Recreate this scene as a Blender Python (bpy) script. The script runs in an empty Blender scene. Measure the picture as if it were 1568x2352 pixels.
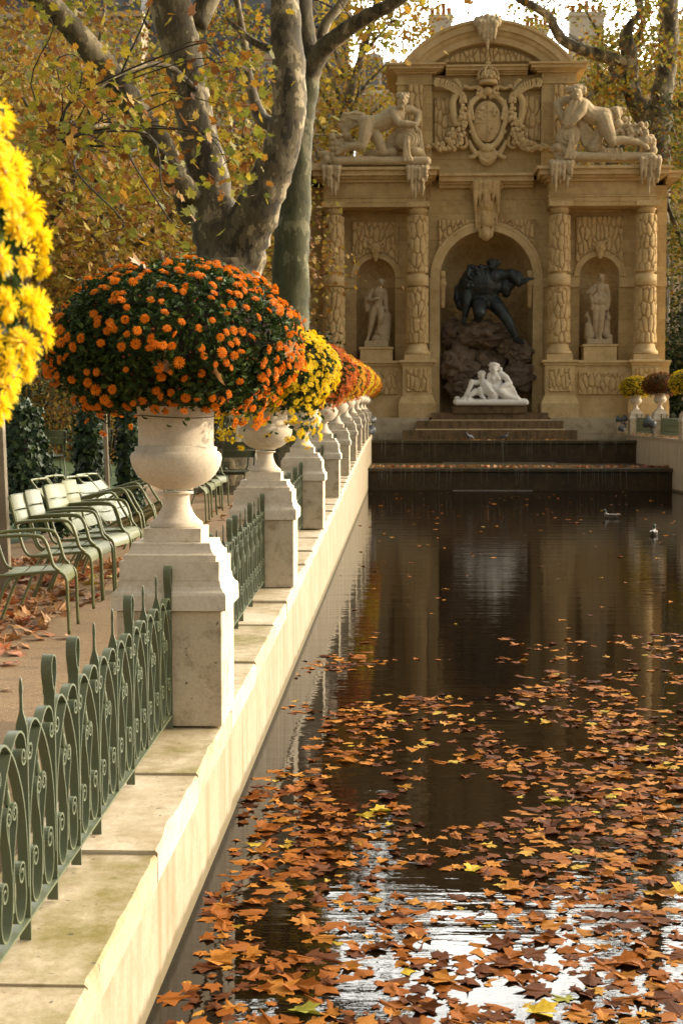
import bpy, math, random
import numpy as np
from mathutils import Vector, Matrix, Euler, noise

# ------------------------------------------------------------------ camera, world, sun, exposure
SC = bpy.context.scene
COL = SC.collection
H_CAM = 1.976                     # camera height above the pool water (z = 0)
FPX = 3200.0                      # focal length in the pixels I measured with (frame 1568 x 2352)
TH = math.atan(191 / FPX)         # pitch down
PS = math.atan(120 * math.cos(TH) / FPX)   # yaw to the left of the pool axis (+Y)

cam_d = bpy.data.cameras.new('camera')
cam = bpy.data.objects.new('camera', cam_d)
COL.objects.link(cam)
cam.location = (0, 0, H_CAM)
cam.rotation_euler = (math.pi / 2 - TH, 0, PS)
cam_d.sensor_fit = 'VERTICAL'
cam_d.sensor_height = 36.0
cam_d.lens = FPX / 2352 * 36.0
cam_d.clip_start = 0.05
cam_d.clip_end = 2000
cam_d.dof.use_dof = True
cam_d.dof.focus_distance = 8.5
cam_d.dof.aperture_fstop = 8.0
SC.camera = cam

SUN_EL, SUN_AZ = math.radians(23), math.radians(79)      # azimuth clockwise from +Y
world = bpy.data.worlds.new('World')
SC.world = world
world.use_nodes = True
wn = world.node_tree
bg = wn.nodes['Background']
sky = wn.nodes.new('ShaderNodeTexSky')
sky.sky_type = 'NISHITA'
sky.sun_disc = False
sky.sun_elevation = SUN_EL
sky.sun_rotation = SUN_AZ
sky.dust_density = 4.0
sky.air_density = 1.0
hs = wn.nodes.new('ShaderNodeHueSaturation')
hs.inputs['Saturation'].default_value = 0.35
wn.links.new(sky.outputs[0], hs.inputs['Color'])
warm = wn.nodes.new('ShaderNodeMixRGB')
warm.blend_type = 'MULTIPLY'
warm.inputs[0].default_value = 1.0
warm.inputs[2].default_value = (1.0, 0.92, 0.77, 1)
wn.links.new(hs.outputs[0], warm.inputs[1])
# added sky glow peaking over the fountain, so the pool mirrors white, noise-mottled
tcw = wn.nodes.new('ShaderNodeTexCoord'); dpw = wn.nodes.new('ShaderNodeVectorMath'); dpw.operation = 'DOT_PRODUCT'
dpw.inputs[1].default_value = (.16, .92, .36)
wn.links.new(tcw.outputs['Generated'], dpw.inputs[0])
rw = wn.nodes.new('ShaderNodeMapRange'); rw.inputs[1].default_value = .72; rw.inputs[2].default_value = .98; rw.inputs[3].default_value = 1.0; rw.inputs[4].default_value = 19.0
wn.links.new(dpw.outputs['Value'], rw.inputs[0])
nw = wn.nodes.new('ShaderNodeTexNoise'); nw.inputs['Scale'].default_value = 3.0; nw.inputs['Detail'].default_value = 5
wn.links.new(tcw.outputs['Generated'], nw.inputs['Vector'])
rn = wn.nodes.new('ShaderNodeMapRange'); rn.inputs[1].default_value = .35; rn.inputs[2].default_value = .65; rn.inputs[3].default_value = .8; rn.inputs[4].default_value = 1.15
wn.links.new(nw.outputs['Fac'], rn.inputs[0])
mw = wn.nodes.new('ShaderNodeMath'); mw.operation = 'MULTIPLY'; wn.links.new(rw.outputs[0], mw.inputs[0]); wn.links.new(rn.outputs[0], mw.inputs[1])
vw = wn.nodes.new('ShaderNodeVectorMath'); vw.operation = 'SCALE'
wn.links.new(warm.outputs[0], vw.inputs[0]); wn.links.new(mw.outputs[0], vw.inputs['Scale'])
wn.links.new(vw.outputs[0], bg.inputs['Color'])
bg.inputs['Strength'].default_value = 0.15

sd = bpy.data.lights.new('sun', 'SUN')
sd.energy = 2.4
sd.angle = math.radians(0.6)
sd.color = (1.0, 0.84, 0.60)
sun = bpy.data.objects.new('sun', sd)
COL.objects.link(sun)
sv = Vector((math.sin(SUN_AZ) * math.cos(SUN_EL), math.cos(SUN_AZ) * math.cos(SUN_EL), math.sin(SUN_EL)))
sun.rotation_euler = sv.to_track_quat('Z', 'Y').to_euler()
sun.location = (40, 20, 40)
VS = SC.view_settings
VS.view_transform = 'Standard'
VS.look = 'None'
VS.exposure = 0.6
VS.gamma = 1.0
SC.cycles.max_bounces = 8
SC.cycles.transparent_max_bounces = 8
SC.cycles.sample_clamp_indirect = 6.0

# ------------------------------------------------------------------ helpers
_F = np.array([-math.sin(PS) * math.cos(TH), math.cos(PS) * math.cos(TH), -math.sin(TH)])
_R = np.array([math.cos(PS), math.sin(PS), 0.0])
_U = np.cross(_R, _F)

def at(x, y, Y):
    """world point at depth Y that was measured at x, y in the survey picture"""
    d = FPX * _F + (x - 784) * _R + (1176 - y) * _U
    return Vector(d * (Y / d[1]) + np.array([0, 0, H_CAM]))

def survey(x0, y0, s):
    k = 0.91857
    def f(zx, zy, Y):
        return at((x0 + zx / s) * k, (y0 + zy / s) * k, Y)
    def r(p, Y):
        return p / s * k * Y / FPX
    return f, r

def project(P):
    """numpy (n,3) -> survey pixels and depth"""
    q = np.asarray(P, float) - np.array([0, 0, H_CAM])
    w = q @ _F
    w = np.where(np.abs(w) < 1e-6, 1e-6, w)
    return 784 + FPX * (q @ _R) / w, 1176 - FPX * (q @ _U) / w, w

WT_D = [-8, 0, 6.54, 11.36, 16.06, 20.8, 30.3, 40.0, 46.0, 53.0, 60.0, 500]
WT_Z = [-1.70, -1.57, -1.424, -1.30, -1.16, -1.02, -.70, -.40, -.29, -.21, -.18, -.18]
def ztop(y):                       # top of the pool walls: they climb towards the fountain
    return H_CAM + float(np.interp(y, WT_D, WT_Z))
def zg(y):
    return ztop(y) - 0.065         # gravel beside the walls

def tag(o, label=None, cat=None, group=None, kind=None):
    if label: o['label'] = label
    if cat: o['category'] = cat
    if group: o['group'] = group
    if kind: o['kind'] = kind
    return o

def empty(name, loc=(0, 0, 0), rz=0.0, rot=None):
    o = bpy.data.objects.new(name, None)
    o.empty_display_size = 0.2
    COL.objects.link(o)
    o.location = loc
    o.rotation_euler = rot if rot else (0, 0, rz)
    return o

def link(name, me, mat, parent=None, world_space=False):
    o = bpy.data.objects.new(name, me)
    COL.objects.link(o)
    if mat is not None and len(me.materials) == 0:
        for m in (mat if isinstance(mat, (list, tuple)) else [mat]):
            me.materials.append(m)
    if parent is not None:
        o.parent = parent
        if world_space:           # mesh given in world coordinates: keep it where it is
            o.matrix_parent_inverse = world_of(parent).inverted()
    return o

def world_of(o):
    m = Matrix.LocRotScale(o.location, o.rotation_euler, o.scale)
    if o.parent is not None:
        m = world_of(o.parent) @ o.matrix_parent_inverse @ m
    return m

def kids(o, table=None):
    return [c for c in bpy.data.objects if c.parent is o]

def copy_tree(o, parent=None):
    c = o.copy(); COL.objects.link(c)
    c.parent = parent
    for ch in kids(o):
        d = ch.copy(); COL.objects.link(d); d.parent = c
        for g in kids(ch):
            e = g.copy(); COL.objects.link(e); e.parent = d
    return c

def mesh_np(name, V, loops, starts, smooth=False, mats=None):
    me = bpy.data.meshes.new(name)
    V = np.ascontiguousarray(V, dtype=np.float32)
    me.vertices.add(len(V)); me.vertices.foreach_set('co', V.ravel())
    me.loops.add(len(loops)); me.loops.foreach_set('vertex_index', np.ascontiguousarray(loops, dtype=np.int32))
    me.polygons.add(len(starts)); me.polygons.foreach_set('loop_start', np.ascontiguousarray(starts, dtype=np.int32))
    if mats is not None:
        me.polygons.foreach_set('material_index', np.ascontiguousarray(mats, dtype=np.int32))
    me.polygons.foreach_set('use_smooth', np.full(len(starts), smooth, dtype=bool))
    me.update(calc_edges=True)
    return me

class MB:
    """collects shapes and becomes one mesh"""
    def __init__(s):
        s.v = []; s.f = []; s.sm = []
    def add(s, v, f, smooth=False):
        n = len(s.v); s.v += [tuple(p) for p in v]
        s.f += [tuple(i + n for i in q) for q in f]; s.sm += [smooth] * len(f)
        return s
    def box(s, x0, x1, y0, y1, z0, z1, b=0.0):
        if b <= 0:
            v = [(x0, y0, z0), (x1, y0, z0), (x1, y1, z0), (x0, y1, z0), (x0, y0, z1), (x1, y0, z1), (x1, y1, z1), (x0, y1, z1)]
            return s.add(v, [(0, 3, 2, 1), (4, 5, 6, 7), (0, 1, 5, 4), (1, 2, 6, 5), (2, 3, 7, 6), (3, 0, 4, 7)])
        # chamfered box
        v = []
        for (x, sx) in ((x0, 1), (x1, -1)):
            for (y, sy) in ((y0, 1), (y1, -1)):
                for (z, sz) in ((z0, 1), (z1, -1)):
                    v += [(x, y + sy * b, z + sz * b), (x + sx * b, y, z + sz * b), (x + sx * b, y + sy * b, z)]
        def ix(a, c, d, k): return (a * 4 + c * 2 + d) * 3 + k
        f = []
        for a in (0, 1):
            q = [ix(a, 0, 0, 0), ix(a, 1, 0, 0), ix(a, 1, 1, 0), ix(a, 0, 1, 0)]; f.append(q if a else q[::-1])
            q = [ix(0, a, 0, 1), ix(1, a, 0, 1), ix(1, a, 1, 1), ix(0, a, 1, 1)]; f.append(q[::-1] if a else q)
            q = [ix(0, 0, a, 2), ix(1, 0, a, 2), ix(1, 1, a, 2), ix(0, 1, a, 2)]; f.append(q if a else q[::-1])
        for a in (0, 1):
            for c in (0, 1):
                f.append([ix(a, c, 0, 0), ix(a, c, 1, 0), ix(a, c, 1, 1), ix(a, c, 0, 1)])
                f.append([ix(a, 0, c, 0), ix(a, 1, c, 0), ix(a, 1, c, 2), ix(a, 0, c, 2)])
                f.append([ix(0, a, c, 1), ix(1, a, c, 1), ix(1, a, c, 2), ix(0, a, c, 2)])
        for a in (0, 1):
            for c in (0, 1):
                for d in (0, 1):
                    f.append([ix(a, c, d, 0), ix(a, c, d, 1), ix(a, c, d, 2)])
        return s.add(v, f)
    def lathe(s, prof, seg=32, c=(0, 0, 0), smooth=True, caps=True):
        v = []; f = []
        for (r, z) in prof:
            for i in range(seg):
                a = 2 * math.pi * i / seg
                v.append((c[0] + r * math.cos(a), c[1] + r * math.sin(a), c[2] + z))
        for j in range(len(prof) - 1):
            for i in range(seg):
                k = (i + 1) % seg
                f.append((j * seg + i, j * seg + k, (j + 1) * seg + k, (j + 1) * seg + i))
        if caps:
            f.append(tuple(range(seg - 1, -1, -1)))
            n = (len(prof) - 1) * seg
            f.append(tuple(range(n, n + seg)))
        return s.add(v, f, smooth)
    def square(s, prof, c=(0, 0, 0)):
        """stack of square sections (half width, z)"""
        v = []; f = []
        for (h, z) in prof:
            v += [(c[0] - h, c[1] - h, c[2] + z), (c[0] + h, c[1] - h, c[2] + z), (c[0] + h, c[1] + h, c[2] + z), (c[0] - h, c[1] + h, c[2] + z)]
        for j in range(len(prof) - 1):
            for i in range(4):
                k = (i + 1) % 4
                f.append((j * 4 + i, j * 4 + k, j * 4 + 4 + k, j * 4 + 4 + i))
        f.append((3, 2, 1, 0)); n = (len(prof) - 1) * 4; f.append((n, n + 1, n + 2, n + 3))
        return s.add(v, f)
    def tube(s, pts, rad, seg=8, smooth=True, caps=True):
        pts = [Vector(p) for p in pts]; n = len(pts)
        rad = rad if isinstance(rad, (list, tuple, np.ndarray)) else [rad] * n
        v = []; f = []; up = None
        for j in range(n):
            t = (pts[min(j + 1, n - 1)] - pts[max(j - 1, 0)]).normalized()
            if up is None:
                up = Vector((0, 0, 1)) if abs(t.z) < 0.9 else Vector((1, 0, 0))
            a = t.cross(up)
            if a.length < 1e-5: a = t.cross(Vector((0, 1, 0)))
            a.normalize(); b = a.cross(t).normalized(); up = b
            for i in range(seg):
                q = 2 * math.pi * i / seg
                v.append(pts[j] + (a * math.cos(q) + b * math.sin(q)) * rad[j])
        for j in range(n - 1):
            for i in range(seg):
                k = (i + 1) % seg
                f.append((j * seg + i, j * seg + k, (j + 1) * seg + k, (j + 1) * seg + i))
        if caps:
            f.append(tuple(range(seg - 1, -1, -1))); m = (n - 1) * seg; f.append(tuple(range(m, m + seg)))
        return s.add(v, f, smooth)
    def cap(s, p0, p1, r0, r1, seg=12, rings=4):
        """tapered capsule with round ends"""
        p0 = Vector(p0); p1 = Vector(p1); d = p1 - p0; L = d.length
        t = d / L if L > 1e-6 else Vector((0, 0, 1))
        a = t.cross(Vector((0, 0, 1)) if abs(t.z) < .9 else Vector((1, 0, 0))).normalized(); b = a.cross(t)
        prof = [(r0 * math.cos(q), -r0 * math.sin(q)) for q in [math.pi / 2 * (1 - k / rings) for k in range(rings + 1)]]
        prof += [(r1 * math.cos(q), L + r1 * math.sin(q)) for q in [math.pi / 2 * k / rings for k in range(rings + 1)]]
        v = []; f = []
        for (r, h) in prof:
            r = max(r, 1e-4)
            for i in range(seg):
                q = 2 * math.pi * i / seg
                v.append(p0 + t * h + (a * math.cos(q) + b * math.sin(q)) * r)
        for j in range(len(prof) - 1):
            for i in range(seg):
                k = (i + 1) % seg
                f.append((j * seg + i, (j + 1) * seg + i, (j + 1) * seg + k, j * seg + k))
        f.append(tuple(range(seg))); m = (len(prof) - 1) * seg; f.append(tuple(range(m + seg - 1, m - 1, -1)))
        return s.add(v, f, True)
    def chain(s, pr, seg=12):
        for (p, r), (q, t) in zip(pr[:-1], pr[1:]):
            s.cap(p, q, r, t, seg)
        return s
    def ell(s, c, rx, ry, rz, seg=16, rings=10, rot=None):
        v = []; f = []; M = rot.to_matrix() if rot is not None else None
        for j in range(rings + 1):
            t = math.pi * j / rings
            for i in range(seg):
                a = 2 * math.pi * i / seg
                p = Vector((rx * max(math.sin(t), 1e-4) * math.cos(a), ry * max(math.sin(t), 1e-4) * math.sin(a), -rz * math.cos(t)))
                if M is not None: p = M @ p
                v.append(Vector(c) + p)
        for j in range(rings):
            for i in range(seg):
                k = (i + 1) % seg
                f.append((j * seg + i, j * seg + k, (j + 1) * seg + k, (j + 1) * seg + i))
        f.append(tuple(range(seg - 1, -1, -1))); m = rings * seg; f.append(tuple(range(m, m + seg)))
        return s.add(v, f, True)
    def prism(s, poly, axis, a, b):
        """polygon of (u,v) pairs extruded along axis from a to b: 'y' -> (u,*,v); 'x' -> (*,u,v); 'z' -> (u,v,*)"""
        n = len(poly)
        def P(u, w, q): return {'y': (u, q, w), 'x': (q, u, w), 'z': (u, w, q)}[axis]
        v = [P(u, w, a) for u, w in poly] + [P(u, w, b) for u, w in poly]
        f = [tuple(range(n)), tuple(range(2 * n - 1, n - 1, -1))]
        f += [(i, i + n, (i + 1) % n + n, (i + 1) % n) for i in range(n)]
        return s.add(v, f)
    def grid(s, P, smooth=True, flip=False):
        """P[j][i] grid of points"""
        m = len(P); n = len(P[0]); v = [p for row in P for p in row]; f = []
        for j in range(m - 1):
            for i in range(n - 1):
                q = (j * n + i, j * n + i + 1, (j + 1) * n + i + 1, (j + 1) * n + i)
                f.append(q[::-1] if flip else q)
        return s.add(v, f, smooth)
    def ribbon(s, pts, w, t):
        """flat bar in the YZ plane, width w along X, thickness t"""
        n = len(pts); v = []; f = []
        for j in range(n):
            a = pts[max(j - 1, 0)]; b = pts[min(j + 1, n - 1)]
            dy, dz = b[0] - a[0], b[1] - a[1]; L = math.hypot(dy, dz) or 1
            ny, nz = -dz / L * t / 2, dy / L * t / 2
            y, z = pts[j]
            v += [(-w / 2, y + ny, z + nz), (w / 2, y + ny, z + nz), (w / 2, y - ny, z - nz), (-w / 2, y - ny, z - nz)]
        for j in range(n - 1):
            for i in range(4):
                k = (i + 1) % 4
                f.append((j * 4 + i, j * 4 + k, j * 4 + 4 + k, j * 4 + 4 + i))
        f.append((3, 2, 1, 0)); m = (n - 1) * 4; f.append((m, m + 1, m + 2, m + 3))
        return s.add(v, f)
    def mesh(s, name):
        me = bpy.data.meshes.new(name)
        me.from_pydata([tuple(p) for p in s.v], [], s.f)
        me.polygons.foreach_set('use_smooth', s.sm)
        me.update()
        return me
    def build(s, name, mat, parent=None, ws=False):
        return link(name, s.mesh(name), mat, parent, ws)

def spline(pts, n=6):
    """Catmull-Rom through tuples of any length"""
    P = [np.array(p, float) for p in pts]
    P = [2 * P[0] - P[1]] + P + [2 * P[-1] - P[-2]]
    out = []
    for i in range(1, len(P) - 2):
        p0, p1, p2, p3 = P[i - 1:i + 3]
        for k in range(n):
            t = k / n
            out.append(.5 * ((2 * p1) + (-p0 + p2) * t + (2 * p0 - 5 * p1 + 4 * p2 - p3) * t * t + (-p0 + 3 * p1 - 3 * p2 + p3) * t ** 3))
    out.append(P[-2])
    return out

def remeshed(mb, name, mat, parent=None, voxel=.02, smooth=4, ws=False):
    """fuse overlapping closed shapes into one continuous skin"""
    me = mb.mesh(name + '_raw')
    o = bpy.data.objects.new('tmp', me); COL.objects.link(o)
    m = o.modifiers.new('r', 'REMESH'); m.mode = 'VOXEL'; m.voxel_size = voxel; m.use_smooth_shade = True
    if smooth:
        q = o.modifiers.new('s', 'SMOOTH'); q.iterations = smooth; q.factor = .5
    dg = bpy.context.evaluated_depsgraph_get(); dg.update()
    ev = o.evaluated_get(dg)
    new = bpy.data.meshes.new_from_object(ev, depsgraph=dg)
    bpy.data.objects.remove(o); bpy.data.meshes.remove(me)
    new.name = name; new.materials.clear()
    return link(name, new, mat, parent, ws)

def worley(u, v, cu, cv, seed):
    """F1, F2 of a jittered-grid cell pattern, numpy arrays u, v"""
    a = u / cu; b = v / cv
    ia = np.floor(a).astype(int); ib = np.floor(b).astype(int)
    f1 = np.full(a.shape, 9.0); f2 = np.full(a.shape, 9.0)
    def h(i, j, k):
        x = np.sin(i * 127.1 + j * 311.7 + k * 74.7 + seed * 19.19) * 43758.5453
        return x - np.floor(x)
    for di in (-1, 0, 1):
        for dj in (-1, 0, 1):
            i = ia + di; j = ib + dj
            px = i + .15 + .7 * h(i, j, 1) + .5 * (j % 2); py = j + .15 + .7 * h(i, j, 2)
            d = np.hypot(a - px, b - py)
            lo = np.minimum(f1, d); f2 = np.where(d < f1, f1, np.minimum(f2, d)); f1 = lo
    return f1, f2
def verm(u, v, cu=.17, cv=.46, seed=0):
    """carved stalactite relief 0..1"""
    w = u + .008 * np.sin(v * 9 + seed) 
    f1, f2 = worley(w, v + .05 * np.sin(u * 7), cu, cv, seed)
    return np.sqrt(np.clip((f2 - f1) * 4.4, 0, 1)) * (1 - .25 * np.clip(f1, 0, 1))

# ------------------------------------------------------------------ materials
def _mat(name):
    m = bpy.data.materials.new(name); m.use_nodes = True
    nt = m.node_tree
    return m, nt, nt.nodes['Principled BSDF']
def _n(nt, t, **kw):
    n = nt.nodes.new(t)
    for k, v in kw.items():
        if k in n.inputs.keys(): n.inputs[k].default_value = v
        else: setattr(n, k, v)
    return n
def ramp(nt, src, stops, interp='LINEAR'):
    r = nt.nodes.new('ShaderNodeValToRGB'); r.color_ramp.interpolation = interp
    e = r.color_ramp.elements
    while len(e) < len(stops): e.new(0.5)
    for k, (p, c) in enumerate(stops):
        e[k].position = p; e[k].color = (c[0], c[1], c[2], 1)
    nt.links.new(src, r.inputs[0])
    return r
def mix(nt, fac, a, b, mode='MIX'):
    m = nt.nodes.new('ShaderNodeMixRGB'); m.blend_type = mode
    for k, s in ((0, fac), (1, a), (2, b)):
        if hasattr(s, 'is_output'): nt.links.new(s, m.inputs[k])
        elif k == 0: m.inputs[0].default_value = s
        else: m.inputs[k].default_value = (*s, 1)
    return m
def coords(nt, kind='Object', scale=(1, 1, 1)):
    tc = nt.nodes.new('ShaderNodeTexCoord'); mp = nt.nodes.new('ShaderNodeMapping')
    mp.inputs['Scale'].default_value = scale
    nt.links.new(tc.outputs[kind], mp.inputs[0])
    return mp.outputs[0]
def world_pos(nt, scale=(1, 1, 1)):
    g = nt.nodes.new('ShaderNodeNewGeometry'); mp = nt.nodes.new('ShaderNodeMapping')
    mp.inputs['Scale'].default_value = scale
    nt.links.new(g.outputs['Position'], mp.inputs[0])
    return mp.outputs[0]
def bump(nt, b, h, strength=.3, dist=.01):
    n = nt.nodes.new('ShaderNodeBump'); n.inputs['Strength'].default_value = strength; n.inputs['Distance'].default_value = dist
    nt.links.new(h, n.inputs['Height']); nt.links.new(n.outputs[0], b.inputs['Normal'])
    return n

def stone(name, c1, c2, stain=(.2, .15, .08), stain_amt=.5, scale=1.0, rough=.85, bmp=.25, moss=None, moss_amt=.5, courses=None, streak=0.0, waterline=False):
    m, nt, b = _mat(name)
    P = world_pos(nt)
    n1 = _n(nt, 'ShaderNodeTexNoise', Scale=2.2 * scale, Detail=9, Roughness=.68); nt.links.new(P, n1.inputs['Vector'])
    n2 = _n(nt, 'ShaderNodeTexNoise', Scale=6.5 * scale, Detail=7, Roughness=.7); nt.links.new(P, n2.inputs['Vector'])
    n3 = _n(nt, 'ShaderNodeTexNoise', Scale=60 * scale, Detail=5, Roughness=.75); nt.links.new(P, n3.inputs['Vector'])
    base = ramp(nt, n1.outputs['Fac'], [(.3, c1), (.7, c2)])
    st = ramp(nt, n2.outputs['Fac'], [(.5, (0, 0, 0)), (.72, (stain_amt,) * 3)])
    c = mix(nt, st.outputs[0], base.outputs[0], stain)
    fine = ramp(nt, n3.outputs['Fac'], [(.25, (.82, .82, .82)), (.6, (1.05, 1.05, 1.05))])
    c = mix(nt, 1.0, c.outputs[0], fine.outputs[0], 'MULTIPLY')
    if streak:
        Q = world_pos(nt, (3.5, 3.5, .25))
        n5 = _n(nt, 'ShaderNodeTexNoise', Scale=2.0, Detail=6, Roughness=.6); nt.links.new(Q, n5.inputs['Vector'])
        r5 = ramp(nt, n5.outputs['Fac'], [(.48, (0, 0, 0)), (.7, (streak,) * 3)])
        c = mix(nt, r5.outputs[0], c.outputs[0], stain)
    if moss:
        n4 = _n(nt, 'ShaderNodeTexNoise', Scale=1.6 * scale, Detail=8, Roughness=.75); nt.links.new(P, n4.inputs['Vector'])
        r4 = ramp(nt, n4.outputs['Fac'], [(.40, (0, 0, 0)), (.62, (moss_amt,) * 3)])
        gm = nt.nodes.new('ShaderNodeNewGeometry'); sm = nt.nodes.new('ShaderNodeSeparateXYZ'); nt.links.new(gm.outputs['Normal'], sm.inputs[0])
        um = _n(nt, 'ShaderNodeMapRange'); um.inputs[1].default_value = .3; um.inputs[2].default_value = .9; um.inputs[3].default_value = .12; nt.links.new(sm.outputs[2], um.inputs[0])
        mm = _n(nt, 'ShaderNodeMath', operation='MULTIPLY'); nt.links.new(um.outputs[0], mm.inputs[0]); nt.links.new(r4.outputs[0], mm.inputs[1])
        c = mix(nt, mm.outputs[0], c.outputs[0], moss)
        v4 = _n(nt, 'ShaderNodeTexNoise', Scale=28.0, Detail=2, Roughness=.5); nt.links.new(P, v4.inputs['Vector'])
        s4 = ramp(nt, v4.outputs['Fac'], [(.70, (0, 0, 0)), (.74, (.75,) * 3)])
        c = mix(nt, s4.outputs[0], c.outputs[0], (.05, .04, .025))
    if waterline:          # algae left by the water
        gw = nt.nodes.new('ShaderNodeNewGeometry'); sw = nt.nodes.new('ShaderNodeSeparateXYZ'); nt.links.new(gw.outputs['Position'], sw.inputs[0])
        aw = _n(nt, 'ShaderNodeMath', operation='MULTIPLY_ADD'); nt.links.new(n2.outputs['Fac'], aw.inputs[0]); aw.inputs[1].default_value = -.10; nt.links.new(sw.outputs[2], aw.inputs[2])
        w1_ = ramp(nt, aw.outputs[0], [(0.0, (.85,) * 3), (.035, (0, 0, 0))])
        c = mix(nt, w1_.outputs[0], c.outputs[0], (.11, .085, .035))
    if courses:
        br = _n(nt, 'ShaderNodeTexBrick', Scale=1.0); br.offset = .5
        br.inputs['Color1'].default_value = (1, 1, 1, 1); br.inputs['Color2'].default_value = (.82, .80, .76, 1)
        br.inputs['Mortar'].default_value = (.55, .5, .42, 1)
        br.inputs['Brick Width'].default_value = courses[0]; br.inputs['Row Height'].default_value = courses[1]
        br.inputs['Mortar Size'].default_value = .006
        g = nt.nodes.new('ShaderNodeNewGeometry'); sp = nt.nodes.new('ShaderNodeSeparateXYZ'); cb = nt.nodes.new('ShaderNodeCombineXYZ')
        nt.links.new(g.outputs['Position'], sp.inputs[0])
        ad = _n(nt, 'ShaderNodeMath', operation='ADD'); nt.links.new(sp.outputs[0], ad.inputs[0]); nt.links.new(sp.outputs[1], ad.inputs[1])
        nt.links.new(ad.outputs[0], cb.inputs[0]); nt.links.new(sp.outputs[2], cb.inputs[1]); nt.links.new(cb.outputs[0], br.inputs['Vector'])
        c = mix(nt, 1.0, c.outputs[0], br.outputs['Color'], 'MULTIPLY')
    nt.links.new(c.outputs[0], b.inputs['Base Color'])
    b.inputs['Roughness'].default_value = rough
    b.inputs['Specular IOR Level'].default_value = .3
    hh = mix(nt, .5, n3.outputs['Fac'], n2.outputs['Fac'])
    bump(nt, b, hh.outputs[0], bmp, .012)
    return m

def paint(name, c, rough=.3, worn=(.1, .08, .05), amt=.3):
    m, nt, b = _mat(name)
    P = coords(nt)
    n = _n(nt, 'ShaderNodeTexNoise', Scale=14, Detail=6, Roughness=.7); nt.links.new(P, n.inputs['Vector'])
    r = ramp(nt, n.outputs['Fac'], [(.5, (0, 0, 0)), (.75, (amt,) * 3)])
    x = mix(nt, r.outputs[0], c, worn)
    nt.links.new(x.outputs[0], b.inputs['Base Color'])
    rr = ramp(nt, n.outputs['Fac'], [(.3, (rough,) * 3), (.8, (rough + .12,) * 3)])
    nt.links.new(rr.outputs[0], b.inputs['Roughness'])
    bump(nt, b, n.outputs['Fac'], .03, .003)
    return m

def leafmat(name, stops, trans=.35, rough=.6, spec=.3, interp='LINEAR', vein=0.25):
    """colour differs from leaf to leaf (each leaf is an island of the mesh)"""
    m, nt, b = _mat(name)
    g = nt.nodes.new('ShaderNodeNewGeometry')
    r = ramp(nt, g.outputs['Random Per Island'], stops, interp)
    n = _n(nt, 'ShaderNodeTexNoise', Scale=22, Detail=4, Roughness=.7); nt.links.new(coords(nt), n.inputs['Vector'])
    rr = ramp(nt, n.outputs['Fac'], [(.3, (1 - vein,) * 3), (.7, (1 + vein,) * 3)])
    c = mix(nt, 1.0, r.outputs[0], rr.outputs[0], 'MULTIPLY')
    nt.links.new(c.outputs[0], b.inputs['Base Color'])
    b.inputs['Roughness'].default_value = rough; b.inputs['Specular IOR Level'].default_value = spec
    if trans > 0:
        t = nt.nodes.new('ShaderNodeBsdfTranslucent'); nt.links.new(c.outputs[0], t.inputs['Color'])
        mx = nt.nodes.new('ShaderNodeMixShader'); mx.inputs[0].default_value = trans
        out = nt.nodes['Material Output']
        nt.links.new(b.outputs[0], mx.inputs[1]); nt.links.new(t.outputs[0], mx.inputs[2]); nt.links.new(mx.outputs[0], out.inputs[0])
    return m

M = {}
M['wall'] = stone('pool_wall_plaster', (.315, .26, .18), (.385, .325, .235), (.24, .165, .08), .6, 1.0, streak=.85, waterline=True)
M['wall_far'] = stone('lightened_wall_plaster', (.60, .52, .39), (.68, .60, .47), (.34, .25, .14), .5, 1.0, streak=.4, waterline=True)  # same plaster, lightened in colour because this face gets no sun
M['coping'] = stone('coping_stone', (.52, .435, .315), (.62, .53, .40), (.27, .19, .10), .6, 1.3, moss=(.26, .19, .07), moss_amt=.7)
M['coping_moss'] = stone('mossy_coping_stone', (.44, .36, .24), (.52, .43, .295), (.24, .165, .075), .75, 1.3, moss=(.185, .15, .03), moss_amt=1.0)
M['ped'] = stone('pedestal_stone', (.63, .55, .43), (.72, .64, .52), (.34, .27, .15), .75, 1.1)
M['ped_shaft'] = stone('pedestal_shaft_stone', (.55, .46, .335), (.66, .57, .435), (.26, .20, .11), .95, 1.2, moss=(.40, .33, .16), moss_amt=.4)
M['urn'] = stone('urn_stone', (.63, .545, .42), (.70, .62, .50), (.38, .30, .19), .5, 1.2, bmp=.15)
FC1, FC2 = (.47, .335, .15), (.60, .45, .225)
M['fac'] = stone('ochre_ashlar', FC1, FC2, (.24, .15, .07), .55, .6, courses=(1.35, .52))
M['facp'] = stone('ochre_dressed_stone', FC1, (.66, .505, .275), (.25, .16, .08), .45, .7)
M['verm'] = stone('carved_ochre_stone', (.47, .33, .15), (.63, .465, .235), (.24, .14, .06), .6, .8)
M['plinth'] = stone('pale_plinth_stone', (.50, .42, .29), (.60, .52, .38), (.20, .13, .06), .7, .5, courses=(1.5, .9))
M['step'] = stone('wet_darkened_step_stone', (.13, .08, .035), (.21, .135, .065), (.035, .022, .01), .9, .6, rough=.5, streak=.6)  # risers darkened in colour as shade, plus weathered streaks, so treads stand out
M['tread'] = stone('wet_lightened_tread_stone', (.40, .29, .16), (.50, .38, .23), (.10, .06, .03), .6, .6, rough=.3)  # step stone lightened in colour to read as lit tread edges
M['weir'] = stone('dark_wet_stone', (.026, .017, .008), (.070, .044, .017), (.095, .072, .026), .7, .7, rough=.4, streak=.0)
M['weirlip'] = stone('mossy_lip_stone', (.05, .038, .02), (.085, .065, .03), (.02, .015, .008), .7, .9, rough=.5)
M['statue'] = stone('weathered_statue_stone', (.42, .325, .19), (.55, .44, .275), (.20, .17, .08), .6, 1.6)
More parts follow.
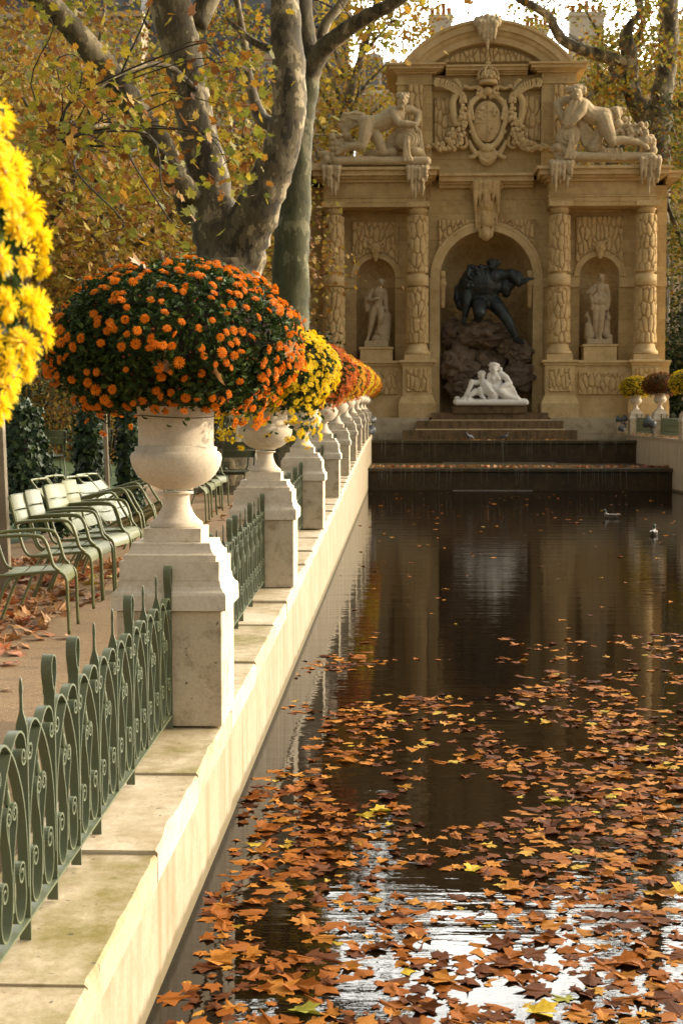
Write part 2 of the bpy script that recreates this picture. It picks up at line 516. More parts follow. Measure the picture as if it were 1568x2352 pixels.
M['niche_statue'] = stone('grey_statue_stone', (.40, .315, .195), (.52, .42, .275), (.2, .16, .09), .5, 1.6)
M['marble'] = stone('white_marble', (.80, .79, .74), (.86, .85, .80), (.55, .52, .44), .35, 1.5, rough=.5, bmp=.1)
M['rock'] = stone('brown_rock', (.10, .075, .052), (.20, .15, .105), (.14, .08, .055), .6, 1.0, bmp=.6)
def _bronze():
    m, nt, b = _mat('dark_bronze')
    n = _n(nt, 'ShaderNodeTexNoise', Scale=3, Detail=6); nt.links.new(world_pos(nt), n.inputs['Vector'])
    r = ramp(nt, n.outputs['Fac'], [(.35, (.012, .014, .013)), (.7, (.035, .05, .05))]); nt.links.new(r.outputs[0], b.inputs['Base Color'])
    b.inputs['Roughness'].default_value = .48; b.inputs['Metallic'].default_value = .35
    bump(nt, b, n.outputs['Fac'], .3, .03)
    return m
M['bronze'] = _bronze()
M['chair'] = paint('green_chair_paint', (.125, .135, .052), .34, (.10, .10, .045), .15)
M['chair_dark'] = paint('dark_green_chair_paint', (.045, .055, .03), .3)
M['fence'] = paint('green_fence_paint', (.115, .135, .078), .38, (.07, .065, .04), .3)
M['wire'] = paint('rusty_wire', (.10, .06, .03), .6)
M['lamp_metal'] = paint('grey_lamp_metal', (.09, .10, .11), .35)
M['lamp_glass'] = paint('lamp_glass', (.35, .38, .42), .08, amt=.05)
M['wood'] = paint('grey_stake_wood', (.26, .21, .14), .8, (.12, .09, .06), .6)

def _gravel():
    m, nt, b = _mat('brown_gravel')
    P = world_pos(nt)
    n1 = _n(nt, 'ShaderNodeTexNoise', Scale=.9, Detail=8, Roughness=.65); nt.links.new(P, n1.inputs['Vector'])
    n2 = _n(nt, 'ShaderNodeTexNoise', Scale=55, Detail=5, Roughness=.8); nt.links.new(P, n2.inputs['Vector'])
    v = _n(nt, 'ShaderNodeTexVoronoi', Scale=160); nt.links.new(P, v.inputs['Vector'])
    a = ramp(nt, n1.outputs['Fac'], [(.3, (.22, .14, .066)), (.7, (.33, .22, .11))])
    f = ramp(nt, n2.outputs['Fac'], [(.3, (.55, .52, .5)), (.7, (1.3, 1.3, 1.3))])
    c = mix(nt, 1.0, a.outputs[0], f.outputs[0], 'MULTIPLY')
    s = ramp(nt, v.outputs['Color'], [(.90, (0, 0, 0)), (.95, (.6, .6, .6))])
    c = mix(nt, s.outputs[0], c.outputs[0], (.46, .38, .27))
    nt.links.new(c.outputs[0], b.inputs['Base Color']); b.inputs['Roughness'].default_value = .95
    h = mix(nt, .5, v.outputs['Distance'], n2.outputs['Fac']); bump(nt, b, h.outputs[0], .5, .010)
    return m
M['gravel'] = _gravel()
def _lawn():
    m, nt, b = _mat('lawn_grass')
    P = world_pos(nt)
    n1 = _n(nt, 'ShaderNodeTexNoise', Scale=1.2, Detail=8, Roughness=.7); nt.links.new(P, n1.inputs['Vector'])
    n2 = _n(nt, 'ShaderNodeTexNoise', Scale=40, Detail=4, Roughness=.8); nt.links.new(P, n2.inputs['Vector'])
    a = ramp(nt, n1.outputs['Fac'], [(.3, (.035, .065, .012)), (.7, (.075, .115, .025))])
    f = ramp(nt, n2.outputs['Fac'], [(.3, (.6,) * 3), (.7, (1.35,) * 3)])
    c = mix(nt, 1.0, a.outputs[0], f.outputs[0], 'MULTIPLY'); nt.links.new(c.outputs[0], b.inputs['Base Color'])
    b.inputs['Roughness'].default_value = .9; bump(nt, b, n2.outputs['Fac'], .8, .03)
    return m
M['lawn'] = _lawn()
def _water():
    m, nt, b = _mat('pool_water')
    P = world_pos(nt)
    Q = world_pos(nt, (.42, 2.4, 1))
    n1 = _n(nt, 'ShaderNodeTexNoise', Scale=5.0, Detail=3, Roughness=.5); nt.links.new(Q, n1.inputs['Vector'])
    n2 = _n(nt, 'ShaderNodeTexNoise', Scale=1.1, Detail=2, Roughness=.5); nt.links.new(Q, n2.inputs['Vector'])
    n3 = _n(nt, 'ShaderNodeTexNoise', Scale=26, Detail=2, Roughness=.5); nt.links.new(P, n3.inputs['Vector'])
    h1 = _n(nt, 'ShaderNodeMath', operation='MULTIPLY'); nt.links.new(n1.outputs['Fac'], h1.inputs[0]); h1.inputs[1].default_value = .35
    h2 = _n(nt, 'ShaderNodeMath', operation='MULTIPLY_ADD'); nt.links.new(n2.outputs['Fac'], h2.inputs[0]); h2.inputs[1].default_value = 1.0; nt.links.new(h1.outputs[0], h2.inputs[2])
    h3 = _n(nt, 'ShaderNodeMath', operation='MULTIPLY_ADD'); nt.links.new(n3.outputs['Fac'], h3.inputs[0]); h3.inputs[1].default_value = .045; nt.links.new(h2.outputs[0], h3.inputs[2])
    b.inputs['Base Color'].default_value = (.008, .005, .0025, 1)
    b.inputs['Roughness'].default_value = .015
    b.inputs['IOR'].default_value = 1.37
    b.inputs['Specular IOR Level'].default_value = .5
    bump(nt, b, h3.outputs[0], .34, .012)
    # near-black diffuse mixed in evenly to dim the mirrored scene
    df = nt.nodes.new('ShaderNodeBsdfDiffuse'); df.inputs['Color'].default_value = (.008, .005, .003, 1)
    mx = nt.nodes.new('ShaderNodeMixShader'); mx.inputs[0].default_value = .28
    nt.links.new(b.outputs[0], mx.inputs[1]); nt.links.new(df.outputs[0], mx.inputs[2]); nt.links.new(mx.outputs[0], nt.nodes['Material Output'].inputs[0])
    return m
M['water'] = _water()
def _bark(name, dark, mid, pale, cut=.55, green=0.0):
    m, nt, b = _mat(name)
    P = world_pos(nt, (1, 1, .55))
    n0 = _n(nt, 'ShaderNodeTexNoise', Scale=3.2, Detail=7, Roughness=.62); nt.links.new(P, n0.inputs['Vector'])
    n1 = _n(nt, 'ShaderNodeTexNoise', Scale=1.3, Detail=9, Roughness=.66); nt.links.new(P, n1.inputs['Vector'])
    n2 = _n(nt, 'ShaderNodeTexNoise', Scale=14, Detail=6, Roughness=.7); nt.links.new(world_pos(nt, (1, 1, .35)), n2.inputs['Vector'])
    a = ramp(nt, n0.outputs['Fac'], [(.44, dark), (.46, mid), (cut, mid), (cut + .015, pale)])
    d = ramp(nt, n1.outputs['Fac'], [(.45, (0, 0, 0)), (.62, (.7,) * 3)])
    c = mix(nt, d.outputs[0], a.outputs[0], tuple(.5 * (x + y) for x, y in zip(dark, mid)))
    f = ramp(nt, n2.outputs['Fac'], [(.3, (.62,) * 3), (.7, (1.25,) * 3)])
    c = mix(nt, 1.0, c.outputs[0], f.outputs[0], 'MULTIPLY')
    if green:
        gn = ramp(nt, n1.outputs['Fac'], [(.35, (green,) * 3), (.6, (green * .2,) * 3)])
        c = mix(nt, gn.outputs[0], c.outputs[0], (.05, .06, .015))
    nt.links.new(c.outputs[0], b.inputs['Base Color']); b.inputs['Roughness'].default_value = .85
    h = mix(nt, .6, n2.outputs['Fac'], n0.outputs['Fac']); bump(nt, b, h.outputs[0], .7, .05)
    return m
M['bark'] = _bark('plane_bark', (.042, .034, .020), (.13, .105, .06), (.36, .30, .19))
M['bark_green'] = _bark('mossy_plane_bark', (.035, .032, .016), (.085, .078, .04), (.26, .235, .15), .57, .55)
M['twig'] = paint('twig_bark', (.045, .034, .022), .9)
M['plane_leaf'] = leafmat('autumn_plane_leaves', [(0, (.11, .12, .018)), (.3, (.22, .21, .024)), (.6, (.38, .28, .028)), (.76, (.34, .155, .02)), (.9, (.18, .07, .014)), (1, (.09, .036, .010))], .42)
M['brown_leaf'] = leafmat('brown_plane_leaves', [(0, (.20, .17, .03)), (.35, (.32, .21, .03)), (.65, (.27, .125, .022)), (1, (.11, .05, .015))], .35)
M['gold_leaf'] = leafmat('golden_plane_leaves', [(0, (.15, .16, .02)), (.4, (.38, .29, .03)), (.75, (.38, .20, .022)), (1, (.18, .08, .014))], .42)
M['olive_leaf'] = leafmat('olive_leaves', [(0, (.035, .05, .012)), (.5, (.10, .12, .02)), (.8, (.28, .22, .03)), (1, (.22, .10, .02))], .4)
M['laurel_leaf'] = leafmat('dark_laurel_leaves', [(0, (.012, .025, .008)), (.7, (.03, .055, .014)), (1, (.07, .10, .03))], .15, .5, .3)
M['ivy_leaf'] = leafmat('ivy_leaves', [(0, (.010, .026, .008)), (.7, (.024, .048, .014)), (1, (.06, .09, .025))], .15, .5, .3)
M['mum_leaf'] = leafmat('chrysanthemum_leaves', [(0, (.014, .034, .007)), (.6, (.034, .066, .012)), (1, (.09, .13, .022))], .2, .6, .22)
M['float_leaf'] = leafmat('floating_leaves', [(0, (.055, .018, .006)), (.35, (.16, .048, .008)), (.65, (.31, .105, .013)), (.92, (.42, .18, .026)), (.98, (.42, .27, .04)), (1, (.38, .29, .03))], .1, .7, .03, vein=.35)
M['litter_leaf'] = leafmat('fallen_leaves', [(0, (.16, .06, .02)), (.4, (.36, .17, .06)), (.7, (.46, .26, .11)), (.9, (.42, .10, .03)), (1, (.40, .32, .06))], .2, .55, .4, vein=.3)
def wet(m):
    b = m.node_tree.nodes['Principled BSDF']; nt = m.node_tree
    b.inputs['Coat Weight'].default_value = .03; b.inputs['Coat Roughness'].default_value = .04; b.inputs['Coat IOR'].default_value = 1.36
    n = _n(nt, 'ShaderNodeTexNoise', Scale=9, Detail=3, Roughness=.5); nt.links.new(world_pos(nt), n.inputs['Vector'])
    bp = nt.nodes.new('ShaderNodeBump'); bp.inputs['Strength'].default_value = .5; bp.inputs['Distance'].default_value = .012
    nt.links.new(n.outputs['Fac'], bp.inputs['Height']); nt.links.new(bp.outputs[0], b.inputs['Coat Normal'])
    return m
wet(M['float_leaf'])
def petals(name, a, b_, c=None):
    return leafmat(name, [(0, a), (.6, b_), (1, c or b_)], .3, .55, .25, vein=.12)
M['p_yellow'] = petals('yellow_petals', (.80, .54, .008), (.90, .68, .012), (.92, .74, .04))
M['p_orange'] = petals('orange_petals', (.74, .19, .006), (.84, .27, .008), (.88, .34, .012))
M['p_dorange'] = petals('deep_orange_petals', (.48, .08, .007), (.68, .14, .01), (.74, .20, .015))
M['p_red'] = petals('dark_red_petals', (.13, .022, .008), (.22, .045, .012), (.30, .08, .015))
M['p_gold'] = petals('golden_orange_petals', (.70, .28, .01), (.80, .42, .015), (.82, .50, .03))
M['fl_centre'] = leafmat('flower_centres', [(0, (.25, .09, .01)), (1, (.40, .18, .015))], 0)
# ------------------------------------------------------------------ ground, lawn, water
WX = -.813                        # left pool wall face
RX = 8.86                         # right pool wall face
PED_Y = [6.54 + .25 + 4.75 * k for k in range(-1, 11)]      # pedestal axes (left wall)
PED_X = WX - .25
rng = random.Random(7)

def make_ground():
    mb = MB()
    ys = [-8, -3, 0, 3, 6.54, 9, 11.36, 16.06, 20.8, 25, 30.3, 35, 40, 46, 53, 60, 80, 120, 200, 500]
    for x0, x1, yr in ((-400, WX - .30, ys), (RX + .30, 400, ys), (WX - .30, RX + .30, [y for y in ys if y >= 60]), ):
        xs = np.linspace(x0, x1, 5)
        mb.grid([[(x, y, zg(y)) for x in xs] for y in yr], smooth=False)
    # the strip closing the near end of the pool, behind the camera
    mb.grid([[(x, y, zg(y)) for x in (WX - .30, RX + .30)] for y in (-8, -2.0)], smooth=False)
    o = mb.build('ground', M['gravel'])
    tag(o, kind='structure')
    lw = MB()
    P = []
    for y in np.linspace(10, 42, 33):
        row = []
        for x in np.linspace(-30, -4.3, 40):
            e = -4.3 + .25 * math.sin(y * 1.3)
            xx = x if x < -4.4 else e
            row.append((xx, y, zg(y) + .006 + .9 * max(0, min(1, (-4.6 - x) / 9)) ** 1.3 + .02 * noise.noise((x, y, 0))))
        P.append(row)
    lw.grid(P)
    tag(lw.build('lawn', M['lawn']), kind='structure')
    w = MB(); w.grid([[(x, y, 0.0) for x in np.linspace(WX - .05, RX + .05, 3)] for y in (-2.2, 10, 20, 30, 45.5)], smooth=False)
    tag(w.build('water', M['water']), kind='structure')
    # earth below the pool so nothing shows through at the rims
    f = MB(); f.box(WX - .3, RX + .3, -2.6, 46, -.7, -.55)
    tag(f.build('pool_floor', M['weir']), kind='structure')
make_ground()

# ------------------------------------------------------------------ pool walls with their coping blocks
def pool_wall(side, label):
    left = side < 0
    X = WX if left else RX
    back = X - .50 if left else X + .50
    root = empty('pool_wall', (X, 0, 0)); tag(root, label, 'wall')
    mb = MB(); ys = np.concatenate([np.arange(-4, 12, .5), np.arange(12, 56, 1.0)]); 
    prof = lambda y: [(X - .008 * (1 if left else -1), -.6), (X - .008 * (1 if left else -1), ztop(y) - .118), (back, ztop(y) - .118), (back, -.6)]
    P = [[(p[0], y, p[1]) for p in prof(y)] for y in ys]
    mb.grid(P, smooth=False, flip=not left)
    mb.add([P[0][i] for i in range(4)], [(0, 1, 2, 3)]); mb.add([P[-1][i] for i in range(4)], [(3, 2, 1, 0)])
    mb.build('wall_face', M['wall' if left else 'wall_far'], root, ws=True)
    cuts = [-3.6, -2.4, -1.2, 0.1, 1.3, 2.45, 3.62, 4.72, 5.72, 6.92, 8.15, 9.5, 10.55, 11.75]
    while cuts[-1] < 54: cuts.append(cuts[-1] + rng.uniform(1.0, 1.35))
    if not left: cuts = [c for c in cuts if c > 30]
    for i in range(len(cuts) - 1):
        a, b = cuts[i] + .002, cuts[i + 1] - .002
        j = rng.uniform(-.0025, .0025)
        m = MB(); n = 26
        xs = [X + j, X + j, X + j - (.014 if left else -.014), back + (.012 if left else -.012), back, back]
        rows = []
        for k in range(n + 1):
            y = a + (b - a) * k / n
            zt = ztop((a + b) / 2) + .55 * (ztop(y) - ztop((a + b) / 2)) + j * 2
            # worn arris: a chipped, rounded front edge
            ch = .009 + .028 * max(0, noise.noise((y * 2.9, i * 3.1, 0)) - .05) + .012 * max(0, noise.noise((y * 11, i * 1.7, 3)))
            dx = ch if left else -ch
            rows.append([(X + j, y, zt - .112), (X + j, y, zt - ch), (X + j - dx, y, zt), (back + (.012 if left else -.012), y, zt), (back, y, zt - .012), (back, y, zt - .112)])
        m.grid(rows, smooth=False, flip=not left)
        m.add(rows[0], [(0, 1, 2, 3, 4, 5)]); m.add(rows[-1], [(5, 4, 3, 2, 1, 0)])
        mossy = left and i in (0, 1, 3, 4, 5, 6, 8, 10)
        o = m.build('coping_block', M['coping_moss'] if mossy else M['coping'], root, ws=True)
    return root
pool_wall(-1, 'long pale stone pool wall running from the bottom left corner to the fountain')
pool_wall(1, 'pale pool wall on the far right side of the water beside the cascade')

# ------------------------------------------------------------------ pedestals and urns
def ped_parts(root):
    sh = MB(); sh.box(-.25, .25, -.25, .25, 0, .552, .004)
    sh.build('shaft', M['ped_shaft'], root)
    c = MB(); c.square([(.252, .553), (.273, .556), (.273, .628), (.268, .640), (.255, .652), (.246, .668), (.243, .686), (.243, .696)])
    c.build('cap_moulding', M['ped'], root)
    d = MB(); d.square([(.2375, .697), (.2375, .788)]); d.square([(.221, .789), (.221, .816), (.214, .817), (.205, .824), (.196, .838), (.190, .856), (.188, .871)])
    d.build('stepped_block', M['ped'], root)
    e = MB(); e.square([(.139, .872), (.139, .938)]); e.build('top_plinth', M['ped'], root)

URN_PROF = [(.0, .0), (.126, .0), (.128, .004), (.128, .018), (.122, .026), (.110, .034), (.094, .050), (.080, .074), (.069, .100), (.064, .125), (.064, .148), (.068, .158), (.082, .160), (.0845, .170), (.0830, .181), (.080, .184),
            (.090, .190), (.125, .203), (.160, .224), (.190, .254), (.209, .285), (.219, .312), (.223, .336), (.219, .355), (.208, .366), (.200, .369), (.2005, .388), (.186, .392), (.183, .398), (.183, .46), (.185, .54), (.190, .585), (.200, .615), (.212, .632), (.216, .640), (.216, .655), (.205, .660), (.190, .655), (.182, .630), (.0, .60)]
def urn_parts(root):
    m = MB(); m.lathe(URN_PROF[1:14], 48, caps=True); m.build('foot', M['urn'], root)
    b = MB(); b.lathe(URN_PROF[14:], 56, caps=True); b.build('bowl', M['urn'], root)

p0 = empty('pedestal'); ped_parts(p0)
u0 = empty('urn'); urn_parts(u0)
ORD = ['', 'first', 'second', 'third', 'fourth', 'fifth', 'sixth', 'seventh', 'eighth', 'ninth', 'tenth', 'eleventh']
COLS_L = ['yellow', 'orange', 'yellow', 'orangered', 'gold', 'orangered', 'yellow', 'orangered', 'yellow', 'gold', 'orangered', 'yellow']
first = [True]
def place_ped(x, y, plab, ulab):
    global p0, u0
    z = ztop(y)
    if first[0]: p, u = p0, u0; first[0] = False
    else: p, u = copy_tree(p0), copy_tree(u0)
    p.location = (x, y, z + .001); u.location = (x, y, z + .940)
    u.rotation_euler = (0, 0, y * 1.7)
    tag(p, plab, 'pedestal', 'pedestals along the pool walls'); tag(u, ulab, 'urn', 'urns on the pool pedestals')
    return z + .940 + .62
RIMS = []
for k, y in enumerate(PED_Y):
    if k == 0:
        pl, ul = 'stone pedestal under the big yellow chrysanthemums cut off by the left edge', 'stone urn holding the yellow chrysanthemums cut off by the left edge'
    elif k == 1:
        pl, ul = 'largest pale stepped pedestal, behind the scrolled iron fence, under the orange flowers', 'largest pale stone urn with a wire round its neck, holding the orange flowers'
    else:
        pl = '%s pale stone pedestal along the left wall, counting from the large orange flowers' % ORD[k]
        ul = '%s pale stone urn along the left wall, counting from the large orange flowers' % ORD[k]
    RIMS.append((PED_X, y, place_ped(PED_X, y, pl, ul), COLS_L[k], k))
RPED_Y = [53.2, 48.4, 43.7]
RPED_X = RX + .27
RLAB = [('right-hand wall pedestal nearest the fountain, under the smallest yellow flower ball', 'urn of the smallest yellow flower ball on the right wall'),
        ('right-hand wall pedestal under the dark red flower ball', 'urn of the dark red flower ball on the right wall'),
        ('right-hand wall pedestal cut off by the right edge', 'urn under the yellow flowers cut off by the right edge')]
RRIMS = []
for k, y in enumerate(RPED_Y):
    RRIMS.append((RPED_X, y, place_ped(RPED_X, y, *RLAB[k]), ['yellow', 'red', 'yellow'][k], 20 + k))
# the wire tied round the neck of the nearest urn
wr = MB(); pts = []
for i in range(49):
    a = 2 * math.pi * i / 48
    pts.append((.1885 * math.cos(a), .1885 * math.sin(a), .535 + .006 * math.sin(2 * a + .6)))
wr.tube(pts, .0022, 5)
wo = wr.build('neck_wire', M['wire']); wo.location = (PED_X, PED_Y[1], RIMS[1][2] - .62)
tag(wo, 'thin rusty wire tied round the neck of the largest stone urn', 'wire')

# ------------------------------------------------------------------ wrought iron fence panels
def spiral(cx, cz, r0, r1, a0, turns, n=22):
    out = []
    for i in range(n + 1):
        t = i / n
        a = a0 + 2 * math.pi * turns * t; r = r0 + (r1 - r0) * t
        out.append((cx + r * math.cos(a), cz + r * math.sin(a)))
    return out
BAY = .3265; NB = 13
SEQ = 'LSSLSSLLSSLSSL'
def fence_meshes():
    W, T = .030, .006
    sc = MB()
    for i in range(NB):
        s0 = i * BAY; c = s0 + BAY / 2
        def both(pts, w=W, t=T):
            sc.ribbon(pts, w, t); sc.ribbon([(2 * c - p[0], p[1]) for p in pts][::-1], w * .98, t)
        def sp(pts, n=6): return [tuple(q) for q in spline(pts, n)]
        # interlaced arches
        A = sp([(s0 + .008, .16), (s0 + .014, .30), (s0 + .045, .43), (s0 + .115, .545), (s0 + .19, .612), (s0 + .245, .632), (s0 + .295, .612), (s0 + .318, .570)])
        A += spiral(s0 + .291, .553, .030, .009, .35, -1.35)
        both(A)
        # lyre
        Lr = sp([(c - .004, .14), (c - .008, .24), (c - .024, .32), (c - .050, .385), (c - .052, .425), (c - .032, .445)])
        Lr += spiral(c - .031, .418, .027, .008, math.pi / 2, -1.4)
        both(Lr, W * .9, .005)
        # lower C scrolls
        Cs = spiral(c - .088, .222, .010, .034, .6, 1.30)[:]
        Cs += sp([(c - .123, .20), (c - .128, .15), (c - .112, .105), (c - .075, .086), (c - .035, .105), (c - .013, .16), (c - .007, .26)])
        both(Cs, W, .0055)
        # small spear in the middle
        sc.ribbon([(c, .44), (c, .475)], .006, .006)
        sc.tube([(c, 0, 0)] * 2, .001) if False else None
        v = [(-.003, c, .30), (.003, c, .30), (.016, c, .470), (0, c + .004, .470), (-.016, c, .470), (0, c - .004, .470), (0, c, .56)]
        sc.add([(-.004, c - .003, .12), (.004, c - .003, .12), (.004, c + .003, .12), (-.004, c + .003, .12), (-.004, c - .003, .46), (.004, c - .003, .46), (.004, c + .003, .46), (-.004, c + .003, .46)],
               [(0, 1, 5, 4), (1, 2, 6, 5), (2, 3, 7, 6), (3, 0, 4, 7)])
        sc.cap((0, c, .455), (0, c, .49), .012, .006, 6, 2); sc.cap((0, c, .49), (0, c, .555), .006, .0015, 6, 2)
    rail = MB(); rail.box(-.017, .017, -.01, NB * BAY + .01, .060, .067)
    return sc, rail
def bar_L(end):
    b = MB(); z0 = 0.0 if end else .067
    b.box(-.017, .017, -.0035, .0035, z0, .64)
    b.box(-.019, .019, -.006, .006, .655, .675)
    pts = [(0, .64), (-.005, .66), (-.018, .69), (-.029, .725), (-.024, .760), (0, .776), (.024, .760), (.029, .725), (.018, .69), (.005, .66), (0, .645)]
    b.ribbon([tuple(q) for q in spline(pts, 4)], .034, .005)
    return b
def bar_S(leg):
    b = MB(); b.box(-.017, .017, -.0035, .0035, 0.0 if leg else .067, .615)
    b.prism([(-.017, .615), (.017, .615), (.0165, .63), (.005, .675), (.004, .72), (.0055, .735), (.003, .765), (0, .772), (-.003, .765), (-.0055, .735), (-.004, .72), (-.005, .675), (-.0165, .63)], 'y', -.0035, .0035)
    return b
def make_fence():
    root = empty('iron_fence')
    sc, rail = fence_meshes()
    sc.build('scrollwork', M['fence'], root); rail.build('bottom_rail', M['fence'], root)
    ms = {}
    for i, ch in enumerate(SEQ):
        leg = i in (0, 3, 6, 7, 10, 13) or i in (5, 8)
        key = (ch, leg)
        if key not in ms: ms[key] = (bar_L(leg) if ch == 'L' else bar_S(leg)).mesh('bar')
        o = link('looped_bar' if ch == 'L' else 'spear_bar', ms[key], M['fence'], root)
        o.location = (0, i * BAY, 0)
    return root
f0 = make_fence()
nf = [0]
def place_fence(x, ya, yb, lab):
    o = f0 if nf[0] == 0 else copy_tree(f0)
    nf[0] += 1
    za, zb = ztop(ya), ztop(yb)
    o.location = (x, ya, za + .002)
    o.rotation_euler = (math.atan2(zb - za, yb - ya), 0, 0)
    o.scale = (1, (yb - ya) / (NB * BAY), 1)
    tag(o, lab, 'fence', 'scrolled iron fence panels between the pedestals')
for k in range(11):
    a, b = PED_Y[k] + .262, PED_Y[k + 1] - .262
    lab = ['large green scrolled iron fence panel in front of the largest pedestal', 'green iron fence panel just behind the largest pedestal'][k] if k < 2 else \
        'green iron fence panel between the %s and %s pedestals of the left wall' % (ORD[k], ORD[k + 1])
    place_fence(PED_X, a, b, lab)
place_fence(RPED_X, RPED_Y[1] + .262, RPED_Y[0] - .262, 'small green fence panel between the yellow and dark red flower urns on the right')
place_fence(RPED_X, RPED_Y[2] + .262, RPED_Y[1] - .262, 'green fence panel between the dark red flowers and the right edge')
# ------------------------------------------------------------------ scattering of leaves and flowers
def rand_rot(n, r, up=None, spread=1.0):
    """n random rotation matrices whose local z leans to 'up' (n,3)"""
    if up is None:
        z = r.normal(size=(n, 3))
    else:
        z = np.asarray(up, float) + r.normal(size=(n, 3)) * spread
    z /= np.linalg.norm(z, axis=1)[:, None] + 1e-9
    t = r.normal(size=(n, 3)); x = np.cross(t, z); x /= np.linalg.norm(x, axis=1)[:, None] + 1e-9
    y = np.cross(z, x)
    return np.stack([x, y, z], axis=2)
def scatter_mesh(name, tv, tf, pos, rot, scale, smooth=False, tm=None):
    tv = np.asarray(tv, float); n = len(pos); k = len(tv)
    scale = np.broadcast_to(np.asarray(scale, float), (n,))
    V = np.einsum('nij,kj->nki', rot, tv) * scale[:, None, None] + np.asarray(pos)[:, None, :]
    lt = np.concatenate([np.array(f) for f in tf]); ls = np.cumsum([0] + [len(f) for f in tf])[:-1]
    L = (lt[None, :] + (np.arange(n) * k)[:, None]).ravel()
    S = (ls[None, :] + (np.arange(n) * len(lt))[:, None]).ravel()
    mats = np.tile(np.array(tm), n) if tm is not None else None
    return mesh_np(name, V.reshape(-1, 3), L, S, smooth, mats)

def plane_leaf(curl=.12, fold=.10, lob=1.0, jit=0.0, seed=0):
    """a lobed plane-tree leaf about 1 across, midrib along +y"""
    half = [(0, -.32), (.10, -.36), (.30, -.40), (.27, -.22), (.56, -.10), (.38, .02), (.46, .26), (.22, .20), (.12, .34), (0, .66)]
    def z(x, y): return fold * abs(x) + curl * (y * y - .1) * 1.2 - curl * x * x * 1.5
    q = random.Random(seed)
    def J(x, y, z):
        return (x * lob + q.uniform(-jit, jit), y + q.uniform(-jit, jit), z + q.uniform(-jit, jit) * .4)
    r = [J(x, y, z(x, y)) for x, y in half]
    l = [J(-x, y, z(x, y)) for x, y in half[1:-1]]
    v = r + l
    nr = len(r)
    fr = list(range(nr)); fl = [0] + [nr + i for i in range(len(l))] + [nr - 1]
    return v, [fr, fl[::-1]]
def oval_leaf(fold=.15):
    v = [(0, -.5, 0), (.24, -.18, fold * .5), (.26, .15, fold * .5), (0, .55, 0), (-.24, -.18, fold * .5), (-.26, .15, fold * .5)]
    return v, [[0, 1, 2, 3], [3, 5, 4, 0]]
def ivy_leaf():
    half = [(0, -.35), (.22, -.42), (.45, -.10), (.24, .0), (.16, .22), (0, .60)]
    r = [(x, y, .12 * x) for x, y in half]; l = [(-x, y, .12 * x) for x, y in half[1:-1]]
    n = len(r)
    return r + l, [list(range(n)), ([0] + [n + i for i in range(len(l))] + [n - 1])[::-1]]
def mum_leaf():
    half = [(0, -.5), (.14, -.30), (.30, -.20), (.20, -.05), (.34, .12), (.20, .18), (.16, .36), (0, .55)]
    r = [(x, y, .3 * x - .35 * (y + .1) ** 2) for x, y in half]; l = [(-x, y, .3 * x - .35 * (y + .1) ** 2) for x, y in half[1:-1]]
    n = len(r)
    return r + l, [list(range(n)), ([0] + [n + i for i in range(len(l))] + [n - 1])[::-1]]

def flower_head(rings, wid=.22, seed=0, rough=.06):
    """composite flower about 1 across facing +z; rings: (count, inner radius, outer radius, z inner, z outer)"""
    r = random.Random(seed); v = []; f = []; m = []
    for (n, ri, ro, zi, zo) in rings:
        off = r.random()
        for i in range(n):
            a = 2 * math.pi * (i + off + r.uniform(-.2, .2)) / n
            ca, sa = math.cos(a), math.sin(a)
            L = r.uniform(.88, 1.06); dz = r.uniform(-rough, rough)
            def P(rad, w, z): return (ca * rad - sa * w, sa * rad + ca * w, z)
            rm = ri + (ro - ri) * .60
            b = len(v); zm = zi + (zo - zi) * .5 + .03
            v += [P(ri, 0, zi), P(rm, wid * ro * .5, zm + dz), P(ro * L, wid * ro * .22, zo + dz), P(ro * L, -wid * ro * .22, zo + dz), P(rm, -wid * ro * .5, zm + dz), P(rm * .95, 0, zm - .035 + dz)]
            f += [[b, b + 1, b + 5], [b + 5, b + 1, b + 2, b + 3], [b, b + 5, b + 4], [b + 5, b + 3, b + 4]]; m += [0] * 4
    b = len(v); n = 8
    for (rr, z) in ((.10, .03), (.075, .085)):
        for i in range(n):
            a = 2 * math.pi * i / n; v.append((rr * math.cos(a), rr * math.sin(a), z))
    for i in range(n): f.append([b + i, b + (i + 1) % n, b + n + (i + 1) % n, b + n + i]); m.append(1)
    f.append([b + n + i for i in range(n)]); m.append(1)
    return v, f, m
DAISY = [(13, .06, .50, .0, -.04), (12, .05, .44, .03, .06), (10, .04, .33, .06, .15)]
POMPON = [(16, .05, .50, -.02, -.10), (15, .05, .47, .02, .02), (13, .04, .40, .05, .14), (10, .03, .28, .08, .24), (7, .02, .16, .10, .28)]
MUM = [(15, .05, .50, -.03, -.10), (14, .05, .48, .01, .00), (12, .04, .40, .05, .11), (9, .03, .27, .08, .17)]
FAR = [(9, .05, .50, 0, -.02), (7, .04, .36, .04, .16)]

def dome_points(n, r, rx, up, dn, power=1.0, inner=1.0):
    """points on a flattened mum dome: (positions, outward normals)"""
    out = []; nor = []
    while len(out) < n:
        d = r.normal(size=3); d /= np.linalg.norm(d)
        if d[2] < -.80: continue
        rz = up if d[2] > 0 else dn
        p = np.array([d[0] * rx, d[1] * rx, d[2] * rz])
        q = 1 + .115 * noise.noise(Vector(p * 2.6 / rx) + Vector((rx * 9, up * 7, 0))) + .035 * noise.noise(Vector(p * 9 / rx)) 
        out.append(p * q); nn = np.array([d[0] / rx, d[1] / rx, d[2] / rz]); nor.append(nn / np.linalg.norm(nn))
    return np.array(out), np.array(nor)

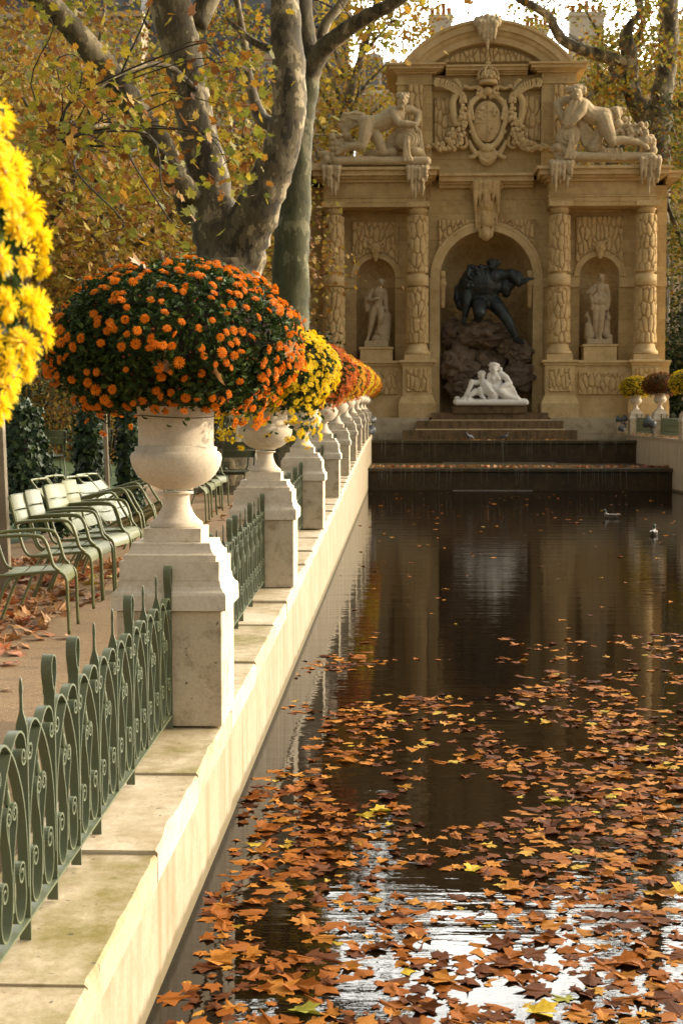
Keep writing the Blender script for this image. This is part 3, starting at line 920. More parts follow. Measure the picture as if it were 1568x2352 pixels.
def cam_facing(P, N, margin=60):
    x, y, w = project(P)
    v = np.array([0, 0, H_CAM]) - P; v /= np.linalg.norm(v, axis=1)[:, None]
    fac = np.einsum('ij,ij->i', v, N)
    ok = (x > -margin) & (x < 1568 + margin) & (y > -margin) & (y < 2352 + margin) & (w > 0)
    return np.where(ok, fac, -9)

def k_orange(m): return 'orange' in m.name or 'red' in m.name
def mum(loc, rx, up, dn, petal, size, count, head, nleaf, leaf_s, npart, label, seed, droop=0, density=None, pack=.78):
    r = np.random.default_rng(seed)
    root = empty('chrysanthemum_plant', loc)
    tag(root, label, 'flowers', 'chrysanthemum balls in the urns')
    L0 = np.array(loc)
    # leaves through the outer shell of the dome
    tv, tf = mum_leaf()
    P, N = dome_points(nleaf, r, rx, up, dn)
    dep = 1 - np.abs(r.normal(size=(nleaf, 1))) * .10
    P = P * dep
    out = r.random(nleaf) < .05; P[out] *= 1.03 + .07 * r.random((int(out.sum()), 1))
    if droop:
        k = r.random(nleaf) < .12
        low = (P[:, 2] < -dn * .35) & k
        P[low, 2] -= r.random(low.sum()) * droop
    R = rand_rot(nleaf, r, N + np.array([0, 0, .25]), .55)
    me = scatter_mesh('foliage', tv, tf, P, R, leaf_s * r.uniform(.7, 1.25, nleaf))
    link('foliage', me, M['mum_leaf'], root)
    # the dark mass of stems inside
    core = MB(); core.ell((0, 0, 0), rx * .80, rx * .80, (up + dn) * .40, 20, 12)
    co = core.build('stem_mass', M['twig'], root); co.location = (0, 0, (up - dn) * .25)
    # flowers
    P, N = dome_points(int(count * 2.2), r, rx, up, dn)
    if density is not None:
        w = density(P / np.array([rx, rx, up])); w = w * np.array([.45 + 1.5 * max(0, .38 + noise.noise(Vector(a) * 7.0)) for a in P]); keep = r.random(len(P)) < w; P, N = P[keep], N[keep]
    # keep heads apart
    sel = []; cell = {}
    md = size * pack
    for i in range(len(P)):
        if len(sel) >= count: break
        c = tuple(np.floor(P[i] / md).astype(int)); bad = False
        for dx in (-1, 0, 1):
            for dy in (-1, 0, 1):
                for dz in (-1, 0, 1):
                    for j in cell.get((c[0] + dx, c[1] + dy, c[2] + dz), ()):
                        if np.linalg.norm(P[i] - P[j]) < md: bad = True
        if not bad: sel.append(i); cell.setdefault(c, []).append(i)
    P, N = P[sel], N[sel]
    if droop:
        k = (P[:, 2] < -dn * .45) & (r.random(len(P)) < .5); P[k, 2] -= r.random(k.sum()) * droop
    P = P * (1.015 + .035 * r.random((len(P), 1)))
    fac = cam_facing(P + L0, N); order = np.argsort(-((fac > .05).astype(float) + fac * .01))
    R = rand_rot(len(P), r, N * 1.0 + np.array([.15, -.05, .35]), .38)
    S = size * np.clip(r.normal(.95, .17, len(P)), .5, 1.3)
    heads = [flower_head(head, seed=s) for s in range(3)]
    npart = min(npart, int((fac > .0).sum()))
    if npart:
        ms = []
        for v, f, m in heads:
            me = mesh_np('flower', np.array(v), np.concatenate([np.array(q) for q in f]), np.cumsum([0] + [len(q) for q in f])[:-1], False, m)
            me.materials.append(petal); me.materials.append(M['fl_centre']); ms.append(me)
        for i in order[:npart]:
            o = link('flower', ms[i % 3], None, root)
            o.matrix_local = Matrix.LocRotScale(Vector(P[i]), Matrix(R[i].tolist()).to_quaternion(), Vector((S[i],) * 3))
    nb = int(len(P) * (.5 if npart else 0))
    if nb:
        B, BN = dome_points(nb, r, rx, up, dn); B *= 1.03 + .03 * r.random((nb, 1))
        bv = [(.35 * math.cos(a) * s, .35 * math.sin(a) * s, z) for s, z in ((.6, -.3), (1, .05), (.5, .4)) for a in [2 * math.pi * i / 6 for i in range(6)]]
        bf = [[j * 6 + i, j * 6 + (i + 1) % 6, j * 6 + 6 + (i + 1) % 6, j * 6 + 6 + i] for j in range(2) for i in range(6)] + [[12 + i for i in range(6)]]
        me = scatter_mesh('buds', bv, bf, B, rand_rot(nb, r, BN, .3), size * .32 * r.uniform(.6, 1.2, nb)); me.materials.append(M['p_red'] if k_orange(petal) else petal)
        link('buds', me, None, root)['kind'] = 'stuff'
    rest = order[npart:]
    if len(rest):
        v, f, m = heads[0]
        me = scatter_mesh('blossoms', v, f, P[rest], R[rest], S[rest], False, m)
        me.materials.append(petal); me.materials.append(M['fl_centre'])
        o = link('blossoms', me, None, root)
        if npart: o['kind'] = 'stuff'
    return root

def dens_orange(q):
    # sparse over the shaded front, thick on the sunny right and the crown
    return np.clip(.27 + .75 * np.clip(q[:, 0] - .25, 0, 1) + .55 * np.clip(q[:, 2] - .72, 0, 1) * 2 + .30 * np.clip(-q[:, 2] - .1, 0, 1) + .18 * np.clip(-q[:, 0] - .4, 0, 1), 0, 1)

PET = {'yellow': 'p_yellow', 'orange': 'p_orange', 'orangered': 'p_dorange', 'gold': 'p_gold', 'red': 'p_red'}
MLAB = {0: 'big out-of-focus yellow chrysanthemum ball cut off by the left edge',
        1: 'largest orange chrysanthemum dome with much dark foliage, on the nearest urn',
        2: 'bright yellow chrysanthemum ball with drooping dry stems, just behind the orange dome',
        3: 'deep orange chrysanthemum ball just behind the bright yellow one',
        20: 'yellow flower ball nearest the fountain on the right-hand wall',
        21: 'dark red chrysanthemum ball on the right-hand wall', 22: 'yellow chrysanthemum ball cut off by the right edge'}
for (x, y, z, c, k) in RIMS + RRIMS:
    pm = M[PET[c]]
    if k == 0:
        mum((x - .13, y, z + .225), .62, .53, .50, pm, .075, 1300, POMPON, 2500, .05, 100, MLAB[0], 40 + k, .05)
    elif k == 1:
        mum((x + .0, y, z + .235),   .600, .435, .36, pm, .046, 880, MUM, 15000, .034, 100, MLAB[1], 40 + k, .10, dens_orange, .72)
    elif k == 2:
        mum((x, y, z + .20), .58, .40, .40, pm, .068, 1500, DAISY, 5000, .05, 100, MLAB[2], 40 + k, .30, None, .55)
    elif k == 3:
        mum((x, y, z + .20), .60, .41, .38, pm, .066, 1600, FAR, 3000, .06, 60, MLAB[3], 40 + k, .12, None, .55)
    else:
        lab = MLAB.get(k) or '%s chrysanthemum ball on the %s urn of the left wall' % ({'yellow': 'yellow', 'orangered': 'deep orange', 'gold': 'golden'}[c], ORD[k])
        mum((x, y, z + .20), .60, .42, .38, pm, .085, 1100, FAR, 1300, .075, 0, lab, 40 + k, .06, None, .55)

# dry plane leaves caught in the orange dome
lv, lf = plane_leaf(.30, .25)
lme = mesh_np('caught_leaf', np.array(lv), np.concatenate([np.array(q) for q in lf]), np.cumsum([0] + [len(q) for q in lf])[:-1], False)
lme.materials.append(M['litter_leaf'])
for i, (px, py, s, e, lab) in enumerate([(375, 835, .11, (1.2, .3, .6), 'dry tan leaf standing on edge in the front of the orange flowers'),
                                    (500, 862, .12, (1.0, -.4, 2.2), 'dry brown leaf half hidden low in the orange flowers'),
                                    (320, 605, .12, (.7, .2, 1.0), 'dry leaf lying on the crown of the orange flowers'),
                                    (660, 800, .10, (1.1, .9, .2), 'dry pale leaf at the right side of the orange flowers')]):
    o = bpy.data.objects.new('caught_leaf', lme); COL.objects.link(o)
    o.location = at(px, py, PED_Y[1] - (.56, .54, .20, .16)[i]); o.rotation_euler = e; o.scale = (s, s, s)
    tag(o, lab, 'leaf', 'dry leaves caught in the orange flowers')
# ------------------------------------------------------------------ chairs (local: faces +y)
def chair_upright(mat):
    root = empty('garden_chair')
    R_ = .0115
    for s in (-1, 1):
        x = .245 * s
        fr = MB()
        pts = spline([(x, .275, 0), (x, .268, .20), (x, .262, .36), (x, .235, .415), (x, .17, .432), (x, .0, .420), (x, -.16, .405), (x, -.22, .42), (x, -.255, .48), (x, -.30, .64), (x, -.355, .86)], 5)
        fr.tube(pts, R_, 8); fr.build('side_frame', mat, root)
        lg = MB(); lg.tube(spline([(x * .98, -.06, .405), (x * .98, -.14, .36), (x, -.24, .12), (x, -.285, 0)], 4), R_, 8); lg.build('rear_leg', mat, root)
        ar = MB(); xo = .268 * s
        ar.tube(spline([(x, -.305, .655), (xo, -.25, .668), (xo * 1.02, -.08, .682), (xo * 1.02, .06, .680), (xo * 1.02, .115, .655), (xo * 1.01, .15, .57), (xo, .175, .48), (x * 1.02, .215, .437)], 5), .0125, 8)
        ar.build('armrest', mat, root)
    st = MB()
    prof = [(-.17, .410), (-.055, .411), (.060, .418), (.175, .431)]
    for k in range(3):
        (y0, z0), (y1, z1) = prof[k], prof[k + 1]
        y1 -= .010
        top = [[(x, y, z + .010 - .010 * (1 - (x / .235) ** 2)) for x in np.linspace(-.235, .235, 7)] for y, z in ((y0, z0), ((y0 + y1) / 2, (z0 + z1) / 2 + .001), (y1, z1))]
        bot = [[(a, b, c - .003) for a, b, c in row] for row in top]
        st.grid(top); st.grid(bot, flip=True)
    fr = [(.178, .433), (.215, .428), (.240, .410), (.254, .380), (.258, .345)]
    st.grid([[(x, y, z + .008) for x in np.linspace(-.235, .235, 7)] for y, z in fr]); st.grid([[(x, y - .003, z + .004) for x in np.linspace(-.235, .235, 7)] for y, z in fr], flip=True)
    st.build('seat', mat, root)
    bk = MB()
    for (za, zb) in ((.635, .738), (.752, .865)):
        F = []; 
        for z in np.linspace(za, zb, 4):
            yb = np.interp(z, [.48, .64, .86], [-.255, -.30, -.355])
            e = .012 if z in (za, zb) else 0
            F.append([(x * (1 - e * 1.2), yb + .014 - .035 * (1 - (x / .25) ** 2), z) for x in np.linspace(-.25, .25, 11)])
        bk.grid(F, flip=True); bk.grid([[(a, b - .004, c) for a, b, c in row] for row in F])
        for row in (F[0], F[-1]):
            bk.tube(row, .004, 5)
    bk.build('backrest', mat, root)
    return root
def chair_low(mat):
    """low reclined armchair"""
    root = empty('reclined_chair'); R_ = .0115
    for s in (-1, 1):
        x = .255 * s
        fr = MB()
        fr.tube(spline([(x, .33, 0), (x, .33, .22), (x, .33, .36), (x, .30, .39), (x, .10, .33), (x, -.12, .255), (x, -.19, .27), (x, -.26, .38), (x, -.40, .62), (x, -.52, .84), (x * .9, -.535, .868), (0, -.545, .875)], 5), R_, 8)
        fr.build('side_frame', mat, root)
        lg = MB(); lg.tube(spline([(x, -.05, .28), (x, -.18, .18), (x, -.34, 0)], 4), R_, 8); lg.build('rear_leg', mat, root)
        ar = MB(); xo = .28 * s
        ar.tube(spline([(x, -.37, .575), (xo, -.30, .60), (xo, -.05, .635), (xo, .16, .645), (xo, .235, .615), (xo, .28, .50), (xo, .325, .385)], 5), .0125, 8)
        ar.build('armrest', mat, root)
    def slab(a, b, n, mbx):
        a = np.array(a); b = np.array(b)
        for k in range(n):
            p = a + (b - a) * (k + .04) / n; q = a + (b - a) * (k + .94) / n
            F = [[(x, w[0] - .012 * (1 - (x / .24) ** 2), w[1] - .012 * (1 - (x / .24) ** 2)) for x in np.linspace(-.24, .24, 7)] for w in (p, (p + q) / 2, q)]
            mbx.grid(F, flip=True); mbx.grid([[(i, j - .002, z - .003) for i, j, z in row] for row in F])
    b = MB(); slab((-.225, .34), (-.495, .80), 4, b); b.build('backrest', mat, root)
    st = MB(); slab((.30, .39), (-.12, .262), 4, st); st.build('seat', mat, root)
    return root
cu, cl = chair_upright(M['chair']), chair_low(M['chair'])
cd = None
state = {'u': True, 'l': True}
def put_chair(kind, x, y, rz, lab, grp='green garden chairs on the gravel', dz=0, rot=None, dark=False):
    global cd
    if kind == 'u':
        o = cu if state['u'] else copy_tree(cu); state['u'] = False
    elif kind == 'l':
        o = cl if state['l'] else copy_tree(cl); state['l'] = False
    else:
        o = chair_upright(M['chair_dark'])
    o.location = (x, y, zg(y) + .004 + dz); o.rotation_euler = rot if rot else (0, 0, rz)
    tag(o, lab, 'chair', grp)
FX = -math.pi / 2
def row(xf, y, turn=0):   # xf: x of the front feet
    a = FX + turn
    return xf - .275 * math.cos(turn), y, a
for (xf, y, t, lab) in [(-2.24, 9.62, .10, 'nearest green chair, its back cut off by the left edge'),
                        (-2.31, 10.76, .07, 'second green chair of the row, its back leftmost in view'),
                        (-2.32, 11.24, .02, 'third green chair of the row, narrow sunlit back'),
                        (-2.31, 11.88, -.10, 'green chair with the widest, brightest sunlit backrest'),
                        (-2.30, 12.42, -.02, 'fifth green chair of the row, upright, next to the reclined ones'),
                        (-2.35, 17.55, .05, 'green chair seen behind the foot of the largest urn'),
                        (-2.36, 18.3, .0, 'second green chair past the largest urn'),
                        (-2.38, 19.0, -.05, 'third green chair past the largest urn'),
                        (-2.40, 19.75, -.12, 'green chair with sloping sunlit back right of the largest urn'),
                        (-2.3, 27.6, .1, 'farther green chair seen between the second and third urns'),
                        (-2.3, 28.6, -.1, 'farthest green chair seen between the second and third urns')]:
    X, Y, a = row(xf, y, t)
    put_chair('u', X, Y, a, lab)
for (xf, y, t, lab) in [(-2.36, 13.05, -.06, 'front reclined green chair left of the nested pair'), (-2.34, 13.50, -.1, 'second reclined green chair left of the nested pair'),
                        (-2.26, 14.25, -.22, 'front reclined green chair of the nested pair touching the largest urn'), (-2.24, 14.62, -.22, 'rear reclined green chair of the nested pair touching the largest urn')]:
    tip = .24 if y > 14 else .16       # tipped back on their rear legs
    put_chair('l', xf - .33, y, 0, lab, dz=.06, rot=(tip, 0, FX + t))
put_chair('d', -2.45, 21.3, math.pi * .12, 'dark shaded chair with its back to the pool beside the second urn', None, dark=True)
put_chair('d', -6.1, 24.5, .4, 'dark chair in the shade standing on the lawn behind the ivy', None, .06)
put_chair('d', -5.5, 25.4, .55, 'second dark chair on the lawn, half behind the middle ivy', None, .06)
put_chair('d', RPED_X + .9, 47.6, 1.9, 'single chair behind the fence right of the dark red flowers', None)

# ------------------------------------------------------------------ floating leaves
def drift(x, y):
    """how thick the leaves lie on the water (1 packed, 0 bare)"""
    px, py, _ = project(np.array([[x, y, 0.0]])); px, py = px[0], py[0]
    if py < 1330: return .004
    base = np.interp(py, [1330, 1480, 1510, 1600, 1700, 1800, 2000, 2352], [.01, .03, .27, .46, .58, .68, .74, .76])
    n = noise.noise((x * .85 + 3, y * .55, 1.7)) * .9 + noise.noise((x * 2.3, y * 1.6, 5.1)) * .5
    v = base + n * .75 - .08
    for (cx, cy, rx, ry) in ((1070, 1845, 165, 58), (1000, 2030, 150, 45), (760, 1590, 90, 50), (1010, 1560, 260, 40), (820, 1800, 80, 50), (1260, 1690, 120, 30), (640, 2130, 60, 60), (840, 2290, 100, 30), (1130, 2290, 130, 30), (1050, 2150, 90, 40)):
        d = ((px - cx) / rx) ** 2 + ((py - cy) / ry) ** 2
        if d < 1: v -= .9 * (1 - d) + .15
    wall = (x - WX)
    if wall < .30: v -= .35 * (1 - wall / .30)
    return v
def floating():
    r = np.random.default_rng(11)
    pos = []
    ys = 4.2; n = 0
    while n < 20000:
        n += 1
        u = r.random(); y = 1 / (1 / 4.3 + u * (1 / 13.5 - 1 / 4.3)) if r.random() < .72 else r.uniform(4.3, 13.5)
        x = WX + .04 + r.random() * (1.3 + .36 * y)
        if r.random() < drift(x, y) * .85: pos.append((x, y))
    for _ in range(500):
        y = r.uniform(13, 44); x = r.uniform(WX + .1, 8.5)
        if r.random() < .45: pos.append((x, y))
    pos = np.array(pos)
    # thin out so they mostly lie side by side
    keep = []; cell = {}; md = .050
    for i, (x, y) in enumerate(pos):
        c = (int(x / md), int(y / md)); ok = True
        for a in (-1, 0, 1):
            for b in (-1, 0, 1):
                for j in cell.get((c[0] + a, c[1] + b), ()):
                    if np.hypot(*(pos[i] - pos[j])) < md: ok = False
        if ok: keep.append(i); cell.setdefault(c, []).append(i)
    pos = pos[keep]; n = len(pos)
    print('floating leaves', n)
    P = np.column_stack([pos, np.zeros(n)])
    size = np.clip(r.normal(.088, .030, n), .035, .15)
    R = rand_rot(n, r, np.tile([0, 0, 1.0], (n, 1)), .042)
    vars_ = [plane_leaf(c, f, l, .075, s) for c, f, l, s in ((.10, .06, 1, 1), (-.14, .10, .85, 2), (.22, .10, .75, 3), (.05, -.10, 1.1, 4))]
    allP = P.copy()
    px, py, w = project(P); vis = (px > 0) & (px < 1568) & (py < 2352)
    area = np.where(vis, size ** 2 / np.maximum(w, 1) ** 3, 0)
    order = np.argsort(-area)
    P[:, 2] = .0005 + r.random(n) * .0055
    ind, rest = order[:300], order[300:]
    ms = []
    kinds = [('brown', (.25, .080, .012), 'reddish brown plane leaf floating on the dark water in the foreground'),
             ('dark', (.095, .030, .008), 'dark soaked brown plane leaf floating low in the foreground water'),
             ('tan', (.36, .145, .024), 'pale tan plane leaf floating on the foreground water'),
             ('yellow', (.46, .32, .03), 'yellow plane leaf floating among the brown ones'),
             ('green', (.26, .25, .04), 'yellow-green plane leaf floating among the brown ones')]
    for kn, col, lab in kinds:
        mt = leafmat('floating_leaf_' + kn, [(0, tuple(c * .8 for c in col)), (1, tuple(c * 1.15 for c in col))], .12, .7, .03, vein=.4); wet(mt)
        for vi, (v, f) in enumerate(vars_):
            me = mesh_np('floating_leaf', np.array(v), np.concatenate([np.array(q) for q in f]), np.cumsum([0] + [len(q) for q in f])[:-1])
            me.materials.append(mt); ms.append((me, lab, kn))
    pk = r.choice(5, 300, p=[.52, .26, .18, .03, .01])
    for q, i in enumerate(ind):
        me, lab, kn = ms[pk[q] * 4 + int(r.integers(4))]
        o = bpy.data.objects.new('floating_leaf', me); COL.objects.link(o)
        o.location = P[i]; o.rotation_euler = Matrix(R[i].tolist()).to_euler(); o.scale = (size[i],) * 3
        tag(o, lab, 'leaf', {'brown': 'reddish brown leaves floating on the pool', 'dark': 'dark leaves floating on the pool', 'tan': 'tan leaves floating on the pool', 'yellow': 'yellow leaves floating on the pool', 'green': 'greenish leaves floating on the pool'}[kn])
    allV = []; L = []; S = []; off = 0; lo = 0
    grp = r.integers(0, 4, len(rest))
    for g in range(4):
        sel = rest[grp == g]; v, f = vars_[g]
        me = scatter_mesh('tmp', v, f, P[sel], R[sel], size[sel])
        a = np.empty(len(me.vertices) * 3, np.float32); me.vertices.foreach_get('co', a)
        l = np.empty(len(me.loops), np.int32); me.loops.foreach_get('vertex_index', l)
        s = np.empty(len(me.polygons), np.int32); me.polygons.foreach_get('loop_start', s)
        allV.append(a.reshape(-1, 3)); L.append(l + off); S.append(s + lo); off += len(a) // 3; lo += len(l)
        bpy.data.meshes.remove(me)
    me = mesh_np('floating_leaf_drift', np.concatenate(allV), np.concatenate(L), np.concatenate(S))
    tag(link('floating_leaf_drift', me, M['float_leaf']), 'drift of small brown leaves covering the pool farther out', 'leaves', kind='stuff')
floating()

# ------------------------------------------------------------------ leaf litter on the gravel
def litter():
    r = np.random.default_rng(5)
    P = []
    while len(P) < 950:
        y = r.uniform(8.6, 13.5); x = r.normal(-3.1, .38) - .05 * (y - 9)
        if x > -2.35 and r.random() < .85: continue
        P.append((x, y, zg(y) + .01 + abs(r.normal()) * .022 * max(0, 1 - abs(x + 3.1) / .6)))
    for _ in range(260):
        y = r.uniform(6.0, 30); x = r.uniform(-7, -1.4)
        P.append((x, y, zg(y) + .012))
    for _ in range(160):
        y = r.uniform(39, 53); x = r.uniform(RX + .05, RX + .5)
        P.append((x, y, ztop(y) + .012))
    P = np.array(P); n = len(P)
    v, f = plane_leaf(.35, .35)
    me = scatter_mesh('leaf_litter', v, f, P, rand_rot(n, r, np.tile([0, 0, 1.0], (n, 1)), .45), r.uniform(.07, .145, n))
    tag(link('leaf_litter', me, M['litter_leaf']), 'fallen brown leaves heaped on the gravel under the chairs', 'leaves', kind='stuff')
    P = []
    for _ in range(420):
        P.append((r.uniform(WX + .1, RX + .1), 45.2 + abs(r.normal()) * .5, .735 + r.random() * .03))
    for _ in range(60):
        P.append((r.uniform(2, 7.5), 51.65 + r.random() * .3, 1.565))
    P = np.array(P); n = len(P)
    me = scatter_mesh('ledge_leaves', v, f, P, rand_rot(n, r, np.tile([0, 0, 1.0], (n, 1)), .5), r.uniform(.08, .16, n))
    tag(link('ledge_leaves', me, M['litter_leaf']), 'fallen leaves lodged along the ledges of the dark cascade', 'leaves', kind='stuff')
litter()
# ------------------------------------------------------------------ the fountain: grotto front, columns, pediment
k_ = 0.91857
def Z1(x, y, Y): return at((750 + x / 1.6385) * k_, (y / 1.6385) * k_, Y)
def Z2(x, y, Y): return at((750 + x / 1.6385) * k_, (480 + y / 1.6385) * k_, Y)
def rect(Zf, x0, y0, x1, y1, Y):
    xm, ym = (x0 + x1) / 2, (y0 + y1) / 2
    return Zf(x0, ym, Y).x, Zf(x1, ym, Y).x, Zf(xm, y1, Y).z, Zf(xm, y0, Y).z      # x0, x1, z0, z1
YW = 55.3          # plane of the walls between the columns
YB = 59.0          # back of the building
YE = 54.2          # face of the entablature over the columns
grotto = empty('fountain_grotto', (Z2(765, 900, 54).x, 55, zg(55)))
tag(grotto, 'tall ochre stone fountain front with columns, niches and a curved pediment', 'fountain')
def G(mb, name, mat, parent=None): return mb.build(name, M[mat], parent or grotto, ws=True)
def bxr(mb, Zf, x0, y0, x1, y1, Yf, Yb, b=.0):
    X0, X1, z0, z1 = rect(Zf, x0, y0, x1, y1, Yf)
    mb.box(X0, X1, Yf, Yb, z0, z1, b)
    return X0, X1, z0, z1
XC = Z2(763, 400, YW).x
# main levels
zPod0 = Z2(763, 1000, 53.9).z; zPod = Z2(763, 690, 54.2).z
zArch = Z1(763, 845, YE).z; zCor0 = Z1(763, 745, YE).z; zCor1 = Z1(763, 690, YE).z
XL, XR = Z2(45, 500, YW).x, Z2(1494, 500, YW).x
cxs = [(Z2(a, 350, 54.6).x) for a in (138, 480, 1060, 1413)]
cxs = [XC - 4.50 * 1.0 * (cxs[3] - cxs[0]) / 9.0 if False else c for c in cxs]
CR = .345

def niche(xc, r, z0, zs, dep, Y, name, mat, seed, relief=.05, band=None):
    """apse with a half dome; relief carved into it"""
    mb = MB(); na = 90
    zz = np.linspace(z0, zs, max(6, int((zs - z0) / .035)))
    rows = []
    AA = np.linspace(0, math.pi, na)
    for z in zz:
        vv = verm(AA * r * 1.2, np.full(na, z), .16, .46, seed) * relief * 1.3
        if band and band[0] < z < band[1]: vv = np.full(na, relief * 1.6)
        row = []
        for a, v in zip(AA, vv):
            q = 1 - v / r * math.sin(a)
            row.append((xc - r * math.cos(a) * q, Y + dep * math.sin(a) * q, z))
        rows.append(row)
    mb.grid(rows, flip=False)
    rows = []
    for e in np.linspace(0, math.pi / 2, 44):
        vv = verm(AA * r * 1.2, np.full(na, e * r + 3), .16, .40, seed + 1) * relief
        row = []
        for a, v in zip(AA, vv):
            q = 1 - v / r * math.sin(a) * math.cos(e)
            row.append((xc - r * math.cos(a) * math.cos(e) * q, Y + dep * math.sin(a) * math.cos(e) * q, zs + r * math.sin(e) * q))
        rows.append(row)
    mb.grid(rows)
    return G(mb, name, mat)

def wall_arch(mb, x0, x1, z0, z1, xc, zs, r, Y, zf=None, n=28):
    """flat wall with a round-headed opening standing on zf (or z0)"""
    zf = z0 if zf is None else zf
    f = []
    def quad(a, b, c, d): mb.add([a, b, c, d], [(0, 1, 2, 3)])
    quad((x0, Y, z0), (xc - r, Y, z0), (xc - r, Y, z1), (x0, Y, z1))
    quad((xc + r, Y, z0), (x1, Y, z0), (x1, Y, z1), (xc + r, Y, z1))
    if zf > z0: quad((xc - r, Y, z0), (xc + r, Y, z0), (xc + r, Y, zf), (xc - r, Y, zf))
    A = [math.pi - math.pi * i / n for i in range(n + 1)]
    for a, b in zip(A[:-1], A[1:]):
        xa, xb = xc + r * math.cos(a), xc + r * math.cos(b)
        quad((xa, Y, zs + r * math.sin(a)), (xb, Y, zs + r * math.sin(b)), (xb, Y, z1), (xa, Y, z1))

def archivolt(mb, xc, zs, r0, r1, Yf, Yb, n=40):
    """moulded ring over an arch"""
    rm = r0 + (r1 - r0) * .62
    prof = [(r0, Yb), (r0, Yf + .03), (r0 + .02, Yf + .02), (rm, Yf + .02), (rm + .015, Yf), (r1 - .02, Yf), (r1, Yf + .02), (r1, Yb)]
    rows = []
    for i in range(n + 1):
        a = math.pi * i / n
        rows.append([(xc - q * math.cos(a), y, zs + q * math.sin(a)) for q, y in prof])
    mb.grid(rows, smooth=False)
    for row in (rows[0], rows[-1]): mb.add(row, [tuple(range(len(row)))])

def verm_panel(x0, x1, z0, z1, Y, seed, hole=None, dep=.15, cu=.19, cv=.52, name='carved_panel', arc=None):
    nx = max(8, int((x1 - x0) / .020)); nz = max(8, int((z1 - z0) / .030))
    xs = np.linspace(x0, x1, nx); zs = np.linspace(z0, z1, nz)
    U, V = np.meshgrid(xs, zs)
    h = verm(U, V, cu, cv, seed) * dep
    h[0, :] = h[-1, :] = 0; h[:, 0] = h[:, -1] = 0
    mb = MB(); v = [(U[j, i], Y - h[j, i], V[j, i]) for j in range(nz) for i in range(nx)]
    f = []
    for j in range(nz - 1):
        for i in range(nx - 1):
            cx, cz = (xs[i] + xs[i + 1]) / 2, (zs[j] + zs[j + 1]) / 2
            if hole and (math.hypot(cx - hole[0], cz - hole[1]) < hole[2] or (abs(cx - hole[0]) < hole[2] and cz < hole[1])): continue
            if arc and math.hypot(cx - arc[0], cz - arc[1]) > arc[2]: continue
            f.append((j * nx + i, j * nx + i + 1, (j + 1) * nx + i + 1, (j + 1) * nx + i))
    mb.add(v, f, True)
    return G(mb, name, 'verm')

def drips(mb, P0, w, cols, lens, thick, seed, rows=2, Yd=.25):
    """clusters of stone icicles hanging from the point P0 (centre of the top)"""
    r = random.Random(seed)
    for q in range(rows):
        for i in range(cols):
            t = (i + .5) / cols - .5
            L = lens * r.uniform(.45, 1.0) * (1 - .5 * q / rows) * (1.0 - .35 * abs(t) * 2)
            x = P0.x + t * w + r.uniform(-.03, .03); y = P0.y - q * Yd * .5 - r.uniform(0, .05)
            z = P0.z - r.uniform(0, .1)
            n = max(2, int(L / .28)); 
            for k in range(n):
                a, b = k / n, (k + 1) / n
                ra = thick * (1 - .65 * a) * r.uniform(.85, 1.15); rb = thick * (1 - .65 * b) * .7
                mb.cap((x, y, z - L * a), (x + r.uniform(-.02, .02), y, z - L * b), ra, rb, 8, 3)

# --- podium and plinth
mb = MB()
zp1 = Z2(763, 925, 54.0).z; zp2 = Z2(763, 845, 54.2).z; zpm = Z2(763, 700, 54.2).z
xa, xb = Z2(530, 900, 54).x, Z2(1018, 900, 54).x        # the opening of the central grotto
XPL, XPR = Z2(30, 950, 53.6).x, Z2(1500, 950, 53.6).x
for x0, x1 in ((XPL, xa - .02), (xb + .02, XPR)):
    mb = MB(); mb.box(x0, x1, 53.75, 57.5, zPod0 - .6, zp1); G(mb, 'plinth', 'plinth')
for x0, x1 in ((XL, Z2(425, 900, 54).x), (Z2(1122, 900, 54).x, XR)):
    mb = MB(); mb.box(x0, x1, 54.35, 57.6, zp1, zpm - .002)
    mb.box(x0 - .0, x1 + .0, 54.22, 54.35, zp1, zp2 - .3)
    mb.box(x0 - .0, x1 + .0, 54.28, 54.35, zp2 - .3, zp2 - .1)
    mb.box(x0 - .05, x1 + .05, 54.18, 57.65, zpm, zPod)
    mb.box(x0 - .02, x1 + .02, 54.26, 54.35, zpm - .10, zpm - .002)
    G(mb, 'podium', 'facp')
for x0, x1, sd_ in ((300, 398, 3), (1138, 1322, 4)):
    X0, X1, z0, z1 = rect(Z2, x0, 738, x1, 832, 54.3); verm_panel(X0, X1, z0, z1, 54.345, sd_, dep=.11, cu=.2, cv=.5)
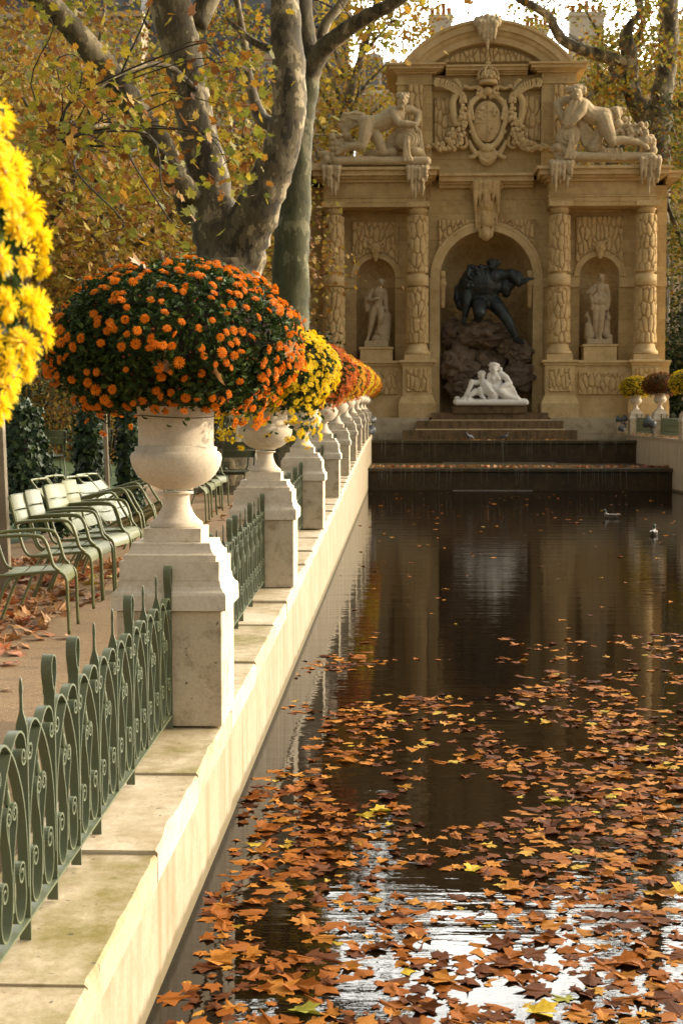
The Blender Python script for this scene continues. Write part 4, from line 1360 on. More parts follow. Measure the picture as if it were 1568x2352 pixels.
# --- columns on their pedestals
for n_, cx in enumerate(cxs):
    pd = MB()
    hw = .56
    pd.square([(hw + .16, zp1 - .0), (hw + .16, zp1 + .55), (hw + .05, zp1 + .80), (hw, zp1 + .86), (hw, zpm - .14), (hw + .04, zpm - .10), (hw + .06, zpm - .02), (hw + .14, zpm + .01), (hw + .14, zPod - .02), (hw + .10, zPod + .004)], (cx, 54.6, 0))
    col = empty('column', (cx, 54.6, zPod)); col.parent = grotto; col.matrix_parent_inverse = world_of(grotto).inverted()
    G(pd, 'column_pedestal', 'facp', col)
    z0, z1 = zp1 + 1.0, zpm - .22
    pn = MB(); nx, nz = 44, 70
    U, V = np.meshgrid(np.linspace(cx - .42, cx + .42, nx), np.linspace(z0, z1, nz)); h = verm(U, V, .18, .5, 20 + n_) * .10
    h[0, :] = h[-1, :] = 0; h[:, 0] = h[:, -1] = 0
    pn.grid([[(U[j, i], 54.6 - hw - .004 - h[j, i], V[j, i]) for i in range(nx)] for j in range(nz)]); G(pn, 'carved_panel', 'verm', col)
    bs = MB(); zb = zPod + .006
    bs.square([(.50, zb), (.50, zb + .22)], (cx, 54.6, 0))
    zb += .222
    bs.lathe([(.485, zb), (.51, zb + .04), (.515, zb + .08), (.49, zb + .14), (.45, zb + .16), (.43, zb + .20), (.40, zb + .27), (.385, zb + .36), (.375, zb + .40)], 40, (cx, 54.6, 0))
    G(bs, 'column_base', 'facp', col)
    zs0 = zb + .40; zs1 = Z2(480, 92, 54.6).z
    zb0, zb1 = Z2(480, 388, 54.6).z, Z2(480, 342, 54.6).z
    sh = MB(); na = 130
    zz = np.arange(zs0, zs1 + .001, .032); A = np.linspace(0, 2 * math.pi, na)
    U, V = np.meshgrid(A * CR, zz)
    h = verm(U, V, .185, .52, 40 + n_) * .13
    for j, z in enumerate(zz):
        if zb0 - .06 < z < zb1 + .10: h[j, :] = .0 if not (zb0 < z < zb1) else .10
        if z < zs0 + .05 or z > zs1 - .08: h[j, :] = 0
    h[:, -1] = h[:, 0]
    taper = lambda z: .335 - .035 * (z - zs0) / (zs1 - zs0) - .012
    sh.grid([[(cx + (taper(zz[j]) + h[j, i]) * math.sin(A[i]), 54.6 + (taper(zz[j]) + h[j, i]) * math.cos(A[i]), zz[j]) for i in range(na)] for j in range(len(zz))], flip=True)
    G(sh, 'shaft', 'verm', col)
    bd = MB(); bd.lathe([(.40, zb0), (.432, zb0 + .02), (.432, zb1 - .02), (.40, zb1)], 40, (cx, 54.6, 0)); G(bd, 'shaft_band', 'facp', col)
    cp = MB(); ztop_c = zArch
    cp.lathe([(.335, zs1 - .01), (.335, zs1 + .10), (.375, zs1 + .12), (.375, zs1 + .16), (.34, zs1 + .18), (.345, zs1 + .22), (.40, zs1 + .31), (.42, zs1 + .34)], 40, (cx, 54.6, 0))
    cp.square([(.43, zs1 + .341), (.43, zs1 + .40), (.455, zs1 + .42), (.455, ztop_c - .003)], (cx, 54.6, 0))
    G(cp, 'capital', 'facp', col)
# --- walls
zArcS = Z2(762, 352, YW).z; rC = (Z2(952, 352, YW).x - Z2(572, 352, YW).x) / 2; xCn = Z2(762, 352, YW).x
mb = MB()
xw0, xw1 = Z2(500, 400, YW).x, Z2(1040, 400, YW).x
zT = Z1(763, 735, YW).z
wall_arch(mb, xw0, xw1, zPod0, zT, xCn, zArcS, rC, YW)
sides = []
for (xa_, xb_, xc_, ys_, r_) in ((45, 500, 310, 352, 79), (1040, 1494, 1224, 345, 81)):
    X0, X1 = Z2(xa_, 400, YW).x, Z2(xb_, 400, YW).x
    xc = Z2(xc_, ys_, YW).x; zs = Z2(xc_, ys_, YW).z; r = Z2(xc_ + r_, ys_, YW).x - xc
    zf = zPod + .01
    wall_arch(mb, X0, X1, zp1, zArch, xc, zs, r, YW + .002, zf)
    sides.append((xc, zs, r, zf, X0, X1))
# ends and back of the building
for X, s in ((XL, 1), (XR, -1)):
    mb.add([(X, YW, zp1), (X, YB, zp1), (X, YB, zCor0 + .2), (X, YW, zCor0 + .2)], [(0, 1, 2, 3)])
mb.add([(XL, YB, zp1), (XR, YB, zp1), (XR, YB, zCor1), (XL, YB, zCor1)], [(0, 1, 2, 3)])
# outer piers
for x0, x1 in ((45, 92), (1455, 1494)):
    X0, X1 = Z2(x0, 400, YW).x, Z2(x1, 400, YW).x
    mb.box(X0, X1, YW - .12, YW + .5, zp1, zArch)
G(mb, 'wall', 'fac')
# string course
zs_ = Z2(400, 388, YW).z; zs2 = Z2(400, 355, YW).z
def course(x0, x1):
    mb = MB(); mb.box(x0, x1, YW - .06, YW + .1, zs_, zs2); mb.box(x0, x1, YW - .085, YW + .1, zs_ - .05, zs_); G(mb, 'string_course', 'facp')
for (xc, zs, r, zf, X0, X1) in sides:
    course(X0 + .01, xc - r - .004); course(xc + r + .004, X1 - .3)
course(Z2(525, 400, YW).x, xCn - rC - .01); course(xCn + rC + .01, Z2(1012, 400, YW).x)
for x0, x1 in ((43, 94), (1453, 1496)):
    mb = MB(); mb.box(Z2(x0, 400, YW).x, Z2(x1, 400, YW).x, YW - .20, YW + .45, zs_ - .05, zs2 + .003); G(mb, 'string_course', 'facp')
niche(xCn, rC, zPod0 - .3, zArcS, 2.6, YW, 'central_niche', 'verm', 61, .09)
for i, (xc, zs, r, zf, X0, X1) in enumerate(sides):
    niche(xc, r, zf, zs, .95, YW + .002, 'side_niche', 'verm', 71 + i, .07, (zs_ - .02, zs2 + .05))
    fl = MB(); fl.box(xc - r, xc + r, YW - .05, YW + 1.0, zf - .2, zf - .003); G(fl, 'niche_floor', 'facp')
    av = MB(); archivolt(av, xc, zs, r + .002, r + .24, YW - .07, YW + .05); G(av, 'arch_moulding', 'facp')
    pz0, pz1 = Z2(310, 292, YW).z, Z2(310, (122, 105)[i], YW).z
    verm_panel(xc - 1.22 * r, xc + 1.16 * r, pz0, pz1, YW - .005, 81 + i, (xc, zs, r + .24))
    # horned grotesque mask over the arch
    mk = MB(); zc = zs + r + .32; Ym = YW - .16
    mk.ell((xc, Ym, zc), .20, .14, .27); mk.ell((xc, Ym - .12, zc - .04), .05, .07, .09); mk.ell((xc, Ym - .10, zc + .10), .17, .06, .05)
    for s in (-1, 1):
        mk.ell((xc + s * .08, Ym - .10, zc + .03), .04, .03, .03); mk.ell((xc + s * .11, Ym - .07, zc - .08), .07, .06, .07)
        mk.chain([((xc + s * .12, Ym, zc + .18), .06), ((xc + s * .24, Ym, zc + .27), .045), ((xc + s * .30, Ym, zc + .38), .02)])
        mk.chain([((xc + s * .19, Ym, zc + .06), .05), ((xc + s * .33, Ym + .02, zc + .13), .025)])
        mk.chain([((xc + s * .07, Ym - .06, zc - .22), .05), ((xc + s * .05, Ym - .06, zc - .42), .02)])
    mk.chain([((xc, Ym - .08, zc - .15), .06), ((xc, Ym - .07, zc - .32), .05), ((xc, Ym - .05, zc - .46), .02)])
    remeshed(mk, 'grotesque_mask', M['verm'], grotto, .022, 2, True)
av = MB(); archivolt(av, xCn, zArcS, rC + .002, rC + .40, YW - .10, YW + .05); G(av, 'arch_moulding', 'facp')
for s in (-1, 1):
    jb = MB(); xj = xCn + s * (rC + .002)
    jb.box(min(xj, xj + s * .40), max(xj, xj + s * .40), YW - .09, YW + .05, zPod0 - .3, zArcS - .003); G(jb, 'arch_jamb', 'facp')
X0, X1, z0, z1 = rect(Z2, 566, 250, 960, 112, YW)
z0, z1 = min(z0, z1), max(z0, z1)
verm_panel(X0, X1, z0, z1, YW - .005, 91, (xCn, zArcS, rC + .40))
# herms at the springing of the central niche
for s in (-1, 1):
    hm = MB(); x = xCn + s * (rC - .12); z = zArcS - .2
    hm.ell((x, YW - .05, z + .3), .11, .10, .14); hm.cap((x, YW, z + .12), (x, YW, z - .9), .13, .09); hm.ell((x, YW - .05, z + .42), .13, .1, .06); hm.ell((x, YW - .03, z - .05), .17, .12, .14)
    remeshed(hm, 'carved_herm', M['verm'], grotto, .025, 2, True)
# --- entablature
mb = MB()
def ent(x0, x1, Yf, tl):
    """architrave, frieze between px columns x0..x1 with its face at Yf"""
    X0, X1 = Z1(x0, 800, Yf).x, Z1(x1, 800, Yf).x
    zf = zArch + (zCor0 - zArch) * .42
    mb.box(X0, X1, Yf, YB - .1, zArch, zArch + .16); mb.box(X0 - .02, X1 + .02, Yf - .025, YB - .1, zArch + .16, zf - .05); mb.box(X0 - .05, X1 + .05, Yf - .06, YB - .1, zf - .05, zf)
    mb.box(X0, X1, Yf + .01, YB - .1, zf, zCor0)
    return X0, X1
eL = ent(97, 514, YE, 1); G(mb, 'entablature', 'fac'); mb = MB(); eR = ent(1019, 1456, YE, 1)
G(mb, 'entablature', 'fac')
for a_, b_ in ((XL, eL[0]), (eR[1], XR)): mb = MB(); mb.box(a_, b_, YW - .12, YB - .1, zArch, zCor0); G(mb, 'end_wall', 'fac')
mb = MB()
def cornice(X0, X1, Yf, Yb, zl, zh, e0=1, e1=1, out=.42):
    h = zh - zl
    st = [(0, .0, .22, .10), (0, .22, .40, .24), (0, .40, .78, .40), (0, .78, 1.0, .52)]
    for _, a, b, o in st:
        o *= out / .42
        mb.box(X0 - o * e0, X1 + o * e1, Yf - o, Yb, zl + h * a, zl + h * b)
cornice(eL[0], eL[1], YE, YB, zCor0 + .002, zCor1)
cornice(eR[0], eR[1], YE, YB, zCor0 + .002, zCor1)
cornice(eL[1] + .53, eR[0] - .53, YW - .1, YB - .2, zCor0 - .06, zCor1 - .07, 0, 0)
cornice(XL, eL[0] - .53, YW - .2, YB - .2, zCor0 + .03, zCor1 - .04, 1, 0); cornice(eR[1] + .53, XR, YW - .2, YB - .2, zCor0 + .03, zCor1 - .04, 0, 1)
G(mb, 'main_cornice', 'facp')
# --- attic with the arms, and the segmental pediment
YA = 55.15
xA0, xA1 = Z1(397, 500, YA).x, Z1(1128, 500, YA).x
zA1 = Z1(765, 305, YA).z; zA2 = Z1(765, 270, YA).z
mb = MB(); mb.box(xA0 + .9, xA1 - .9, YA + .1, YB - .6, zCor1 - .02, zA1)
for x0, x1 in ((xA0, xA0 + 1.35), (xA1 - 1.35, xA1)):
    mb.box(x0, x1, YA - .18, YB - .5, zCor1 - .01, zA1 - .002)
    mb.box(x0 - .06, x1 + .06, YA - .24, YB - .45, zA1 - .42, zA1 - .34)
# sunk frame behind the arms
fx0, fx1, fz0, fz1 = rect(Z1, 528, 595, 1002, 368, YA)
for a, b, c, d in ((fx0, fx1, fz1 - .14, fz1), (fx0, fx1, fz0, fz0 + .12), (fx0, fx0 + .14, fz0 + .12, fz1 - .14), (fx1 - .14, fx1, fz0 + .12, fz1 - .14)):
    mb.box(a, b, YA + .03, YA + .1, c, d)
G(mb, 'attic', 'fac')
for (x0, y0, x1, y1, sd_) in ((549, 590, 690, 398, 101), (860, 580, 985, 388, 102), (443, 640, 500, 352, 103), (1034, 640, 1092, 352, 104)):
    X0, X1, z0, z1 = rect(Z1, x0, y0, x1, y1, YA); z0, z1 = min(z0, z1), max(z0, z1)
    verm_panel(X0, X1, z0, z1, (YA + .095) if sd_ < 103 else YA - .185, sd_, dep=.15, cu=.2, cv=.55)
mb = MB()
cornice(xA0, xA0 + 1.45, YA - .2, YB - .5, zA1, zA2, 1, 1, .34); cornice(xA1 - 1.45, xA1, YA - .2, YB - .5, zA1, zA2, 1, 1, .34)
cornice(xA0 + 1.45 + .43, xA1 - 1.45 - .43, YA + .02, YB - .5, zA1 - .03, zA2 - .03, 0, 0, .3)
G(mb, 'attic_cornice', 'facp')
pc = Z1(766, 278, YA); half = (Z1(1116, 270, YA).x - Z1(412, 270, YA).x) / 2; rise = Z1(766, 92, YA).z - zA2
RO = (half ** 2 + rise ** 2) / (2 * rise); zc = zA2 + rise - RO; a0 = math.asin(min(.999, (zA2 - zc) / RO))
mb = MB()
prof = [(RO, YB - .6), (RO, YA - .50), (RO - .10, YA - .50), (RO - .16, YA - .42), (RO - .38, YA - .42), (RO - .40, YA - .34), (RO - .52, YA - .30), (RO - .60, YA - .22), (RO - .82, YA - .20), (RO - .84, YA - .06), (RO - .86, YA + .2)]
rows = []
for i in range(61):
    a = math.pi - a0 - (math.pi - 2 * a0) * i / 60
    rows.append([(pc.x + q * math.cos(a), y, max(zc + q * math.sin(a), zA2 + .002)) for q, y in prof])
mb.grid(rows, smooth=False)
G(mb, 'pediment_moulding', 'facp')
mb = MB()
tp = [(pc.x + (RO - .5) * math.cos(a), max(zA2 + .003, zc + (RO - .5) * math.sin(a))) for a in np.linspace(math.pi - a0, a0, 40)]
mb.prism(tp, 'y', YA + .1, YB - .7); G(mb, 'tympanum', 'fac')
verm_panel(pc.x - half * .70, pc.x + half * .70, zA2 + .12, zc + RO - .90, YA + .09, 111, dep=.16, cu=.20, cv=.55, arc=(pc.x, zc, RO - .98))
# --- hanging stone icicles
for (x, y, w, cols, L, th, sd_, nm, YY) in ((766, 92, .72, 5, 1.5, .15, 1, 'pediment_icicles', YA - .55), (762, 748, 1.0, 6, 2.6, .15, 2, 'keystone_icicles', YW - .18),
                                     (128, 690, .70, 5, 1.2, .11, 3, 'cornice_icicles', YE - .5), (480, 690, .80, 6, 1.3, .11, 4, 'cornice_icicles', YE - .5),
                                     (1070, 668, .85, 6, 1.35, .12, 5, 'cornice_icicles', YE - .5), (1430, 650, .75, 5, 1.4, .12, 6, 'cornice_icicles', YE - .5)):
    p = Z1(x, y, YY); mb = MB()
    drips(mb, p, w, cols, L, th, sd_, 2 if nm != 'keystone_icicles' else 3)
    if nm == 'pediment_icicles':
        for i in range(5): mb.ell((p.x + (i - 2) * .19, p.y - .02, p.z + .12 - .05 * abs(i - 2)), .17, .2, .22)
    else:
        for i in range(5): mb.ell((p.x + (i - 2) * w * .22, p.y, p.z + .02), w * .16, .16, .13)
    if nm == 'keystone_icicles':
        for z_, w_ in ((-.9, .30), (-1.5, .22), (-2.0, .20)): mb.ell((p.x, p.y - .08, p.z + z_), w_, .22, .28)
        for s in (-1, 1):
            mb.ell((p.x + s * .50, p.y, p.z - .12), .18, .16, .17); mb.chain([((p.x + s * .5, p.y, p.z - .1), .12), ((p.x + s * .42, p.y, p.z - .5), .08), ((p.x + s * .25, p.y, p.z - .8), .05)])
    remeshed(mb, nm, M['statue'] if nm != 'keystone_icicles' else M['verm'], grotto, .026, 1, True)

# --- coat of arms
Zf, rf = survey(1050, 20, 4.48)
YS = YA - .12
arms = empty('coat_of_arms', Zf(755, 1270, YS)); arms.parent = grotto; arms.matrix_parent_inverse = world_of(grotto).inverted()
def A_(name, mb, vox=0, sm=1):
    if vox: return remeshed(mb, name, M['facp'], arms, vox, sm, True)
    return G(mb, name, 'facp', arms)
def pp(x, y, d=0): return Zf(x, y, YS) + Vector((0, d, 0))
R1 = rf(1, YS)
sh = MB(); c = pp(750, 1270); sh.ell((c.x, c.y + .02, c.z), 158 * R1, .16, 228 * R1, 40, 20)
b = MB()
for (x, y, r) in ((687, 1130, 27), (650, 1175, 15), (722, 1170, 15), (648, 1228, 15), (722, 1220, 15), (687, 1252, 15)):
    p = pp(x, y); b.ell((p.x, c.y - .13, p.z), r * R1, .04, r * R1, 12, 8)
b.box(c.x - .012, c.x + .008, c.y - .155, c.y, c.z - 205 * R1, c.z + 205 * R1); b.box(c.x - 140 * R1, c.x, c.y - .150, c.y, c.z - 24 * R1, c.z - 18 * R1)
def lily(x, y, s, hf=False):
    p = pp(x, y); Y = c.y - .14
    b.chain([((p.x, Y, p.z + s * 1.5), s * .08), ((p.x, Y, p.z + s * .7), s * .30), ((p.x, Y, p.z - s * .1), s * .14), ((p.x, Y, p.z - s), s * .10)], 8)
    for q in ((1,) if hf else (-1, 1)):
        b.chain([((p.x + q * s * .1, Y, p.z), s * .14), ((p.x + q * s * .5, Y, p.z + s * .55), s * .2), ((p.x + q * s * 1.0, Y, p.z + s * .45), s * .16), ((p.x + q * s * .95, Y, p.z + s * .1), s * .10)], 8)
        b.chain([((p.x + q * s * .1, Y, p.z - s * .3), s * .12), ((p.x + q * s * .55, Y, p.z - s * .7), s * .13)], 8)
    b.box(p.x - (0 if hf else s * .4), p.x + s * .4, Y - s * .12, Y, p.z - s * .2, p.z - s * .05)
lily(822, 1185, 44 * R1); lily(760, 1375, 44 * R1, True)
A_('shield', sh); A_('shield_charges', b)
fm = MB()
def mir(x, s): return x if s < 0 else 1506 - x
def tubepx(mb, pts, d=0, seg=8):
    q = spline([(x, y, r) for x, y, r in pts], 5); 
    mb.tube([pp(a[0], a[1], d) for a in q], [max(.01, a[2] * R1) for a in q], seg)
for s in (-1, 1):
    tubepx(fm, [(mir(735, s), 1020, 16), (mir(690, s), 990, 24), (mir(610, s), 1030, 30), (mir(550, s), 1130, 32), (mir(545, s), 1250, 30), (mir(585, s), 1370, 26), (mir(545, s), 1395, 18)], -.06)
    tubepx(fm, [(mir(585, s), 1370, 26), (mir(610, s), 1450, 34), (mir(680, s), 1540, 36), (mir(753, s), 1570, 36)], -.05)
    tubepx(fm, [(mir(545, s), 1480, 16), (mir(580, s), 1570, 26), (mir(620, s), 1640, 30), (mir(570, s), 1675, 22), (mir(552, s), 1650, 12)], -.02)
    tubepx(fm, [(mir(660, s), 1600, 18), (mir(680, s), 1680, 26), (mir(753, s), 1730, 30)], -.02)
    for i in range(5):
        p = pp(mir(560 + 8 * i, s), 1060 + 45 * i, -.12); fm.ell(p, .06, .06, .10)
    # volutes under the crown
    tubepx(fm, [(mir(655, s), 935, 10), (mir(640, s), 915, 14), (mir(672, s), 905, 16), (mir(690, s), 940, 20), (mir(660, s), 975, 22), (mir(625, s), 955, 18)], -.12)
    tubepx(fm, [(mir(690, s), 905, 20), (mir(640, s), 885, 20), (mir(560, s), 905, 20), (mir(500, s), 880, 24), (mir(495, s), 905, 26)], -.06)
p = pp(753, 1640); fm.ell((p.x, p.y + .02, p.z), 105 * R1, .14, 125 * R1); p = pp(753, 940); fm.ell((p.x, p.y - .1, p.z), 50 * R1, .14, 50 * R1)
for i in range(7):
    a = -1.0 + i / 3.0; tubepx(fm, [(753, 1530, 10), (753 + 45 * a, 1575 + 12 * abs(a), 12), (753 + 75 * a, 1600 + 20 * (1 - abs(a)), 6)], -.15)
A_('cartouche_frame', fm, .022, 1)
cr = MB(); p = pp(757, 868, -.12)
cr.lathe([(100 * R1, 0), (104 * R1, .03), (104 * R1, .14), (98 * R1, .15)], 28, p)
for i in range(14):
    a = 2 * math.pi * i / 14; cr.ell(p + Vector((112 * R1 * math.cos(a), 112 * R1 * math.sin(a), .23)), .055, .055, .09, 8, 6)
for i in range(8):
    a = 2 * math.pi * (i + .5) / 8
    q = spline([(98 * R1, .15), (118 * R1, .30), (95 * R1, .50), (50 * R1, .62), (8 * R1, .64)], 5)
    cr.tube([p + Vector((u * math.cos(a), u * math.sin(a), w)) for u, w in q], .032, 6)
    for u, w in q[3::3]: cr.ell(p + Vector((u * 1.04 * math.cos(a), u * 1.04 * math.sin(a), w + .03)), .04, .04, .04, 6, 4)
cr.lathe([(85 * R1, .15), (95 * R1, .3), (80 * R1, .47), (40 * R1, .58), (.02, .60)], 24, p)
cr.ell(p + Vector((0, 0, .70)), .09, .09, .09); cr.ell(p + Vector((0, 0, .83)), .13, .05, .05); cr.cap(p + Vector((0, 0, .78)), p + Vector((0, 0, 1.0)), .05, .03)
A_('crown', cr)
for s in (-1, 1):
    pl = MB()
    rib = spline([(mir(480, s), 1000), (mir(440, s), 930), (mir(380, s), 880), (mir(300, s), 840), (mir(200, s), 815), (mir(170, s), 830)], 6)
    pl.tube([pp(a[0], a[1], -.12) for a in rib], [.06 - .04 * i / len(rib) for i in range(len(rib))], 6)
    for i in range(16):
        t = i / 15; a = rib[int(t * (len(rib) - 4)) + 2]; L = 95 * (1 - .45 * abs(t - .4))
        sx = (1 if s < 0 else -1)
        q = spline([(a[0], a[1] - 20), (a[0] - sx * 18, a[1] + .35 * L - 10), (a[0] - sx * 6, a[1] + .75 * L), (a[0] + sx * 22, a[1] + L)], 4)
        pl.tube([pp(w[0], w[1], -.16) for w in q], [.045, *([.04] * (len(q) - 2)), .015], 6)
    for i in range(4):
        q = spline([(mir(470, s), 930), (mir(440 - i * 12, s), 850 - i * 8), (mir(400 - i * 10, s), 790 + i * 8)], 4); pl.tube([pp(w[0], w[1], -.08) for w in q], [.05, *([.045] * (len(q) - 2)), .02], 6)
    A_('palm_spray', pl)
    sc = MB()
    tubepx(sc, [(mir(462, s), 1075, 22), (mir(450, s), 1040, 22), (mir(490, s), 1020, 26), (mir(500, s), 1075, 26)], -.12)
    tubepx(sc, [(mir(500, s), 1040, 26), (mir(470, s), 975, 34), (mir(410, s), 980, 40), (mir(365, s), 1060, 40), (mir(375, s), 1200, 40), (mir(410, s), 1330, 38)], -.06)
    tubepx(sc, [(mir(505, s), 1440, 16), (mir(520, s), 1530, 20), (mir(480, s), 1565, 20), (mir(440, s), 1545, 18), (mir(440, s), 1510, 12)], -.02)
    A_('scroll', sc)
    ga = MB(); r = random.Random(3)
    path = spline([(mir(478, s), 1100), (mir(475, s), 1200), (mir(460, s), 1300), (mir(425, s), 1390), (mir(395, s), 1470), (mir(340, s), 1530), (mir(260, s), 1570), (mir(180, s), 1560), (mir(110, s), 1560), (mir(60, s), 1575)], 5)
    for i, w in enumerate(path):
        t = i / len(path); W = 12 + 60 * math.sin(math.pi * min(1, t * 1.15)) ** 1.2
        for _ in range(1 + int(W / 18)):
            q = pp(w[0] + r.uniform(-W, W), w[1] + r.uniform(-W, W) * .9, -.1 - r.random() * .1); rr = r.uniform(14, 30) * R1
            ga.ell(q, rr, rr, rr * r.uniform(.9, 1.3), 8, 6)
    A_('fruit_garland', ga)

# --- steps and the two dark cascades
steps = empty('fountain_steps', (XC, 52.8, Z2(763, 1008, 52.6).z)); tag(steps, 'three wet stone steps below the white marble lovers', 'steps')
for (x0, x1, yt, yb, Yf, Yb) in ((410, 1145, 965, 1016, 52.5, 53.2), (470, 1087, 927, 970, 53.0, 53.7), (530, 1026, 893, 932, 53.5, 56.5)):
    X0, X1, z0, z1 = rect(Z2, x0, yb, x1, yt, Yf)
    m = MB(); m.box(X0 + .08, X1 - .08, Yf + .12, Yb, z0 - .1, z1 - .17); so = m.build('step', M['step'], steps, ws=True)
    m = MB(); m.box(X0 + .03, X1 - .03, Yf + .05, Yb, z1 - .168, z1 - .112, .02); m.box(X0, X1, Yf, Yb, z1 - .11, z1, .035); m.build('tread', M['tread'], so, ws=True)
_f, _r = survey(1080, 600, 5.227)
m = MB(); m.box(_f(262, 2170, 53.4).x, _f(1240, 2170, 53.4).x, 53.52, 55.2, _f(750, 2250, 53.5).z - .05, _f(750, 2172, 53.5).z, .015)
tag(m.build('statue_block', M['step']), 'low brown stone slab under the white marble lovers', 'plinth')
zw1 = Z2(763, 1017, 51.5).z
w1 = empty('upper_cascade', (XC, 51.5, 0)); tag(w1, 'upper dark wet stone cascade wall below the steps', 'cascade wall')
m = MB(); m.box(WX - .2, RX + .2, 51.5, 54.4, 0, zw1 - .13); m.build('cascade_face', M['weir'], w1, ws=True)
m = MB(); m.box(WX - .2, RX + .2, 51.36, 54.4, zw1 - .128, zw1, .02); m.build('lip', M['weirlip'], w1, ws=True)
zw2 = .72
w2 = empty('lower_cascade', (XC, 44.8, 0)); tag(w2, 'lower dark wet stone cascade wall standing in the pool', 'cascade wall')
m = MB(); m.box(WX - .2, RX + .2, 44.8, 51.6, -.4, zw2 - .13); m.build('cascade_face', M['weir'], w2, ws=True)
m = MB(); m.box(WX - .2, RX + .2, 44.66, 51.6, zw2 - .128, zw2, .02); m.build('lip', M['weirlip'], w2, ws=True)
def trickle(y, zt, zb, n, seed):
    r = random.Random(seed); m = MB()
    for _ in range(n):
        x = r.uniform(WX + .2, RX - .4); L = (zt - zb) * r.uniform(.5, 1); w = r.uniform(.002, .0045)
        m.tube([(x, y - .16, zt), (x + r.uniform(-.03, .03), y - .15, zt - L)], w, 5)
    return m
fo = stone('water_foam', (.16, .15, .13), (.30, .29, .26), rough=.2)
for (y, zt, zb, a, b_, sd_, lab) in ((44.8, zw2 - .02, 0, 1.9, 4.3, 1, 'thin trickles of water and foam at the lower cascade'), (51.5, zw1 - .02, zw2, 1.8, 5.8, 2, 'thin trickles of water and foam at the upper cascade')):
    m = trickle(y, zt, zb, 46, sd_)
    r = random.Random(sd_)
    x = a
    while x < b_:
        m.cap((x, y - .18 + r.uniform(-.02, .02), zb + .008), (x + .12, y - .18, zb + .008), .022, .018, 6, 2); x += r.uniform(.06, .14)
    tag(m.build('water_trickles', fo), lab, 'water', kind='stuff')
# ------------------------------------------------------------------ sculptures
def rock_mesh(c, rx, ry, rz, seed, amp=.22, cuts=4, freq=1.3):
    import bmesh
    bm = bmesh.new(); bmesh.ops.create_icosphere(bm, subdivisions=cuts, radius=1)
    s = Vector((seed * 3.7, seed * 1.9, seed * 5.3))
    for v in bm.verts:
        n = v.co.normalized()
        q = noise.voronoi(n * freq + s)[0]
        d = 1 + amp * (q[1] - q[0]) * 1.2 - amp * .5 + amp * .7 * noise.noise(n * 2.5 + s) + amp * .25 * noise.noise(n * 7 + s)
        v.co = Vector((n.x * rx, n.y * ry, n.z * rz)) * d + Vector(c)
    me = bpy.data.meshes.new('rock'); bm.to_mesh(me); bm.free()
    me.polygons.foreach_set('use_smooth', [False] * len(me.polygons))
    return me

